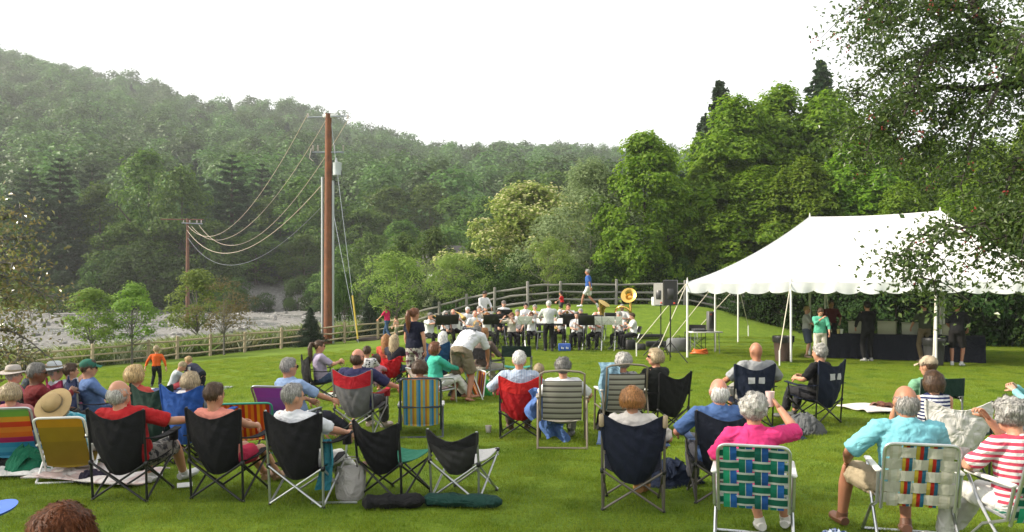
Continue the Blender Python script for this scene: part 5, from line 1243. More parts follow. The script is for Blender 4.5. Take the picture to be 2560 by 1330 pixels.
for i, dx in enumerate((-.10, -.05, .06, .11)): MB().box((dx, -.142, .12 - .01 * (i % 2)), (.04, .006, .07 - .015 * (i % 2))).build('lettering', plain((.8, .8, .82), .5), t)
x, y, z = at(1640, 37.2); t = thing('white_box', 'small white box lying on the bank below the rail fence', 'box', (x, y, z), .3); MB().box((0, 0, .2), (.35, .3, .4), bev=.03).build('shell', plain((.7, .7, .68), .6), t); MB().box((.4, 0, .12), (.3, .25, .24), bev=.03).build('foot', plain((.6, .6, .58), .6), t)  # plain white box with a lower one beside it
director_chair('empty black folding chair behind the sound table', at(1738, 27.6), 2.6, cloth((.012, .012, .013), .05), cloth((.012, .012, .013), .05), STEEL_BLK)
# ------------------------------------------------------------------ the band
WHITE = cloth((.78, .79, .80), .15, .6); OFFW = cloth((.62, .58, .50), .15, .6); BLACKP = cloth((.010, .010, .012), .03, .6); BRASS = plain((.80, .52, .14), .24, .95, .1, 6); SILVER = metal('#d9dbdd', .22); EBONY = plain((.012, .011, .011), .3)
cdx, cdy, cdz = at(1372, 27.0)
conductor = person('conductor in pale long-sleeved shirt and black trousers facing the band', (cdx, cdy, cdz), 0, hip=.93, lean=2, feet=[(.11, .0, .075), (-.11, .02, .075)], hands=[(.27, .34, 1.10), (-.27, .34, 1.10)], h=1.74, fat=1.08, shirt=cloth((.60, .62, .63), .15, .6), sleeve=.97, pants=BLACKP, hair=('short', 'white'), shoes=(.012, .012, .012), vox=.028, head=(0, -4), collar=True)
t = thing('conductor_stand', 'wide conductor stand holding open white score pages', 'music stand', (cdx + .05, cdy + .55, cdz), 0)
MB().box((0, 0, 1.0), (.95, .03, .30), np.array(Matrix.Rotation(R(-28), 3, 'X')), bev=.006).build('desk', STEEL_BLK, t); MB().tube([(0, 0, .05), (0, 0, .95)], .015, 6).build('pole', STEEL_BLK, t)
for s in (-1, 1): MB().box((s * .30, -.02, 1.02), (.30, .012, .20), np.array(Matrix.Rotation(R(-28), 3, 'X'))).build('page', plain((.8, .8, .78), .7), t)
for a in (90, 210, 330): MB().tube([(0, 0, .3), (.3 * math.cos(R(a)), .3 * math.sin(R(a)), .01)], .011, 5).build('leg', STEEL_BLK, t)
x, y, z = at(1352, 27.5); t = thing('stool', 'round topped silver legged stool beside the conductor', 'stool', (x, y, z))
m = MB(); m.tube([(0, 0, .62), (0, 0, .66), (0, 0, .67)], [.17, .18, .15], 16); m.build('seat', STEEL_GREY, t)
for a in (45, 135, 225, 315): MB().tube([(.12 * math.cos(R(a)), .12 * math.sin(R(a)), .62), (.2 * math.cos(R(a)), .2 * math.sin(R(a)), 0)], .012, 6).build('leg', STEEL_GREY, t)

def face_yaw(x, y, tx, ty): return math.degrees(math.atan2(-(tx - x), ty - y))
BC = band_chair_proto(); bc_used = [False]
def band_chair(loc, rz):
    if not bc_used[0]: bc_used[0] = True; BC.location = loc; BC.rotation_euler = (0, 0, rz); return BC
    return copy_tree(BC, 'black metal folding chair under a band player', loc, rz)
def inst_root(name, label, pz): r = pz['root']; return thing(name, label, 'instrument', tuple(r.location), r.rotation_euler[2])
def play(kind, label, px, d, hair, skin='pale', fem=False, glasses=False, hat=None, shirt=None, yaw=None, h=1.70, fat=1.05, sleeve=.45, dz=0.0, who=None):
    x, y, z = at(px, d); yw = face_yaw(x, y, cdx, cdy - 1.0) if yaw is None else yaw
    H = {'clarinet': [(.02, .30, .74), (-.02, .26, .90)], 'flute': [(.34, .12, 1.10), (.10, .20, 1.12)], 'trumpet': [(.03, .30, 1.10), (-.04, .26, 1.08)], 'trombone': [(.05, .50, .98), (-.06, .22, 1.06)], 'sax': [(.10, .22, .62), (.02, .26, .82)], 'horn': [(.16, .22, .76), (-.10, .26, .92)], 'tuba': [(.16, .24, .82), (-.14, .26, .72)], 'lap': [(.10, .32, .62), (-.10, .32, .62)], 'sousa': [(.10, .26, .95), (-.16, .24, .80)]}[kind]
    pz = person(label, (x, y, z + dz), yw, hip=.55, lean=-2, hands=H, h=h, fat=fat, fem=fem, shirt=shirt or WHITE, sleeve=sleeve, pants=BLACKP, hair=hair, shoes=(.012, .012, .012), skin=skin, vox=.030, glasses=glasses, hat=hat, head=(0, -8), group=None, collar=True, feet=[(.14, .42, .075), (-.14, .42, .075)])
    band_chair((x, y, z + dz), R(yw)); mo = pz['head'] + pz['hf'] * .10 - pz['hu'] * .058; il = label.split(' ')[0]
    if kind == 'clarinet':
        t = inst_root('clarinet', 'black clarinet played by the ' + label, pz); e = mo + V(0, .30, -.50); MB().tube([mo, mo + (e - mo) * .12, mo + (e - mo) * .85, e], [.006, .013, .014, .034], 8).build('barrel', EBONY, t); m = MB()
        for k in range(7): q = mo + (e - mo) * (.25 + .08 * k); m.ell(q + V(0, .014, .012), (.012, .012, .008), 6, 4)
        m.tube([mo + (e - mo) * .2 + V(.016, 0, 0), mo + (e - mo) * .8 + V(.016, 0, 0)], .004, 4); m.build('keywork', SILVER, t)
    elif kind == 'flute':
        t = inst_root('flute', 'silver flute played by the ' + label, pz); a = mo + V(-.08, .01, .01); e = mo + V(.56, -.02, -.06); MB().tube([a, e], .011, 8).build('tube', SILVER, t); m = MB()
        for k in range(8): m.ell(a + (e - a) * (.35 + .07 * k) + V(0, 0, .012), (.011, .011, .006), 6, 4)
        m.build('keys', SILVER, t)
    elif kind == 'trumpet':
        t = inst_root('trumpet', 'brass trumpet raised by the ' + label, pz); e = mo + V(0, .52, -.14); MB().tube([mo, mo + (e - mo) * .2, mo + (e - mo) * .72, mo + (e - mo) * .9, e], [.012, .008, .012, .028, .062], 12).build('bell', BRASS, t)
        m = MB(); c = mo + (e - mo) * .45 - V(0, 0, .05); m.tube(bez([c + V(0, -.16, .04), c + V(0, .14, -.03), c + V(0, .14, -.10), c + V(0, -.16, -.03), c + V(0, -.16, .04)], 4), .008, 6); m.build('tubing', BRASS, t)
        m = MB()
        for k in range(3): m.tube([c + V(0, -.03 + .035 * k, -.08), c + V(0, -.03 + .035 * k, .06)], .010, 6)
        m.build('valves', SILVER, t)
    elif kind == 'trombone':
        t = inst_root('trombone', 'brass trombone played by the ' + label, pz); e = mo + V(.02, .95, -.30); m = MB(); m.tube(bez([mo, e, e + V(0, 0, -.10), mo + V(.0, .2, -.18)], 4), .008, 6); m.build('slide', SILVER, t); a = mo + V(-.10, -.22, .02); b = mo + V(-.10, .60, -.16); MB().tube([mo + V(-.1, .15, -.1), a, a + V(0, .03, .09), mo + V(-.10, .3, .02), b], [.009, .011, .016, .03, .10], 10).build('bell', BRASS, t)
    elif kind == 'sax':
        t = inst_root('saxophone', 'brass saxophone held by the ' + label, pz); MB().tube([mo, mo + V(.03, .08, -.04), mo + V(.06, .09, -.2), V(.12, .22, .60), V(.13, .27, .50), V(.13, .36, .52), V(.13, .44, .68)], [.007, .012, .018, .032, .04, .045, .07], 10).build('bell', BRASS, t); m = MB()
        for k in range(6): m.ell(mo + V(.07 + .006 * k, .12 + .018 * k, -.24 - .04 * k), (.016, .012, .012), 6, 4)
        m.build('keys', SILVER, t)
    elif kind == 'horn':
        t = inst_root('french_horn', 'coiled brass horn held by the ' + label, pz); c = V(.02, .26, .84); m = MB(); m.tube([mo] + [c + V(.14 * math.cos(a), 0, .14 * math.sin(a)) for a in np.linspace(1.8, 8.6, 26)], .012, 6); m.tube([c + V(.10 * math.cos(a), .02, .10 * math.sin(a)) for a in np.linspace(0, 6.2, 18)], .012, 6); m.build('tubing', BRASS, t); MB().tube([c + V(.12, 0, -.06), c + V(.2, -.02, -.12), c + V(.26, -.08, -.18)], [.015, .05, .14], 14).build('bell', BRASS, t)
    elif kind == 'tuba':
        t = inst_root('tuba', 'upright brass tuba of the ' + label, pz); c = V(.0, .26, .72); MB().tube([c + V(-.1, 0, -.05), c + V(-.12, 0, .25), c + V(-.14, 0, .48), c + V(-.17, .02, .62), c + V(-.22, .04, .70)], [.06, .075, .11, .17, .24], 18).build('bell', BRASS, t); m = MB()
        for k, rr_ in enumerate((.19, .15, .11)): m.tube(bez([c + V(-rr_, .03 * k, .28), c + V(-rr_, .03 * k, -.2), c + V(rr_, .03 * k, -.2), c + V(rr_, .03 * k, .28), c + V(-rr_ * .5, .03 * k, .30)], 5), .022 - .004 * k, 7)
        m.tube([mo, c + V(.08, 0, .3), c + V(.1, .03, .1)], .01, 6); m.build('tubing', BRASS, t)
    elif kind == 'sousa':
        t = inst_root('sousaphone', 'gold sousaphone with wide flared bell above the ' + label, pz); m = MB(); m.tube([V(.30 * math.cos(a) - .02, -.02 + .28 * math.sin(a) * .7, .95 + .30 * math.sin(a)) for a in np.linspace(-2.6, 3.2, 26)], [.03 + .02 * i / 25 for i in range(26)], 9); m.build('tubing', BRASS, t)
        b0 = V(-.30, -.06, 1.28); ax = nrm(V(-.05, .86, .32)); n1 = nrm(np.cross(ax, V(0, 0, 1))); n2 = np.cross(n1, ax)
        nk = [V(-.31, -.02, .98), b0, b0 + V(.0, -.0, .20), b0 + V(.02, .03, .32)]; MB().tube(nk, [.05, .055, .06, .08], 10).build('neck', BRASS, t)
        c = b0 + V(.02, .05, .34); rg = lambda z, q: [c + ax * z + (n1 * math.cos(a) + n2 * math.sin(a)) * q for a in (2 * math.pi * j / 26 for j in range(26))]
        MB().loft([rg(-.06, .06), rg(.04, .09), rg(.11, .14), rg(.16, .22), rg(.18, .30), rg(.172, .302), rg(.14, .21), rg(.08, .12), rg(-.02, .07)]).build('bell', BRASS, t)
    return pz
B = [('trombone', 'trombonist with dark neck strap at the end of the row', 1073, 28.2, ('short', 'greydark')),
     ('lap', 'woman with pale hair and sunglasses behind the black desk stand', 1112, 29.6, ('bob', 'silver')),
     ('trombone', 'balding player in dark tie behind the big black desk stand', 1131, 29.8, ('fringe', 'grey')),
     ('lap', 'white-haired player beside the bass drum', 1168, 30.4, ('short', 'white')),
     ('horn', 'bald horn player looking down beside the bending man', 1186, 29.0, ('fringe', 'white')),
     ('trumpet', 'grey-haired trumpeter by the drum', 1197, 30.6, ('short', 'grey')),
     ('trumpet', 'trumpet player with ginger bobbed hair', 1216, 28.6, ('bob', 'ginger')),
     ('lap', 'dark-haired woman in black top behind the angled stand', 1246, 29.8, ('long', 'dark')),
     ('lap', 'player in a white shirt and cap behind the low stands', 1259, 31.6, None),
     ('flute', 'flute player in beige top and sunglasses', 1279, 28.3, ('long', 'auburn')),
     ('lap', 'tall grey-haired player behind the wire music stand', 1293, 29.3, ('short', 'grey')),
     ('flute', 'flute player with sunglasses and short auburn hair', 1328, 28.8, ('short', 'auburn')),
     ('horn', 'grey-haired horn player in the row behind the flutes', 1337, 30.8, ('short', 'silver')),
     ('lap', 'dark-haired player low at the back behind the flutes', 1314, 31.2, ('short', 'dark')),
     ('sax', 'white-haired saxophonist half hidden by the conductor', 1400, 29.3, ('short', 'white')),
     ('trumpet', 'ruddy back-row trumpeter beside the conductor', 1421, 30.8, ('short', 'brown')),
     ('clarinet', 'front-row clarinettist with grey-brown hair', 1443, 28.2, ('short', 'greydark')),
     ('clarinet', 'clarinet player behind the front-row clarinets', 1452, 29.6, ('short', 'silver')),
     ('clarinet', 'bald clarinet player wearing sunglasses', 1490, 28.4, ('fringe', 'white')),
     ('tuba', 'tuba player with brown-grey hair in the back row', 1500, 30.4, ('short', 'greydark')),
     ('clarinet', 'clarinettist with pale curly hair beside the end chair', 1549, 28.7, ('curly', 'silver')),
     ('sousa', 'sousaphone player hidden behind the clarinets', 1556, 30.6, ('short', 'silver')),
     ('clarinet', 'clarinettist with brown hair sideways on the end chair', 1584, 28.1, ('short', 'brown'))]
for kd, lb, px, d, hr_ in B:
    fem = 'woman' in lb or 'flute' in lb or 'brown hair sideways' in lb or 'ginger' in lb or 'curly' in lb or 'end chair' in lb
    play(kd, lb, px, d, hr_, 'red' if 'ruddy' in lb or 'bald' in lb else 'pale', fem, 'sunglasses' in lb, ('cap', plain((.12, .10, .09), .8)) if 'cap' in lb else None,
         BLACKP if 'black top' in lb else (OFFW if 'beige' in lb else None), yaw=face_yaw(*at(px, d)[:2], cdx, cdy - (3 if px < 1560 else -.6)), fat=1.0 if fem else 1.08, h=1.64 if fem else 1.74, sleeve=.97 if 'black top' in lb else .45)
# percussion at the back
x, y, z = at(1207, 32.0); person('drummer in a white shirt and dark tie standing at the drums', (x, y, z), face_yaw(x, y, 4, 26), hip=.93, lean=-8, feet=[(.11, .0, .075), (-.11, .02, .075)], hands=[(.20, .36, 1.0), (-.16, .36, 1.02)], h=1.78, shirt=WHITE, sleeve=.9, pants=BLACKP, hair=('short', 'dark'), shoes=(.01, .01, .01), skin='mid', vox=.03, head=(-10, -25))
def drum(label, px, d, r_, dep, zc, axis_h, col):
    x, y, z = at(px, d); t = thing('drum', label, 'drum', (x, y, z)); ax = V(*axis_h); up_ = V(0, 0, 1) if abs(ax[2]) < .5 else V(1, 0, 0); c = V(0, 0, zc)
    MB().tube([c - ax * dep / 2, c + ax * dep / 2], r_, 24, up=up_).build('drum_shell', col, t)
    for s in (-1, 1): MB().tube([c + ax * s * dep / 2, c + ax * s * (dep / 2 + .012)], r_ * .985, 24, up=up_).build('drum_head', plain((.8, .8, .77), .5), t); MB().tube([c + ax * s * (dep / 2 - .015), c + ax * s * (dep / 2 + .008)], r_ * 1.03, 24, up=up_).build('hoop', SILVER, t)
    for a in (90, 210, 330): MB().tube([c - V(0, 0, r_ * .5), (.35 * math.cos(R(a)), .35 * math.sin(R(a)), 0)], .012, 5).build('leg', SILVER, t)
drum('bass drum with pale head and green emblem beside the drummer', 1160, 31.4, .36, .40, .62, nrm((.15, -.98, 0)), plain((.62, .62, .60), .4)); drum('flat snare drum in front of the standing drummer', 1222, 31.2, .18, .14, .92, (0, 0, 1), SILVER)
# music stands
def stand_proto(kind):
    t = thing('music_stand', '', 'music stand')
    M_ = np.array(Matrix.Rotation(R(-22), 3, 'X'))
    if kind == 'desk':
        MB().box((0, 0, 1.06), (.56, .014, .36), M_, bev=.004).build('desk', STEEL_BLK, t); MB().box((0, -.09, .885), (.56, .07, .012)).build('ledge', STEEL_BLK, t); MB().box((0, -.016, 1.07), (.44, .004, .30), M_).build('page', plain((.75, .75, .72), .7), t)
    else:
        for s in (-1, 1): MB().tube([V(s * .05, 0, .88), V(s * .26, .08, 1.12)], .006, 5).build('arm', SILVER, t)
        MB().tube([(-.26, -.03, .90), (.26, -.03, .90)], .006, 5).build('arm', SILVER, t)
        for s in (-1, 1): MB().box((s * .13, .0 + .012, 1.04), (.24, .006, .31), M_).build('page', plain((.80, .80, .78), .7), t)
        for k in range(4): MB().box((0, -.002, .95 + .05 * k), (.42, .004, .006), M_).build('printed_line', plain((.2, .2, .2), .7), t)
    MB().tube([(0, .02, .06), (0, .02, .96)], .012, 6).build('pole', STEEL_BLK if kind == 'desk' else SILVER, t)
    for a in (90, 210, 330): MB().tube([(0, .02, .36), (.27 * math.cos(R(a)), .02 + .27 * math.sin(R(a)), .01)], .009, 5).build('leg', STEEL_BLK if kind == 'desk' else SILVER, t)
    return t
for kind, lb, gp, spots in (('desk', 'black desk music stand in front of the band players', 'black music stands', [(1108, 27.6), (1128, 28.4), (1228, 27.8), (1243, 28.6), (1262, 30.2), (1408, 28.2), (1426, 28.9), (1466, 27.4), (1488, 27.8), (1532, 29.2), (1450, 29.0)]),
                            ('wire', 'silver folding music stand with open white sheets', 'silver music stands', [(1312, 27.5), (1505, 27.6), (1538, 27.6)])):
    p0_ = stand_proto(kind)
    for i, (px, d) in enumerate(spots):
        x, y, z = at(px, d); yw = R(face_yaw(x, y, cdx + (x - cdx) * .5, cdy - 4)) 
        o = p0_ if i == 0 else copy_tree(p0_, lb, (0, 0, 0), 0)
        o.location = (x, y, z); o.rotation_euler = (0, 0, yw + math.pi if False else yw); tag(o, lb, 'music stand', gp)
# ------------------------------------------------------------------ audience
C = cloth
BLK_F = C((.010, .010, .012), .03, .35); NVY_F = C((.014, .020, .042), .05, .35); RED_F = C((.42, .012, .018), .12, .35); DKGRN = C((.012, .035, .026), .05, .35)
def sit(label, px, d, yaw, **k):
    if k.get('hip', .5) >= .38: k['hip'] -= .055
    return person(label, at(px, d), yaw, **k)
def armr(w=.29, y=.22, z=.62): return [(w, y, z), (-w, y, z)]
JEANS = C((.06, .09, .17), .03, .6); KHAKI = C((.40, .33, .22), .05, .6); LBLUE = C((.30, .42, .66), .12, .6); WPANT = C((.72, .71, .68), .08, .6)

# bottom edge: two people close to the lens
sit('person with centre-parted glossy brown hair sitting low on the grass edge', 163, 2.9, 20, hip=.47, lean=10, h=1.66, fem=True, shirt=C((.05, .05, .08)), sleeve=.9, pants=JEANS, hair=('hair_page', 'gloss'), skin='pale', vox=.013, feet=[(.12, .6, .08), (-.12, .6, .08)])
pz = sit('person holding up a bright blue plate by the person with brown hair', -440, 2.75, -12, hip=.36, lean=8, h=1.70, shirt=C((.4, .42, .45)), sleeve=.45, pants=JEANS, hair=('short', 'greydark'), vox=.014, feet=[(.12, .6, .08), (-.12, .6, .08)], hands=[(.24, .36, .98), (-.14, .3, .5)], curl=50)
gp = grip(pz, 0, .10, -.01); m = MB(); m.tube([(0, 0, 0), (0, 0, .008), (0, 0, .02)], [.05, .075, .085], 20); o = m.build('plate', plain((.02, .10, .50), .35)); o.location = gp + V(.03, .03, 0); o.rotation_euler = (.2, -.12, 0); tag(o, 'bright blue plastic plate held up in a hand', 'plate')

# front row
camp_chair('black camp chair holding the reclining man in red', at(332, 7.62), R(-6), BLK_F)
pz = sit('balding grey-haired man in a red T-shirt reaching out one arm', 335, 7.62, -10, hip=.42, lean=20, side=-4, hands=[(.66, .42, .66), (-.25, .25, .60)], poles=[(.2, -.3, -1), (-.8, -.5, -.5)], feet=[(.10, .66, .08), (-.16, .50, .08)], knee=[(.3, .5, 1), (-.3, .5, 1)], h=1.74, fat=1.1, shirt=C((.46, .018, .022), .1), sleeve=.45, pants=C((.25, .24, .22), .05, .6, col2=(.03, .03, .035), pat='floral', scale=16), leg=.46, hair=('fringe', 'silver'), shoes=(.6, .6, .6), skin='mid', vox=.016, head=(-18, 4, -6))
cup('red cup in the hand of the man in red', grip(pz, 0, .09, .03), (.6, .03, .02))
camp_chair('black camp chair of the woman in the coral top', at(574, 7.62), R(-12), BLK_F)
sit('woman in coral top and hot pink shorts with cropped brown hair', 560, 7.6, -18, hip=.42, lean=18, hands=[(.12, .34, .62), (-.08, .36, .64)], feet=[(.14, .66, .08), (.02, .62, .08)], h=1.64, fem=True, fat=1.05, shirt=C((.70, .26, .20), .1), sleeve=.2, pants=C((.62, .04, .10), .1), leg=.35, hair=('short', 'brown'), shoes=(.30, .17, .09), skin='mid', vox=.016, head=(-10, 0))
camp_chair('black camp chair with silver legs and a teal sweater on its arm', at(770, 7.4), R(-14), BLK_F, metal('#c4c6c8', .3))
sit('grey-haired person in white polo and white trousers leaning back', 756, 7.4, -20, hip=.42, lean=19, hands=[(.30, .30, .60), (.10, .36, .58)], feet=[(.16, .72, .08), (.05, .68, .08)], h=1.68, fem=True, shirt=C((.70, .72, .76), .1), sleeve=.45, pants=WPANT, leg=.97, hair=('short', 'grey'), shoes=(.12, .05, .03), skin='mid', vox=.016, head=(-28, 0), collar=True)
camp_chair('empty black camp chair with a dark green seat', at(984, 7.6), R(-28), BLK_F, STEEL_BLK, seat=C((.02, .14, .09), .15), hb=.74, w=.25, arms=False)
camp_chair('empty low folding chair with grey mesh back and silver legs', at(1160, 7.6), R(-20), C((.055, .055, .055), .3, .3), metal('#b7b9bb', .3), top=C((.015, .015, .017), .05), seat=C((.50, .50, .50), .2), hb=.66, w=.245, arms=False)
camp_chair('navy camp chair with tan corner patches of the woman in the white polo', at(1582, 7.25), R(-8), C((.012, .016, .032), .04, .35), plain((.16, .14, .12), .4, .5), arm=C((.10, .15, .27), .1), corners=plain((.36, .28, .18), .6))
sit('woman in white polo shirt with smooth ginger bobbed hair', 1582, 7.28, -10, hip=.42, lean=16, hands=[(.30, .22, .56), (-.12, .34, .52)], feet=[(.10, .46, .08), (.04, .40, .08)], h=1.64, fem=True, fat=1.05, shirt=C((.66, .62, .58), .1), sleeve=.45, pants=C((.10, .09, .09)), hair=('hair_page', 'ginger'), shoes=(.36, .18, .06), skin='mid', vox=.015, head=(8, -4), collar=True)
camp_chair('dark navy camp chair behind the tartan lawn chair', at(1800, 7.5), R(-2), C((.016, .020, .034), .04, .35), plain((.10, .09, .08), .4, .4), arm=C((.10, .15, .28), .1))
sit('elderly man with thin white hair in a blue shirt', 1790, 7.5, 0, hip=.43, lean=14, hands=armr(.30, .2, .60), feet=[(.14, .5, .08), (-.10, .5, .08)], h=1.72, fat=1.06, shirt=C((.085, .16, .36), .1), sleeve=.45, pants=C((.10, .10, .12)), hair=('fringe', 'white'), shoes=(.05, .04, .03), skin='red', vox=.015, head=(10, 0), collar=True)
GRN, BLU, WL = (.012, .19, .13), (.025, .14, .46), (.55, .60, .58)
TV = [[(4, (.03, .42, .24)), (.4, WL), (4, BLU)], [(4, GRN), (.4, WL), (4, BLU)], [(4, (.015, .14, .12)), (.4, WL), (4, (.02, .10, .36))], [(4, GRN), (.4, WL), (4, BLU)]]
TH = [[(1, WL), (3, (.012, .13, .09)), (1, WL)], [(1, WL), (3, (.012, .17, .11)), (1, WL)]]
web_chair('tartan green and blue webbed lawn chair of the woman in pink', at(1884, 6.05), R(-17), TV, TH, plain((.75, .75, .73), .4), 4, 5)
pz = sit('woman in bright pink shirt with short wavy silver hair raising a drink', 1884, 6.1, -15, hip=.47, lean=6, hands=[(.20, .26, 1.02), (-.2, .26, .60)], poles=[(1, -.2, -1), (-.8, -.5, -.5)], feet=[(.26, .50, .08), (.06, .36, .08)], h=1.62, fem=True, fat=1.12, shirt=C((.72, .045, .20), .1), sleeve=.47, pants=C((.72, .71, .69)), leg=.8, hair=('curly', 'silver'), shoes=(.72, .70, .66), skin='mid', vox=.013, head=(-4, -2), collar=True, curl=55)
cup('clear cup of pink drink raised by the woman in pink', grip(pz, 0, .075, .05) + V(-.03, .0, .0), (.75, .60, .58), .036, .12, rim=(.6, .10, .08))
CR = (.62, .60, .50)
WV = [[(1, CR), (2, (.70, .70, .62)), (1, CR)], [(2, (.52, .40, .05)), (2, (.42, .03, .02)), (2, (.03, .15, .26)), (.6, CR)], [(2, (.50, .40, .05)), (2, (.42, .03, .02)), (2, (.03, .15, .26))], [(2, (.52, .42, .08)), (2, (.42, .03, .02)), (2, (.03, .13, .24))], [(1, CR), (2, (.68, .66, .58)), (1, CR)]]
web_chair('cream webbed lawn chair with red, yellow and blue straps', at(2278, 6.1), R(-15), WV, [[(1, (.70, .69, .62))], [(1, (.64, .63, .55))]], plain((.78, .78, .75), .4), 5, 5)
sit('bald man in pale aqua polo shirt and khaki shorts', 2262, 6.12, -8, hip=.48, lean=6, hands=[(.20, .28, .58), (-.36, .24, .58)], poles=[(.8, -.5, -.5), (-1, -.6, -.4)], feet=[(.10, .28, .08), (-.34, .46, .08)], knee=[(.1, .6, 1), (-.5, .6, 1)], h=1.76, fat=1.16, shirt=C((.20, .52, .60), .1), sleeve=.48, pants=KHAKI, leg=.44, hair=('fringe', 'grey'), shoes=(.16, .07, .04), skin='tan', vox=.013, head=(10, -4), collar=True)
web_chair('teal and green webbed lawn chair of the woman in striped top', at(2562, 5.7), R(4), TV, TH, plain((.78, .78, .75), .4), 4, 5)
pz = sit('woman in red-striped white top with wavy grey hair, one hand at her chin', 2545, 5.72, 12, hip=.47, lean=2, lean2=-6, hands=[(.02, .30, .98), (-.14, .34, .66)], poles=[(.9, -.2, -1), (-.9, -.3, -.6)], feet=[(-.05, .56, .08), (-.26, .42, .08)], h=1.62, fem=True, fat=1.08, shirt=C((.72, .70, .69), .1, .5, col2=(.60, .07, .12), pat='stripe', scale=22), sleeve=.45, pants=WPANT, leg=.97, hair=('bigcurly', 'grey'), shoes=(.75, .75, .74), skin='mid', vox=.013, head=(12, -14), curl=50)
cup('clear plastic cup held in the lap of the woman in striped top', grip(pz, 1, .07, .04), (.72, .70, .68), .04, .12, rim=(.65, .3, .25))
# behind them
camp_chair('folding chair draped with a crumpled white cover', at(2375, 8.3), R(-12), C((.66, .64, .62), .15, .8), STEEL_BLK, hb=.84, w=.30)
sit('woman with dark brown bob in navy and white striped sleeveless top', 2328, 8.7, -4, hip=.40, lean=8, h=1.64, fem=True, shirt=C((.66, .67, .70), .1, .5, col2=(.02, .03, .11), pat='stripe', scale=26), sleeve=.0, pants=JEANS, hair=('bob', 'brown'), skin='mid', vox=.016, head=(12, -2), feet=[(.12, .6, .08), (-.12, .6, .08)])
sit('man in sage green T-shirt and tan cap worn backwards over dark hair', 2322, 10.0, 10, hip=.40, lean=4, h=1.74, fat=1.06, shirt=C((.19, .40, .25), .1), sleeve=.45, pants=KHAKI, leg=.44, hair=('short', 'brown'), hat=('cap', C((.44, .36, .26), .05, .4)), skin='mid', vox=.018, head=(22, -8), feet=[(.14, .6, .08), (-.14, .6, .08)])
director_chair('green folding chair of the man in sage green', at(2322, 10.0), R(10), DKGRN, DKGRN)
pz = sit('person in aqua sleeves and grey trousers stretching legs towards the blanket', 2595, 9.6, 55, hip=.34, lean=14, hands=[(.12, .24, .78), (-.1, .24, .76)], feet=[(.08, .92, .14), (-.04, .96, .10)], h=1.70, shirt=C((.25, .55, .58), .1), sleeve=.97, pants=C((.16, .20, .24)), hair=('short', 'greydark'), shoes=(.62, .60, .55), vox=.018)
beach_chair('low blue beach chair at the edge of the blanket', at(2602, 9.6), R(55), C((.03, .10, .28)), ALU)

# right of centre
camp_chair('dark blue camp chair with white tags of the man in grey', at(1868, 11.6), R(6), NVY_F, tabs=C((.60, .60, .62), .1), hb=.92, w=.29)
sit('broad man with shaved tanned head in a grey T-shirt', 1886, 11.65, 10, hip=.46, lean=8, hands=[(.36, .26, .60), (-.42, .22, .60)], h=1.80, fat=1.22, shirt=C((.32, .33, .34), .1), sleeve=.46, pants=C((.30, .29, .26)), leg=.46, hair=None, shoes=(.3, .3, .3), skin='tan', vox=.018, head=(14, 0))
camp_chair('dark blue camp chair with white tags of the woman in black', at(2040, 11.9), R(32), NVY_F, tabs=C((.62, .62, .64), .1), hb=.95, w=.29, arm=NVY_F)
sit('woman in black T-shirt with short silver hair', 2046, 11.95, 36, hip=.46, lean=5, hands=[(.10, .32, .66), (-.24, .22, .66)], h=1.66, fem=True, fat=1.1, shirt=C((.012, .012, .013)), sleeve=.45, pants=C((.03, .03, .035)), leg=.9, hair=('curly', 'silver'), shoes=(.05, .05, .05), skin='mid', vox=.018, head=(10, -6))
camp_chair('plain black camp chair of the woman in dark cardigan', at(1655, 11.0), R(30), BLK_F)
sit('woman in dark cardigan with blonde hair turning to the side', 1634, 11.05, 34, hip=.46, lean=6, h=1.68, fem=True, fat=1.1, shirt=C((.022, .024, .022)), sleeve=.97, pants=C((.03, .03, .03)), hair=('hair_page', 'ash'), skin='mid', vox=.018, head=(50, 0), shoes=(.03, .03, .03), glasses=True)
TAN = stripes([(k / 30, c) for k, c in enumerate([(.36, .34, .29), (.42, .40, .35), (.10, .09, .08)] * 10)], 'Z', .3, 1.0, .15)
sling_chair('striped tan patio chair with a pale blue towel over its back', at(1552, 11.0), R(6), TAN, plain((.25, .21, .16), .4, .6), plain((.62, .62, .60), .4), .94)
sit('woman with frizzy grey hair in a dark print blouse', 1553, 11.05, 4, hip=.44, lean=14, h=1.60, fem=True, shirt=C((.10, .10, .12), .1, .5, col2=(.35, .35, .36), pat='floral', scale=22), sleeve=.5, pants=C((.10, .10, .11)), hair=('bigcurly', 'silver'), skin='mid', vox=.018, head=(8, 0), shoes=(.1, .1, .1))
x, y, z = at(1528, 10.82); m = MB()
def towel(u, v):
    s = v * .62; return ((u - .5) * .30 + .02 * math.sin(v * 9 + u * 3), -.03 * math.sin(u * 14) * min(1, s * 3) - .03 - (.0 if s > .06 else .05 * (1 - s / .06) * -1), .99 - s - .02 * math.sin(u * 7) * v)
m.sheet(towel, 16, 14, .012); o = m.build('towel', C((.24, .40, .50), .1, 1.0)); o.location = (x, y - .04, z); o.rotation_euler = (-.12, 0, .1); tag(o, 'pale blue towel hanging over the striped patio chair', 'towel')
sling_chair('striped tan patio chair of the woman in white short sleeves', at(1405, 10.24), R(-3), TAN, plain((.25, .21, .16), .4, .6), plain((.30, .27, .22), .4), .93)
sit('woman in white short-sleeved shirt with greying dark hair', 1408, 10.28, -4, hip=.43, lean=14, hands=[(.32, .20, .58), (-.22, .26, .6)], feet=[(.10, .46, .08), (-.10, .50, .08)], h=1.62, fem=True, fat=1.12, shirt=C((.66, .67, .70), .1), sleeve=.45, pants=C((.20, .20, .18)), hair=('curly', 'greydark'), skin='mid', vox=.018, head=(6, -4), shoes=(.2, .2, .2))
camp_chair('bright red camp chair of the white-haired man', at(1300, 10.8), R(0), RED_F, top=C((.55, .02, .02), .15), hb=.84)
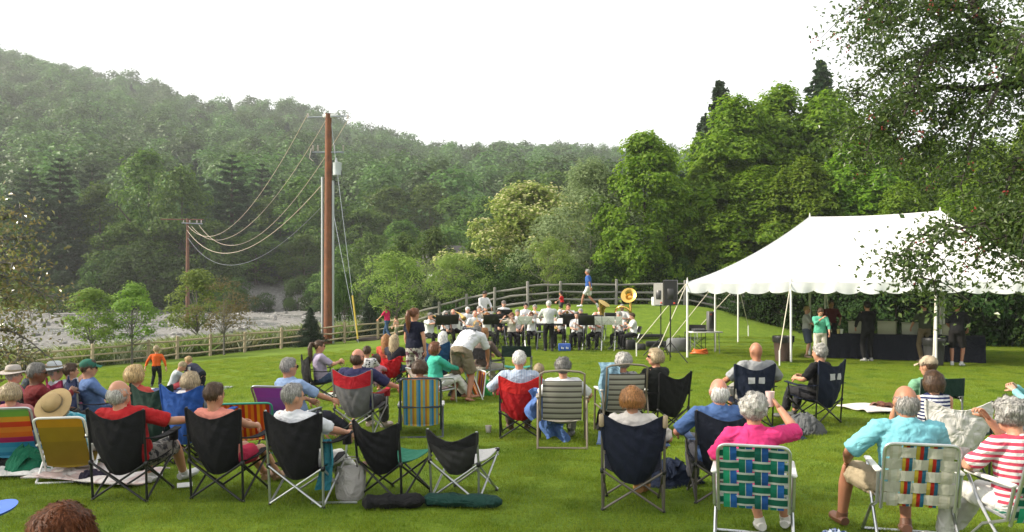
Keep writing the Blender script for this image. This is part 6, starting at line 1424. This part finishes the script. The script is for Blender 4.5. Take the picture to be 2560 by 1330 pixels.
sit('man with white hair in a pale blue striped shirt', 1298, 10.84, 0, hip=.44, lean=14, hands=[(.24, .22, .60), (-.34, .18, .60)], h=1.74, fat=1.08, shirt=C((.32, .42, .58), .1, .5, col2=(.52, .58, .68), pat='stripe', scale=45, axis='X'), sleeve=.5, pants=C((.09, .06, .05)), hair=('short', 'white'), skin='red', vox=.018, head=(-4, 0), shoes=(.1, .05, .03), collar=True)
sit('small child with light brown hair between the red chair and the patio chair', 1347, 11.6, 0, hip=.38, lean=6, h=1.22, child=True, shirt=C((.5, .5, .5)), sleeve=.4, pants=JEANS, hair=('short', 'ash'), vox=.018, feet=[(.08, .34, .1), (-.08, .34, .1)])
x, y, z = at(1352, 10.4)
for i, (dx, dz_, s, lb) in enumerate(((0, .30, .32, 'blue denim jacket hanging from the arm of the red chair'), (.18, .0, .30, 'blue denim sweater bunched beneath the patio chair'))):
    m = MB(); m.sheet(lambda u, v: ((u - .5) * s + .05 * math.sin(v * 7 + i), .05 * math.sin(u * 9 + v * 4), .42 - v * .38 + .04 * math.sin(u * 6)), 10, 10, .02); o = m.build('jacket', C((.09, .17, .42), .05, 1.0)); o.location = (x + dx, y - .02, z + dz_ * .8 + .0); tag(o, lb, 'clothing')
YB = [(k / 18, c) for k, c in enumerate([(.70, .52, .06), (.22, .45, .58), (.05, .30, .55), (.68, .50, .08), (.25, .48, .56), (.60, .30, .06)] * 3)]
beach_chair('tall yellow and blue striped chair with dark tube frame', at(1053, 11.0), R(5), stripes(YB, 'X', -.26, .26, .45), plain((.05, .06, .08), .35, .5), plain((.6, .6, .6), .4), hb=.80, lean=.22, sz=.16, cross=True, r=.014)
sit('woman with long brown hair in the yellow and blue striped chair', 1050, 11.15, 5, hip=.30, lean=16, h=1.62, fem=True, shirt=C((.60, .26, .18)), sleeve=.3, pants=WPANT, hair=('hair_page', 'brown'), skin='mid', vox=.02, head=(0, 0), feet=[(.14, .62, .08), (-.14, .62, .08)])
camp_chair('camp chair with red top panel and grey mesh back', at(902, 11.0), R(-14), C((.20, .20, .20), .3, .3), metal('#a9abad', .35), arm=C((.42, .02, .03)), top=C((.46, .015, .025), .15), hb=.90, w=.28)
sit('balding man in navy shirt in the red and grey camp chair', 902, 11.05, -16, hip=.44, lean=12, hands=[(.40, .30, .62), (-.3, .24, .6)], h=1.76, fat=1.14, shirt=C((.035, .035, .10)), sleeve=.47, pants=C((.08, .08, .09)), hair=('fringe', 'brown'), skin='red', vox=.018, head=(-16, 0), shoes=(.5, .4, .36))
beach_chair('purple beach chair of the man in the pale blue shirt', at(728, 10.2), R(-12), stripes([(0, (.12, .20, .46)), (.45, (.30, .10, .46)), (.7, (.36, .09, .48))], 'Z', .2, .85, .4), metal('#9aa0a8', .35), hb=.80, lean=.36)
sit('man with silver hair and glasses in a pale blue shirt', 742, 10.35, -34, hip=.38, lean=16, hands=[(.34, .44, .48), (-.1, .40, .46)], h=1.76, shirt=LBLUE, sleeve=.46, pants=C((.05, .05, .07)), hair=('short', 'grey'), skin='mid', vox=.018, head=(-12, 0), feet=[(.1, .8, .08), (-.1, .8, .08)], glasses=True, collar=True)
camp_chair('black camp chair with a jacket on its back, turned sideways', at(800, 15.1), R(-62), BLK_F, tall_pocket=1)
sit('girl with ponytail and sunglasses in a lilac top sitting sideways', 803, 15.1, -64, hip=.46, lean=6, hands=[(.08, .34, .74), (-.08, .34, .70)], feet=[(.14, .40, .12), (-.10, .42, .10)], h=1.62, fem=True, shirt=C((.42, .36, .50)), sleeve=.45, pants=JEANS, hair=('pony', 'brown'), skin='mid', vox=.022, head=(-8, -2), glasses=True)
camp_chair('dark green camp chair holding the woman with golden hair', at(418, 9.4), R(-14), DKGRN, hb=.92)
sit('woman with thick golden blonde hair in a coral top', 356, 9.5, -20, hip=.44, lean=14, h=1.68, fem=True, shirt=C((.62, .10, .08)), sleeve=.4, pants=JEANS, hair=('hair_page', 'blond'), skin='mid', vox=.018, head=(-14, 0))
camp_chair('royal blue camp chair with one raised corner', at(494, 9.2), R(-16), C((.018, .075, .30), .1, .5), hb=.92)
sit('person with straight ash blonde hair low in the royal blue chair', 494, 9.35, -16, hip=.40, lean=16, h=1.58, fem=True, shirt=C((.6, .6, .6)), sleeve=.4, pants=WPANT, hair=('hair_page', 'ash'), vox=.018, head=(-8, 0))
OS = [(k / 16, c) for k, c in enumerate([(.72, .42, .02), (.62, .12, .02), (.72, .30, .02), (.50, .05, .02)] * 4)]
beach_chair('orange and yellow striped beach chair with a green tube frame', at(622, 9.9), R(12), stripes(OS, 'X', -.27, .27, .5), plain((.03, .30, .20), .35), hb=.64, lean=.30, sz=.18, w=.31)

# left cluster
RB = [(k / 10, c) for k, c in enumerate([(.05, .32, .50), (.10, .45, .60), (.05, .35, .52), (.45, .03, .15), (.65, .20, .02), (.70, .30, .03), (.60, .08, .02), (.68, .40, .04), (.25, .45, .08), (.20, .42, .12)])]
beach_chair('rainbow striped beach chair with a chrome top bar', at(42, 9.0), R(16), stripes(RB, 'Z', .18, .78, .45), ALU, hb=.76, lean=.34)
sit('person with light brown hair low in the rainbow chair', 44, 9.1, 10, hip=.30, lean=22, h=1.60, fem=True, shirt=C((.5, .2, .2)), sleeve=.4, pants=JEANS, hair=('hair_page', 'ash'), vox=.02, feet=[(.12, .66, .08), (-.12, .66, .08)])
beach_chair('mustard yellow beach chair with white arms', at(186, 8.55), R(12), stripes([(0, (.38, .26, .02)), (.5, (.45, .31, .02)), (.78, (.66, .38, .02))], 'Z', .15, .72, .4), WHITE_TUBE, plain((.78, .78, .76), .4), hb=.70, lean=.34, sz=.16, w=.235)
sit('woman in turquoise print top and white shorts under a straw sun hat', 182, 8.62, 4, hip=.27, lean=32, hands=[(.34, .20, .44), (-.2, .3, .44)], feet=[(.10, .56, .08), (-.12, .58, .08)], h=1.64, fem=True, shirt=C((.05, .33, .45), .1, .5, col2=(.25, .55, .62), pat='floral', scale=18), sleeve=.97, pants=WPANT, leg=.42, hair=('bob', 'ash'), hat=('brim', C((.50, .36, .18), .1, .2)), skin='tan', vox=.016, head=(-4, 52), shoes=(.5, .4, .3))
sit('man with dark hair and glasses in a maroon shirt, hand at his chin', 108, 9.9, -48, hip=.44, lean=10, hands=[(.06, .30, .80), (-.2, .3, .56)], h=1.76, fat=1.1, shirt=C((.16, .018, .020)), sleeve=.97, pants=C((.03, .03, .03)), hair=('short', 'greydark'), skin='brown', vox=.018, head=(-12, -4), glasses=True)
camp_chair('black camp chair of the man in maroon', at(104, 9.9), R(-46), BLK_F)
pz = sit('person in white sun hat and pale shirt drinking from a cup', 150, 12.0, -52, hip=.44, lean=8, hands=[(.06, .34, 1.0), (-.1, .36, .7)], h=1.68, shirt=C((.58, .62, .70)), sleeve=.5, pants=C((.5, .5, .5)), hair=('short', 'grey'), hat=('brim', C((.62, .66, .70), .1, .3)), vox=.02, head=(-6, 2))
cup('white cup lifted by the person in the white sun hat', grip(pz, 0, .08, .05))
camp_chair('black camp chair of the person in the white sun hat', at(146, 12.0), R(-50), BLK_F)
sit('person with dark hair and grey shirt resting head on hand', 78, 12.6, -58, hip=.46, lean=2, hands=[(.04, .22, 1.12), (-.2, .3, .6)], h=1.76, shirt=C((.10, .12, .15)), sleeve=.5, pants=JEANS, hair=('short', 'dark'), skin='mid', vox=.02, head=(-10, 4))
camp_chair('dark camp chair of the person resting head on hand', at(74, 12.6), R(-55), NVY_F)
sit('person in rose top with a pale brimmed hat behind the salmon towel', 50, 11.4, -50, hip=.44, lean=10, h=1.64, fem=True, shirt=C((.55, .12, .18)), sleeve=.45, pants=JEANS, hair=('short', 'silver'), hat=('brim', C((.5, .45, .42), .1, .3)), vox=.02)
camp_chair('camp chair hung with a salmon pink towel', at(28, 11.2), R(-35), C((.62, .20, .12), .12, 1.0), hb=.98)
camp_chair('magenta and black camp chair of the woman with brown-grey hair', at(186, 11.8), R(-40), C((.22, .012, .06), .1, .6), hb=.92)
sit('woman with brown-grey cropped hair in the magenta chair', 190, 11.95, -42, hip=.45, lean=10, h=1.64, fem=True, shirt=C((.12, .14, .2)), sleeve=.45, pants=JEANS, hair=('short', 'brown'), vox=.02, head=(-8, 0), skin='mid')
camp_chair('navy and teal camp chair of the man in the green cap', at(236, 11.3), R(-52), C((.012, .022, .075), .08, .5), metal('#9a9da0', .35), arm=C((.03, .03, .05)), hb=.94)
sit('man in green baseball cap and blue denim shirt', 240, 11.35, -54, hip=.45, lean=12, hands=[(.22, .34, .62), (-.2, .34, .6)], h=1.74, fat=1.05, shirt=C((.12, .20, .42)), sleeve=.97, pants=JEANS, hair=('short', 'brown'), hat=('cap', C((.03, .14, .10), .05, .3)), vox=.018, head=(-4, -2), skin='mid', glasses=True)
sit('person with reddish hair and purple top half hidden by the salmon towel', -12, 11.8, -45, hip=.45, lean=10, h=1.66, fem=True, shirt=C((.10, .03, .22)), sleeve=.5, pants=JEANS, hair=('bob', 'auburn'), vox=.022)
camp_chair('camp chair of the person in purple behind the salmon towel', at(-16, 11.8), R(-45), NVY_F)

# children on the grass and the group in the middle
def pose_child(label, px, d, yaw, **k): return person(label, at(px, d), yaw, child=True, **k)
person('boy in bright orange sweater and dark trousers walking away', at(391, 20.6), 12, hip=.56, lean=-2, feet=[(.09, -.06, .075), (-.13, .10, .075)], knee=[(0, 1, 0), (0, 1, 0)], hands=[(.26, -.05, .50), (-.30, .05, .50)], h=1.08, child=True, shirt=C((.72, .12, .02), .1), sleeve=.97, pants=C((.012, .013, .022)), hair=('short', 'ash'), shoes=(.02, .02, .02), vox=.02, head=(10, 0))
pz = pose_child('child in pale grey sweater and pink trousers sitting on the blanket', 430, 18.7, -70, hip=.15, lean=-14, lean2=-26, feet=[(.12, .56, .10), (-.10, .52, .10)], hands=[(.02, .36, .50), (-.08, .36, .30)], h=1.34, shirt=C((.42, .45, .48)), sleeve=.97, pants=C((.62, .10, .12)), hair=('short', 'ash'), vox=.02, head=(0, -34), skin='mid')
cup('small white cup in the hands of the child in grey', grip(pz, 0, .07, .03), (.8, .8, .8))
pose_child('boy in dark navy shirt kneeling and leaning over the blanket', 503, 18.9, 70, hip=.38, lean=-48, lean2=-62, feet=[(.09, -.26, .06), (-.09, -.24, .06)], knee=[(0, 1, -.6), (0, 1, -.6)], hands=[(.14, .46, .10), (-.12, .50, .14)], h=1.24, shirt=C((.045, .05, .085)), sleeve=.97, pants=C((.012, .014, .02)), hair=('short', 'blond'), vox=.02, head=(0, -20), shoes=(.05, .05, .05))
def blanket(label, px, d, w_, l_, rz, mat, amp=.03):
    m = MB(); m.sheet(lambda u, v: ((u - .5) * w_ + .06 * math.sin(v * 5), (v - .5) * l_ + .05 * math.sin(u * 6), .03 + amp * (math.sin(u * 11 + v * 4) * math.sin(v * 9)) * .5 + amp * .5), 18, 14, .012); o = m.build('blanket', mat); o.location = at(px, d); o.rotation_euler = (0, 0, rz); tag(o, label, 'blanket')
blanket('navy and white picnic blanket under the two children', 475, 18.7, 1.9, 1.3, .2, C((.03, .045, .12), .05, .8, col2=(.45, .46, .5), pat='stripe', scale=2.2, axis='X'))
blanket('dusty white blanket spread on the grass by the man in sage green', 2225, 13.2, 1.3, .9, .1, C((.62, .58, .55), .05, .8), .05); blanket('crumpled pink and white blanket beside the mustard chair', 250, 8.4, 1.3, .7, -.2, C((.62, .48, .46), .05, .9, col2=(.72, .68, .66), pat='floral', scale=7), .06); blanket('white cloth on the grass behind the green bag', 30, 8.6, .8, .4, .3, C((.66, .66, .66), .05, .9), .05)
blanket('pale blanket on the grass under the girl with the ponytail', 845, 15.4, .9, .5, 0, C((.55, .56, .52), .05, .9), .04)
pose_child('girl in white polka-dot dress with brown hair in a bun', 918, 15.8, -6, hip=.30, lean=4, feet=[(.16, .30, .08), (-.14, .34, .08)], h=1.34, shirt=C((.66, .65, .66), .1, .5, col2=(.03, .03, .04), pat='dots', scale=17), sleeve=.45, pants=C((.66, .65, .66), .1, .5, col2=(.03, .03, .04), pat='dots', scale=17), skirt=True, hair=('short', 'brown'), vox=.022, skin='mid')
pose_child('small girl in pale pink T-shirt beside the polka-dot dress', 941, 15.9, -15, hip=.22, lean=4, feet=[(.1, .3, .06), (-.1, .3, .06)], h=1.08, shirt=C((.62, .32, .42)), sleeve=.45, pants=C((.5, .3, .4)), hair=('bob', 'brown'), vox=.022, skin='mid')
camp_chair('small red camp chair of the girls with long hair', at(988, 16.3), R(-16), C((.50, .012, .02), .15), hb=.70, w=.24)
camp_chair('second small red camp chair mostly behind the first', at(968, 16.9), R(-10), C((.42, .02, .02), .15), hb=.70, w=.22)
pose_child('girl with long light brown hair and dark top in the small red chair', 988, 16.3, -16, hip=.42, lean=6, h=1.50, shirt=C((.03, .03, .045)), sleeve=.3, pants=JEANS, hair=('long', 'ash'), vox=.022)
pose_child('second girl with long reddish hair behind the small red chair', 967, 16.9, -10, hip=.42, lean=6, h=1.46, shirt=C((.45, .08, .05)), sleeve=.3, pants=JEANS, hair=('long', 'ginger'), vox=.022)
person('standing woman in navy top and floral shorts with a long auburn ponytail', at(1036, 15.0), -28, hip=.93, lean=2, feet=[(.10, .02, .075), (-.10, -.02, .075)], hands=[(.22, .06, .80), (-.2, .10, .82)], h=1.64, fem=True, fat=1.0, shirt=C((.010, .012, .030)), sleeve=.25, pants=C((.45, .42, .38), .08, .6, col2=(.10, .04, .06), pat='floral', scale=14), leg=.46, hair=('pony', 'auburn'), vox=.018, head=(-14, 0), skin='mid', shoes=(.2, .15, .1))
person('woman in turquoise cardigan with reddish bob and sunglasses', at(1090, 14.4), -60, hip=.34, lean=4, hands=[(.12, .42, .58), (-.1, .40, .52)], feet=[(.12, .62, .10), (-.06, .60, .10)], h=1.64, fem=True, shirt=C((.06, .46, .34)), sleeve=.9, pants=WPANT, hair=('bob', 'auburn'), vox=.018, head=(-4, 0), glasses=True, skin='mid')
beach_chair('low silver beach chair of the woman in turquoise', at(1086, 14.4), R(-60), C((.5, .4, .4)), ALU, hb=.62, lean=.3)
camp_chair('deep blue camp chair of the person with long white hair', at(1098, 16.9), R(-8), C((.016, .07, .17), .1), hb=.95, w=.28)
sit('person with long straight white hair in the deep blue chair', 1110, 17.0, -12, hip=.46, lean=8, h=1.64, fem=True, shirt=C((.4, .4, .42)), sleeve=.45, pants=JEANS, hair=('long', 'white'), vox=.022, head=(-6, 0))
bm_ = person('man in white T-shirt and khaki shorts bending over a folded chair', at(1152, 14.5), -24, hip=.90, lean=-42, lean2=-68, side=8, feet=[(.15, .02, .075), (-.13, -.06, .075)], knee=[(.1, 1, 0), (-.1, 1, 0)], hands=[(.26, .62, .62), (-.10, .66, .60)], poles=[(1, 0, .2), (-1, 0, .2)], h=1.80, fat=1.14, shirt=C((.70, .71, .74), .12, .7), sleeve=.44, pants=C((.22, .18, .125), .05, .7), leg=.46, hair=('fringe', 'greydark'), vox=.016, head=(0, -62), skin='tan')
for i in range(9):
    a = (i - 4) * .17; c_ = bm_['chest'] - bm_['tf'] * .150 + bm_['tr'] * math.sin(a) * .22 + bm_['tu'] * (math.cos(a) * .16 - .14); M_ = np.stack([nrm(bm_['tr'] * math.cos(a) - bm_['tu'] * math.sin(a)), bm_['tf'], nrm(bm_['tu'] * math.cos(a) + bm_['tr'] * math.sin(a))], 1)
    MB().box(c_, (.020, .05, .035 if i % 3 else .022), M_).build('lettering', plain((.10, .11, .14), .8), bm_['root'])
t = thing('folded_beach_chair', 'rainbow striped beach chair held half folded by the bending man', 'beach chair', at(1196, 14.9), R(-62)); t.rotation_euler = (R(8), 0, R(-70))
RS = stripes([(k / 9, c) for k, c in enumerate([(.05, .42, .38), (.66, .44, .03), (.60, .10, .02), (.45, .02, .04), (.62, .38, .02), (.30, .05, .30), (.66, .40, .03), (.50, .05, .03), (.25, .08, .35)])], 'X', -.26, .26, .45)
MB().tube(bez([(-.27, 0, 0), (-.27, -.16, .66), (.27, -.16, .66), (.27, 0, 0)], 5), .0125, 8).build('back_frame', WHITE_TUBE, t); MB().sheet(lambda u, v: ((u - .5) * .5, -.16 * v + .0, .04 + .6 * v), 6, 8, .006).build('backrest', RS, t)
MB().tube(bez([(-.25, .02, .05), (-.25, .14, .50), (.25, .14, .50), (.25, .02, .05)], 5), .0125, 8).build('seat_frame', WHITE_TUBE, t); MB().sheet(lambda u, v: ((u - .5) * .46, .03 + .11 * v, .08 + .40 * v), 6, 6, .006).build('seat', RS, t)
director_chair('black folding chair of the woman in taupe', at(1212, 15.9), R(-34), C((.012, .012, .014)), C((.03, .10, .07)))
sit('woman in taupe cardigan with cropped blonde hair and light trousers', 1208, 15.95, -36, hip=.55, lean=2, lean2=-6, hands=[(.16, .34, .72), (-.14, .34, .70)], feet=[(.14, .52, .08), (-.1, .5, .08)], h=1.68, fem=True, fat=1.12, shirt=C((.13, .095, .08)), sleeve=.97, pants=C((.48, .44, .38)), hair=('short', 'ginger'), vox=.02, head=(-10, 2), skin='mid', shoes=(.3, .2, .12))
director_chair('empty dark green folding armchair behind the white-haired man', at(1293, 16.4), R(-4), C((.012, .030, .024)), C((.05, .28, .22), .2))

# walkers at the back, people at the tent
person('woman in magenta T-shirt and jeans walking with a paper', at(968, 36.6), 70, hip=.90, lean=-2, feet=[(.09, .22, .09), (-.09, -.24, .10)], knee=[(0, 1, 0), (0, 1, 0)], hands=[(.18, .02, .82), (-.2, .36, .98)], h=1.64, fem=True, shirt=C((.62, .02, .12)), sleeve=.45, pants=C((.05, .10, .20)), hair=('bob', 'brown'), vox=.034, shoes=(.08, .06, .05), skin='mid')
person('small child in orange striped shirt following the woman in magenta', at(992, 36.2), 60, hip=.52, lean=-6, feet=[(.08, .12, .07), (-.08, -.12, .07)], knee=[(0, 1, 0), (0, 1, 0)], hands=[(.16, .18, .62), (-.2, .1, .55)], h=1.06, child=True, shirt=C((.62, .22, .12), .1, .5, col2=(.66, .55, .45), pat='stripe', scale=14), sleeve=.45, pants=C((.4, .36, .26)), leg=.44, hair=('short', 'brown'), vox=.03)
person('man in royal blue polo and white shorts striding along the bank', at(1472, 36.4), 78, hip=.93, lean=-4, feet=[(.10, -.34, .16), (-.10, .34, .09)], knee=[(0, 1, .2), (0, 1, .2)], hands=[(.26, .16, .82), (-.26, -.12, .86)], h=1.80, fat=1.08, shirt=C((.04, .12, .40)), sleeve=.46, pants=C((.70, .70, .68)), leg=.42, hair=('short', 'grey'), shoes=(.75, .75, .73), skin='tan', vox=.03)
person('small boy in red T-shirt walking along the bank', at(1406, 34.6), 70, hip=.52, lean=-8, feet=[(.08, .14, .07), (-.08, -.14, .07)], knee=[(0, 1, 0), (0, 1, 0)], hands=[(.2, .1, .5), (-.2, .2, .58)], h=1.02, child=True, shirt=C((.55, .015, .02)), sleeve=.45, pants=C((.03, .03, .035)), leg=.44, hair=('short', 'dark'), vox=.03, skin='mid')
pz = person('woman in green three-quarter sleeve top and cream trousers by the tent', at(2050, 22.4), 165, hip=.86, lean=-2, feet=[(.10, .02, .075), (-.10, -.02, .075)], hands=[(-.02, .26, 1.28), (-.22, .28, .86)], poles=[(.8, .2, -1), (-.8, -.5, -.5)], h=1.58, fem=True, fat=1.1, shirt=C((.10, .42, .28)), sleeve=.8, pants=C((.58, .54, .46)), hair=('short', 'brown'), vox=.024, head=(10, -26), skin='mid', shoes=(.3, .2, .15))
person('woman in pale top and slate blue skirt behind the woman in green', at(2016, 24.6), -120, hip=.86, lean=0, feet=[(.09, .02, .075), (-.09, -.02, .075)], hands=[(.12, .34, .98), (-.16, .3, .9)], h=1.60, fem=True, shirt=C((.42, .42, .40)), sleeve=.5, pants=C((.08, .10, .15)), skirt=True, hair=('short', 'blond'), vox=.028, shoes=(.2, .14, .1))
person('person in maroon shirt in the shade at the back of the tent', at(2078, 27.6), 180, hip=.93, lean=0, feet=[(.1, 0, .075), (-.1, 0, .075)], h=1.78, hands=[(.2, .25, 1.0), (-.2, .25, 1.0)], shirt=C((.14, .02, .02)), sleeve=.5, pants=C((.02, .02, .02)), hair=('short', 'brown'), vox=.03, shoes=(.02, .02, .02), skin='mid')
person('person dressed in black standing between the serving tables', at(2170, 23.2), 6, hip=.93, lean=-3, feet=[(.1, 0, .075), (-.1, 0, .075)], h=1.76, hands=[(.2, .32, .98), (-.2, .32, .98)], fat=1.1, shirt=C((.012, .012, .013)), sleeve=.97, pants=C((.012, .012, .013)), hair=('short', 'dark'), vox=.028, shoes=(.3, .3, .3), skin='mid')
person('person in olive shirt and tan trousers by the second bin', at(2312, 22.9), 10, hip=.93, lean=-2, feet=[(.1, 0, .075), (-.1, 0, .075)], h=1.76, hands=[(.2, .32, .98), (-.2, .32, .98)], shirt=C((.06, .07, .045)), sleeve=.5, pants=C((.16, .12, .07)), hair=('short', 'dark'), vox=.028, shoes=(.1, .08, .06), skin='mid')
person('person in black with bare calves and white shoes at the last serving table', at(2392, 21.6), -40, hip=.93, lean=-2, feet=[(.1, .06, .075), (-.1, -.08, .075)], h=1.78, hands=[(.2, .32, .98), (-.2, .32, .98)], fat=1.08, shirt=C((.012, .012, .014)), sleeve=.5, pants=C((.015, .014, .014)), leg=.5, hair=('short', 'dark'), vox=.028, shoes=(.6, .6, .6), skin='tan')

# ------------------------------------------------------------------ bags and odds and ends on the grass
def heap(name, label, px, d, size, mat, seed, cat, rz=0):
    r2 = np.random.default_rng(seed); m = MB(); n = 26; rings = []
    for i in range(10):
        t_ = i / 9; z = size[2] * .8 * t_; k = max(.04, (1 - t_ ** 1.6)) ** .6
        rings.append([V(size[0] / 2 * k * math.cos(a) * (1 + .18 * math.sin(3 * a + seed + 3 * t_) + .10 * math.sin(8 * a + 6 * t_)), size[1] / 2 * k * math.sin(a) * (1 + .16 * math.sin(2 * a + seed * 2 + 4 * t_) + .10 * math.sin(7 * a + seed)), z * (1 + .35 * math.sin(2 * a + seed) * t_ + .12 * math.sin(5 * a + 2 * seed))) for a in (2 * math.pi * j / n for j in range(n))])
    if cat in ('clothing', 'bag', 'food'):
        for j in range(4 if cat == 'clothing' else 2):     # crumpled flaps and sleeves lying over it
            an = r2.uniform(0, 6.28); of = r2.uniform(-.22, .22, 2) * size[:2]; wd, ln = size[0] * r2.uniform(.25, .4), size[0] * r2.uniform(.55, .85); ph = r2.uniform(0, 6)
            def fl(u, v, an=an, of=of, wd=wd, ln=ln, ph=ph):
                x_, y_ = (u - .5) * wd * (1 + .2 * math.sin(v * 5 + ph)), (v - .5) * ln; c_, s_ = math.cos(an), math.sin(an); X_, Y_ = of[0] + c_ * x_ - s_ * y_, of[1] + s_ * x_ + c_ * y_
                rr_ = (2 * X_ / size[0]) ** 2 + (2 * Y_ / size[1]) ** 2; z_ = size[2] * .88 * max(.03, 1 - rr_) ** .55
                return (X_, Y_, z_ + .022 + .014 * math.sin(u * 15 + v * 4 + ph) + .012 * math.sin(v * 13 - u * 5))
            m.sheet(fl, 14, 16, .012)
    m.loft(rings); o = m.build(name, mat); o.location = at(px, d); o.rotation_euler = (0, 0, rz); return tag(o, label, cat)
heap('clothes_pile', 'grey and blue coats heaped beside the black-shirted woman', 2010, 11.0, (.55, .42, .26), C((.11, .115, .12), .02, 1.4), 2, 'clothing'); heap('clothes_pile', 'dark denim heap lying against the grey coats', 1965, 10.6, (.55, .36, .16), C((.03, .055, .11), .02, 1.4), 5, 'clothing', .3)
heap('duffel_bag', 'navy duffel bag and jeans by the dark navy camp chair', 1680, 8.1, (.62, .40, .24), C((.016, .024, .050), .02, 1.4), 3, 'bag', .2); heap('tote_bag', 'blue and white patterned bag under the cream lawn chair', 2090, 5.75, (.34, .30, .20), C((.03, .06, .20), .02, .8, col2=(.4, .46, .55), pat='floral', scale=30), 4, 'bag')
heap('black_bag', 'black bag leaning on the patterned bag', 2150, 5.6, (.26, .24, .16), C((.012, .012, .014), .02, 1), 9, 'bag'); heap('backpack', 'black backpack on the grass behind the bending man', 1150, 15.2, (.45, .35, .36), C((.012, .012, .013), .02, 1), 6, 'bag'); heap('gift_bag', 'bright green bag under the folding chair of the woman in taupe', 1212, 15.3, (.32, .25, .30), C((.03, .28, .06), .1, 1), 7, 'bag')
heap('green_bag', 'rounded emerald green bag behind the mustard chair', 66, 8.75, (.42, .36, .30), C((.015, .16, .085), .1, 1), 8, 'bag'); heap('black_bag', 'small dark purse on the blanket by the mustard chair', 232, 8.25, (.30, .18, .10), C((.03, .025, .045), .02, 1), 10, 'bag'); heap('fruit_bowl', 'dish of red and brown food on the dusty white blanket', 2205, 13.25, (.5, .3, .12), plain((.22, .07, .03), .6, 0, .5, 20), 12, 'food'); heap('black_bag', 'black bag behind the blue towel chair', 1515, 11.25, (.28, .30, .40), C((.012, .012, .013), .02, 1), 13, 'bag')
heap('black_bag', 'black folded bag under the rainbow striped chair', 28, 8.9, (.5, .3, .14), C((.012, .012, .013), .02, 1), 14, 'bag')
def tote(label, px, d, w_, h_, mat):
    t = thing('tote_bag', label, 'bag', at(px, d), .2); m = MB(); rings = []
    for z, k, b in ((0, .92, .12), (h_ * .2, 1, .15), (h_ * .7, 1.02, .12), (h_, .95, .06), (h_ * .98, .9, .05)): rings.append([V(w_ / 2 * k * math.cos(a) * (1 + .05 * math.sin(4 * a + z * 9)), b * math.sin(a) * (1 + .1 * math.sin(3 * a + z * 12)), z) for a in (2 * math.pi * j / 20 for j in range(20))])
    m.loft(rings); m.build('bag_body', mat, t)
    for s in (-1, 1): MB().tube([(-.08, s * .04, h_ * .95), (-.05, s * .06, h_ + .08), (.05, s * .06, h_ + .08), (.08, s * .04, h_ * .95)], .008, 5).build('handle', mat, t)
tote('crumpled light grey tote bag beside the teal sweater', 876, 7.5, .27, .30, C((.42, .40, .38), .08, 1.3))
x, y, z = at(812, 7.25); m = MB(); m.sheet(lambda u, v: ((u - .5) * .10 * (1 + .3 * v) + .03 * math.sin(v * 4), .02 * math.sin(u * 9 + v * 5), .60 - v * .46), 6, 14, .016); o = m.build('sweater', C((.035, .20, .27), .08, .9)); o.location = (x, y, z); o.rotation_euler = (0, 0, -.2); tag(o, 'teal sweater hanging from the arm of the silver-legged chair', 'clothing')
def carry_bag(label, p0, p1, r_, mat, seed, tag_c=None):
    a, b = V(*p0), V(*p1); t = thing('chair_bag', label, 'bag', tuple(a)); L = b - a; m = MB(); n = 14; rings = []; u = nrm(L); sd_ = V(-u[1], u[0], 0)
    for i in range(n):
        s = i / (n - 1); k = (.35 if i in (0, n - 1) else 1) * (1 + .12 * math.sin(s * 17 + seed)); c = L * s + V(0, 0, r_ * .62)
        rings.append([c + sd_ * r_ * k * math.cos(q) * (1 + .08 * math.sin(5 * q + i)) + V(0, 0, 1) * r_ * .62 * k * math.sin(q) * (1 + .1 * math.sin(3 * q + i * 2)) for q in (2 * math.pi * j / 14 for j in range(14))])
    m.loft(rings); m.build('bag_body', mat, t); MB().tube([L * .3 + V(0, -r_ * .9, r_ * .5), L * .4 + V(0, -r_ * 1.15, r_ * .7), L * .6 + V(0, -r_ * 1.15, r_ * .7), L * .7 + V(0, -r_ * .9, r_ * .5)], .006, 5).build('strap', mat, t)
carry_bag('empty black chair carry bag lying on the grass', at(905, 7.12), at(1062, 7.2), .10, C((.012, .012, .013), .02, 1.0), 1); carry_bag('dark green chair carry bag lying end to end with the black one', at(1058, 7.25), at(1255, 7.15), .095, C((.010, .045, .036), .03, 1.0), 2)
o = MB().tube([at(778, 7.3), at(893, 7.3)], .011, 6).build('spare_rod', ALU); tag(o, 'thin silver rod lying on the grass by the tote bag', 'rod'); o.location = (0, 0, .012)
x, y, z = at(1221, 11.1); cup('small white ice cream cup with a straw left alone on the grass', (x, y, z), (.75, .70, .68), .045, .10, rim=(.6, .2, .2))
x, y, z = at(462, 7.9); o = MB().box((0, 0, .006), (.14, .10, .008)).build('programme', plain((.75, .75, .73), .7)); o.location = (x, y, z + .03); o.rotation_euler = (.2, 0, .4); tag(o, 'folded white programme dropped on the grass', 'paper')
# a bench of rails and a tree that shades the front of the lawn stand outside the picture on the river side
P_SHD = mk_proto('broad', 190, 9.5, 4.0, 3.0, nc=60, per=90, ls=.24, clump=.30, flat=.7)
plant_tree('shade_tree', P_SHD, G_MID, (-13.8, 6.3, Z(-13.8, 6.3)), 1.0, 0, 'broad lawn tree whose shade falls across the front chairs')
grow_all()
# ------------------------------------------------------------------ valley haze
hz = MB().box((-60, 480, 78), (1900, 1180, 190)).build('haze', None, None, False)
hm = bpy.data.materials.new('haze'); hm.use_nodes = True; ht = hm.node_tree; ht.nodes.clear()
pv = ht.nodes.new('ShaderNodeVolumePrincipled'); pv.inputs['Color'].default_value = (.93, .97, 1, 1); pv.inputs['Density'].default_value = .0004; pv.inputs['Anisotropy'].default_value = .2
ho = ht.nodes.new('ShaderNodeOutputMaterial'); ht.links.new(pv.outputs[0], ho.inputs['Volume']); hz.data.materials.append(hm)
tag(hz, 'thin pale summer haze filling the valley air', 'haze', kind='stuff')
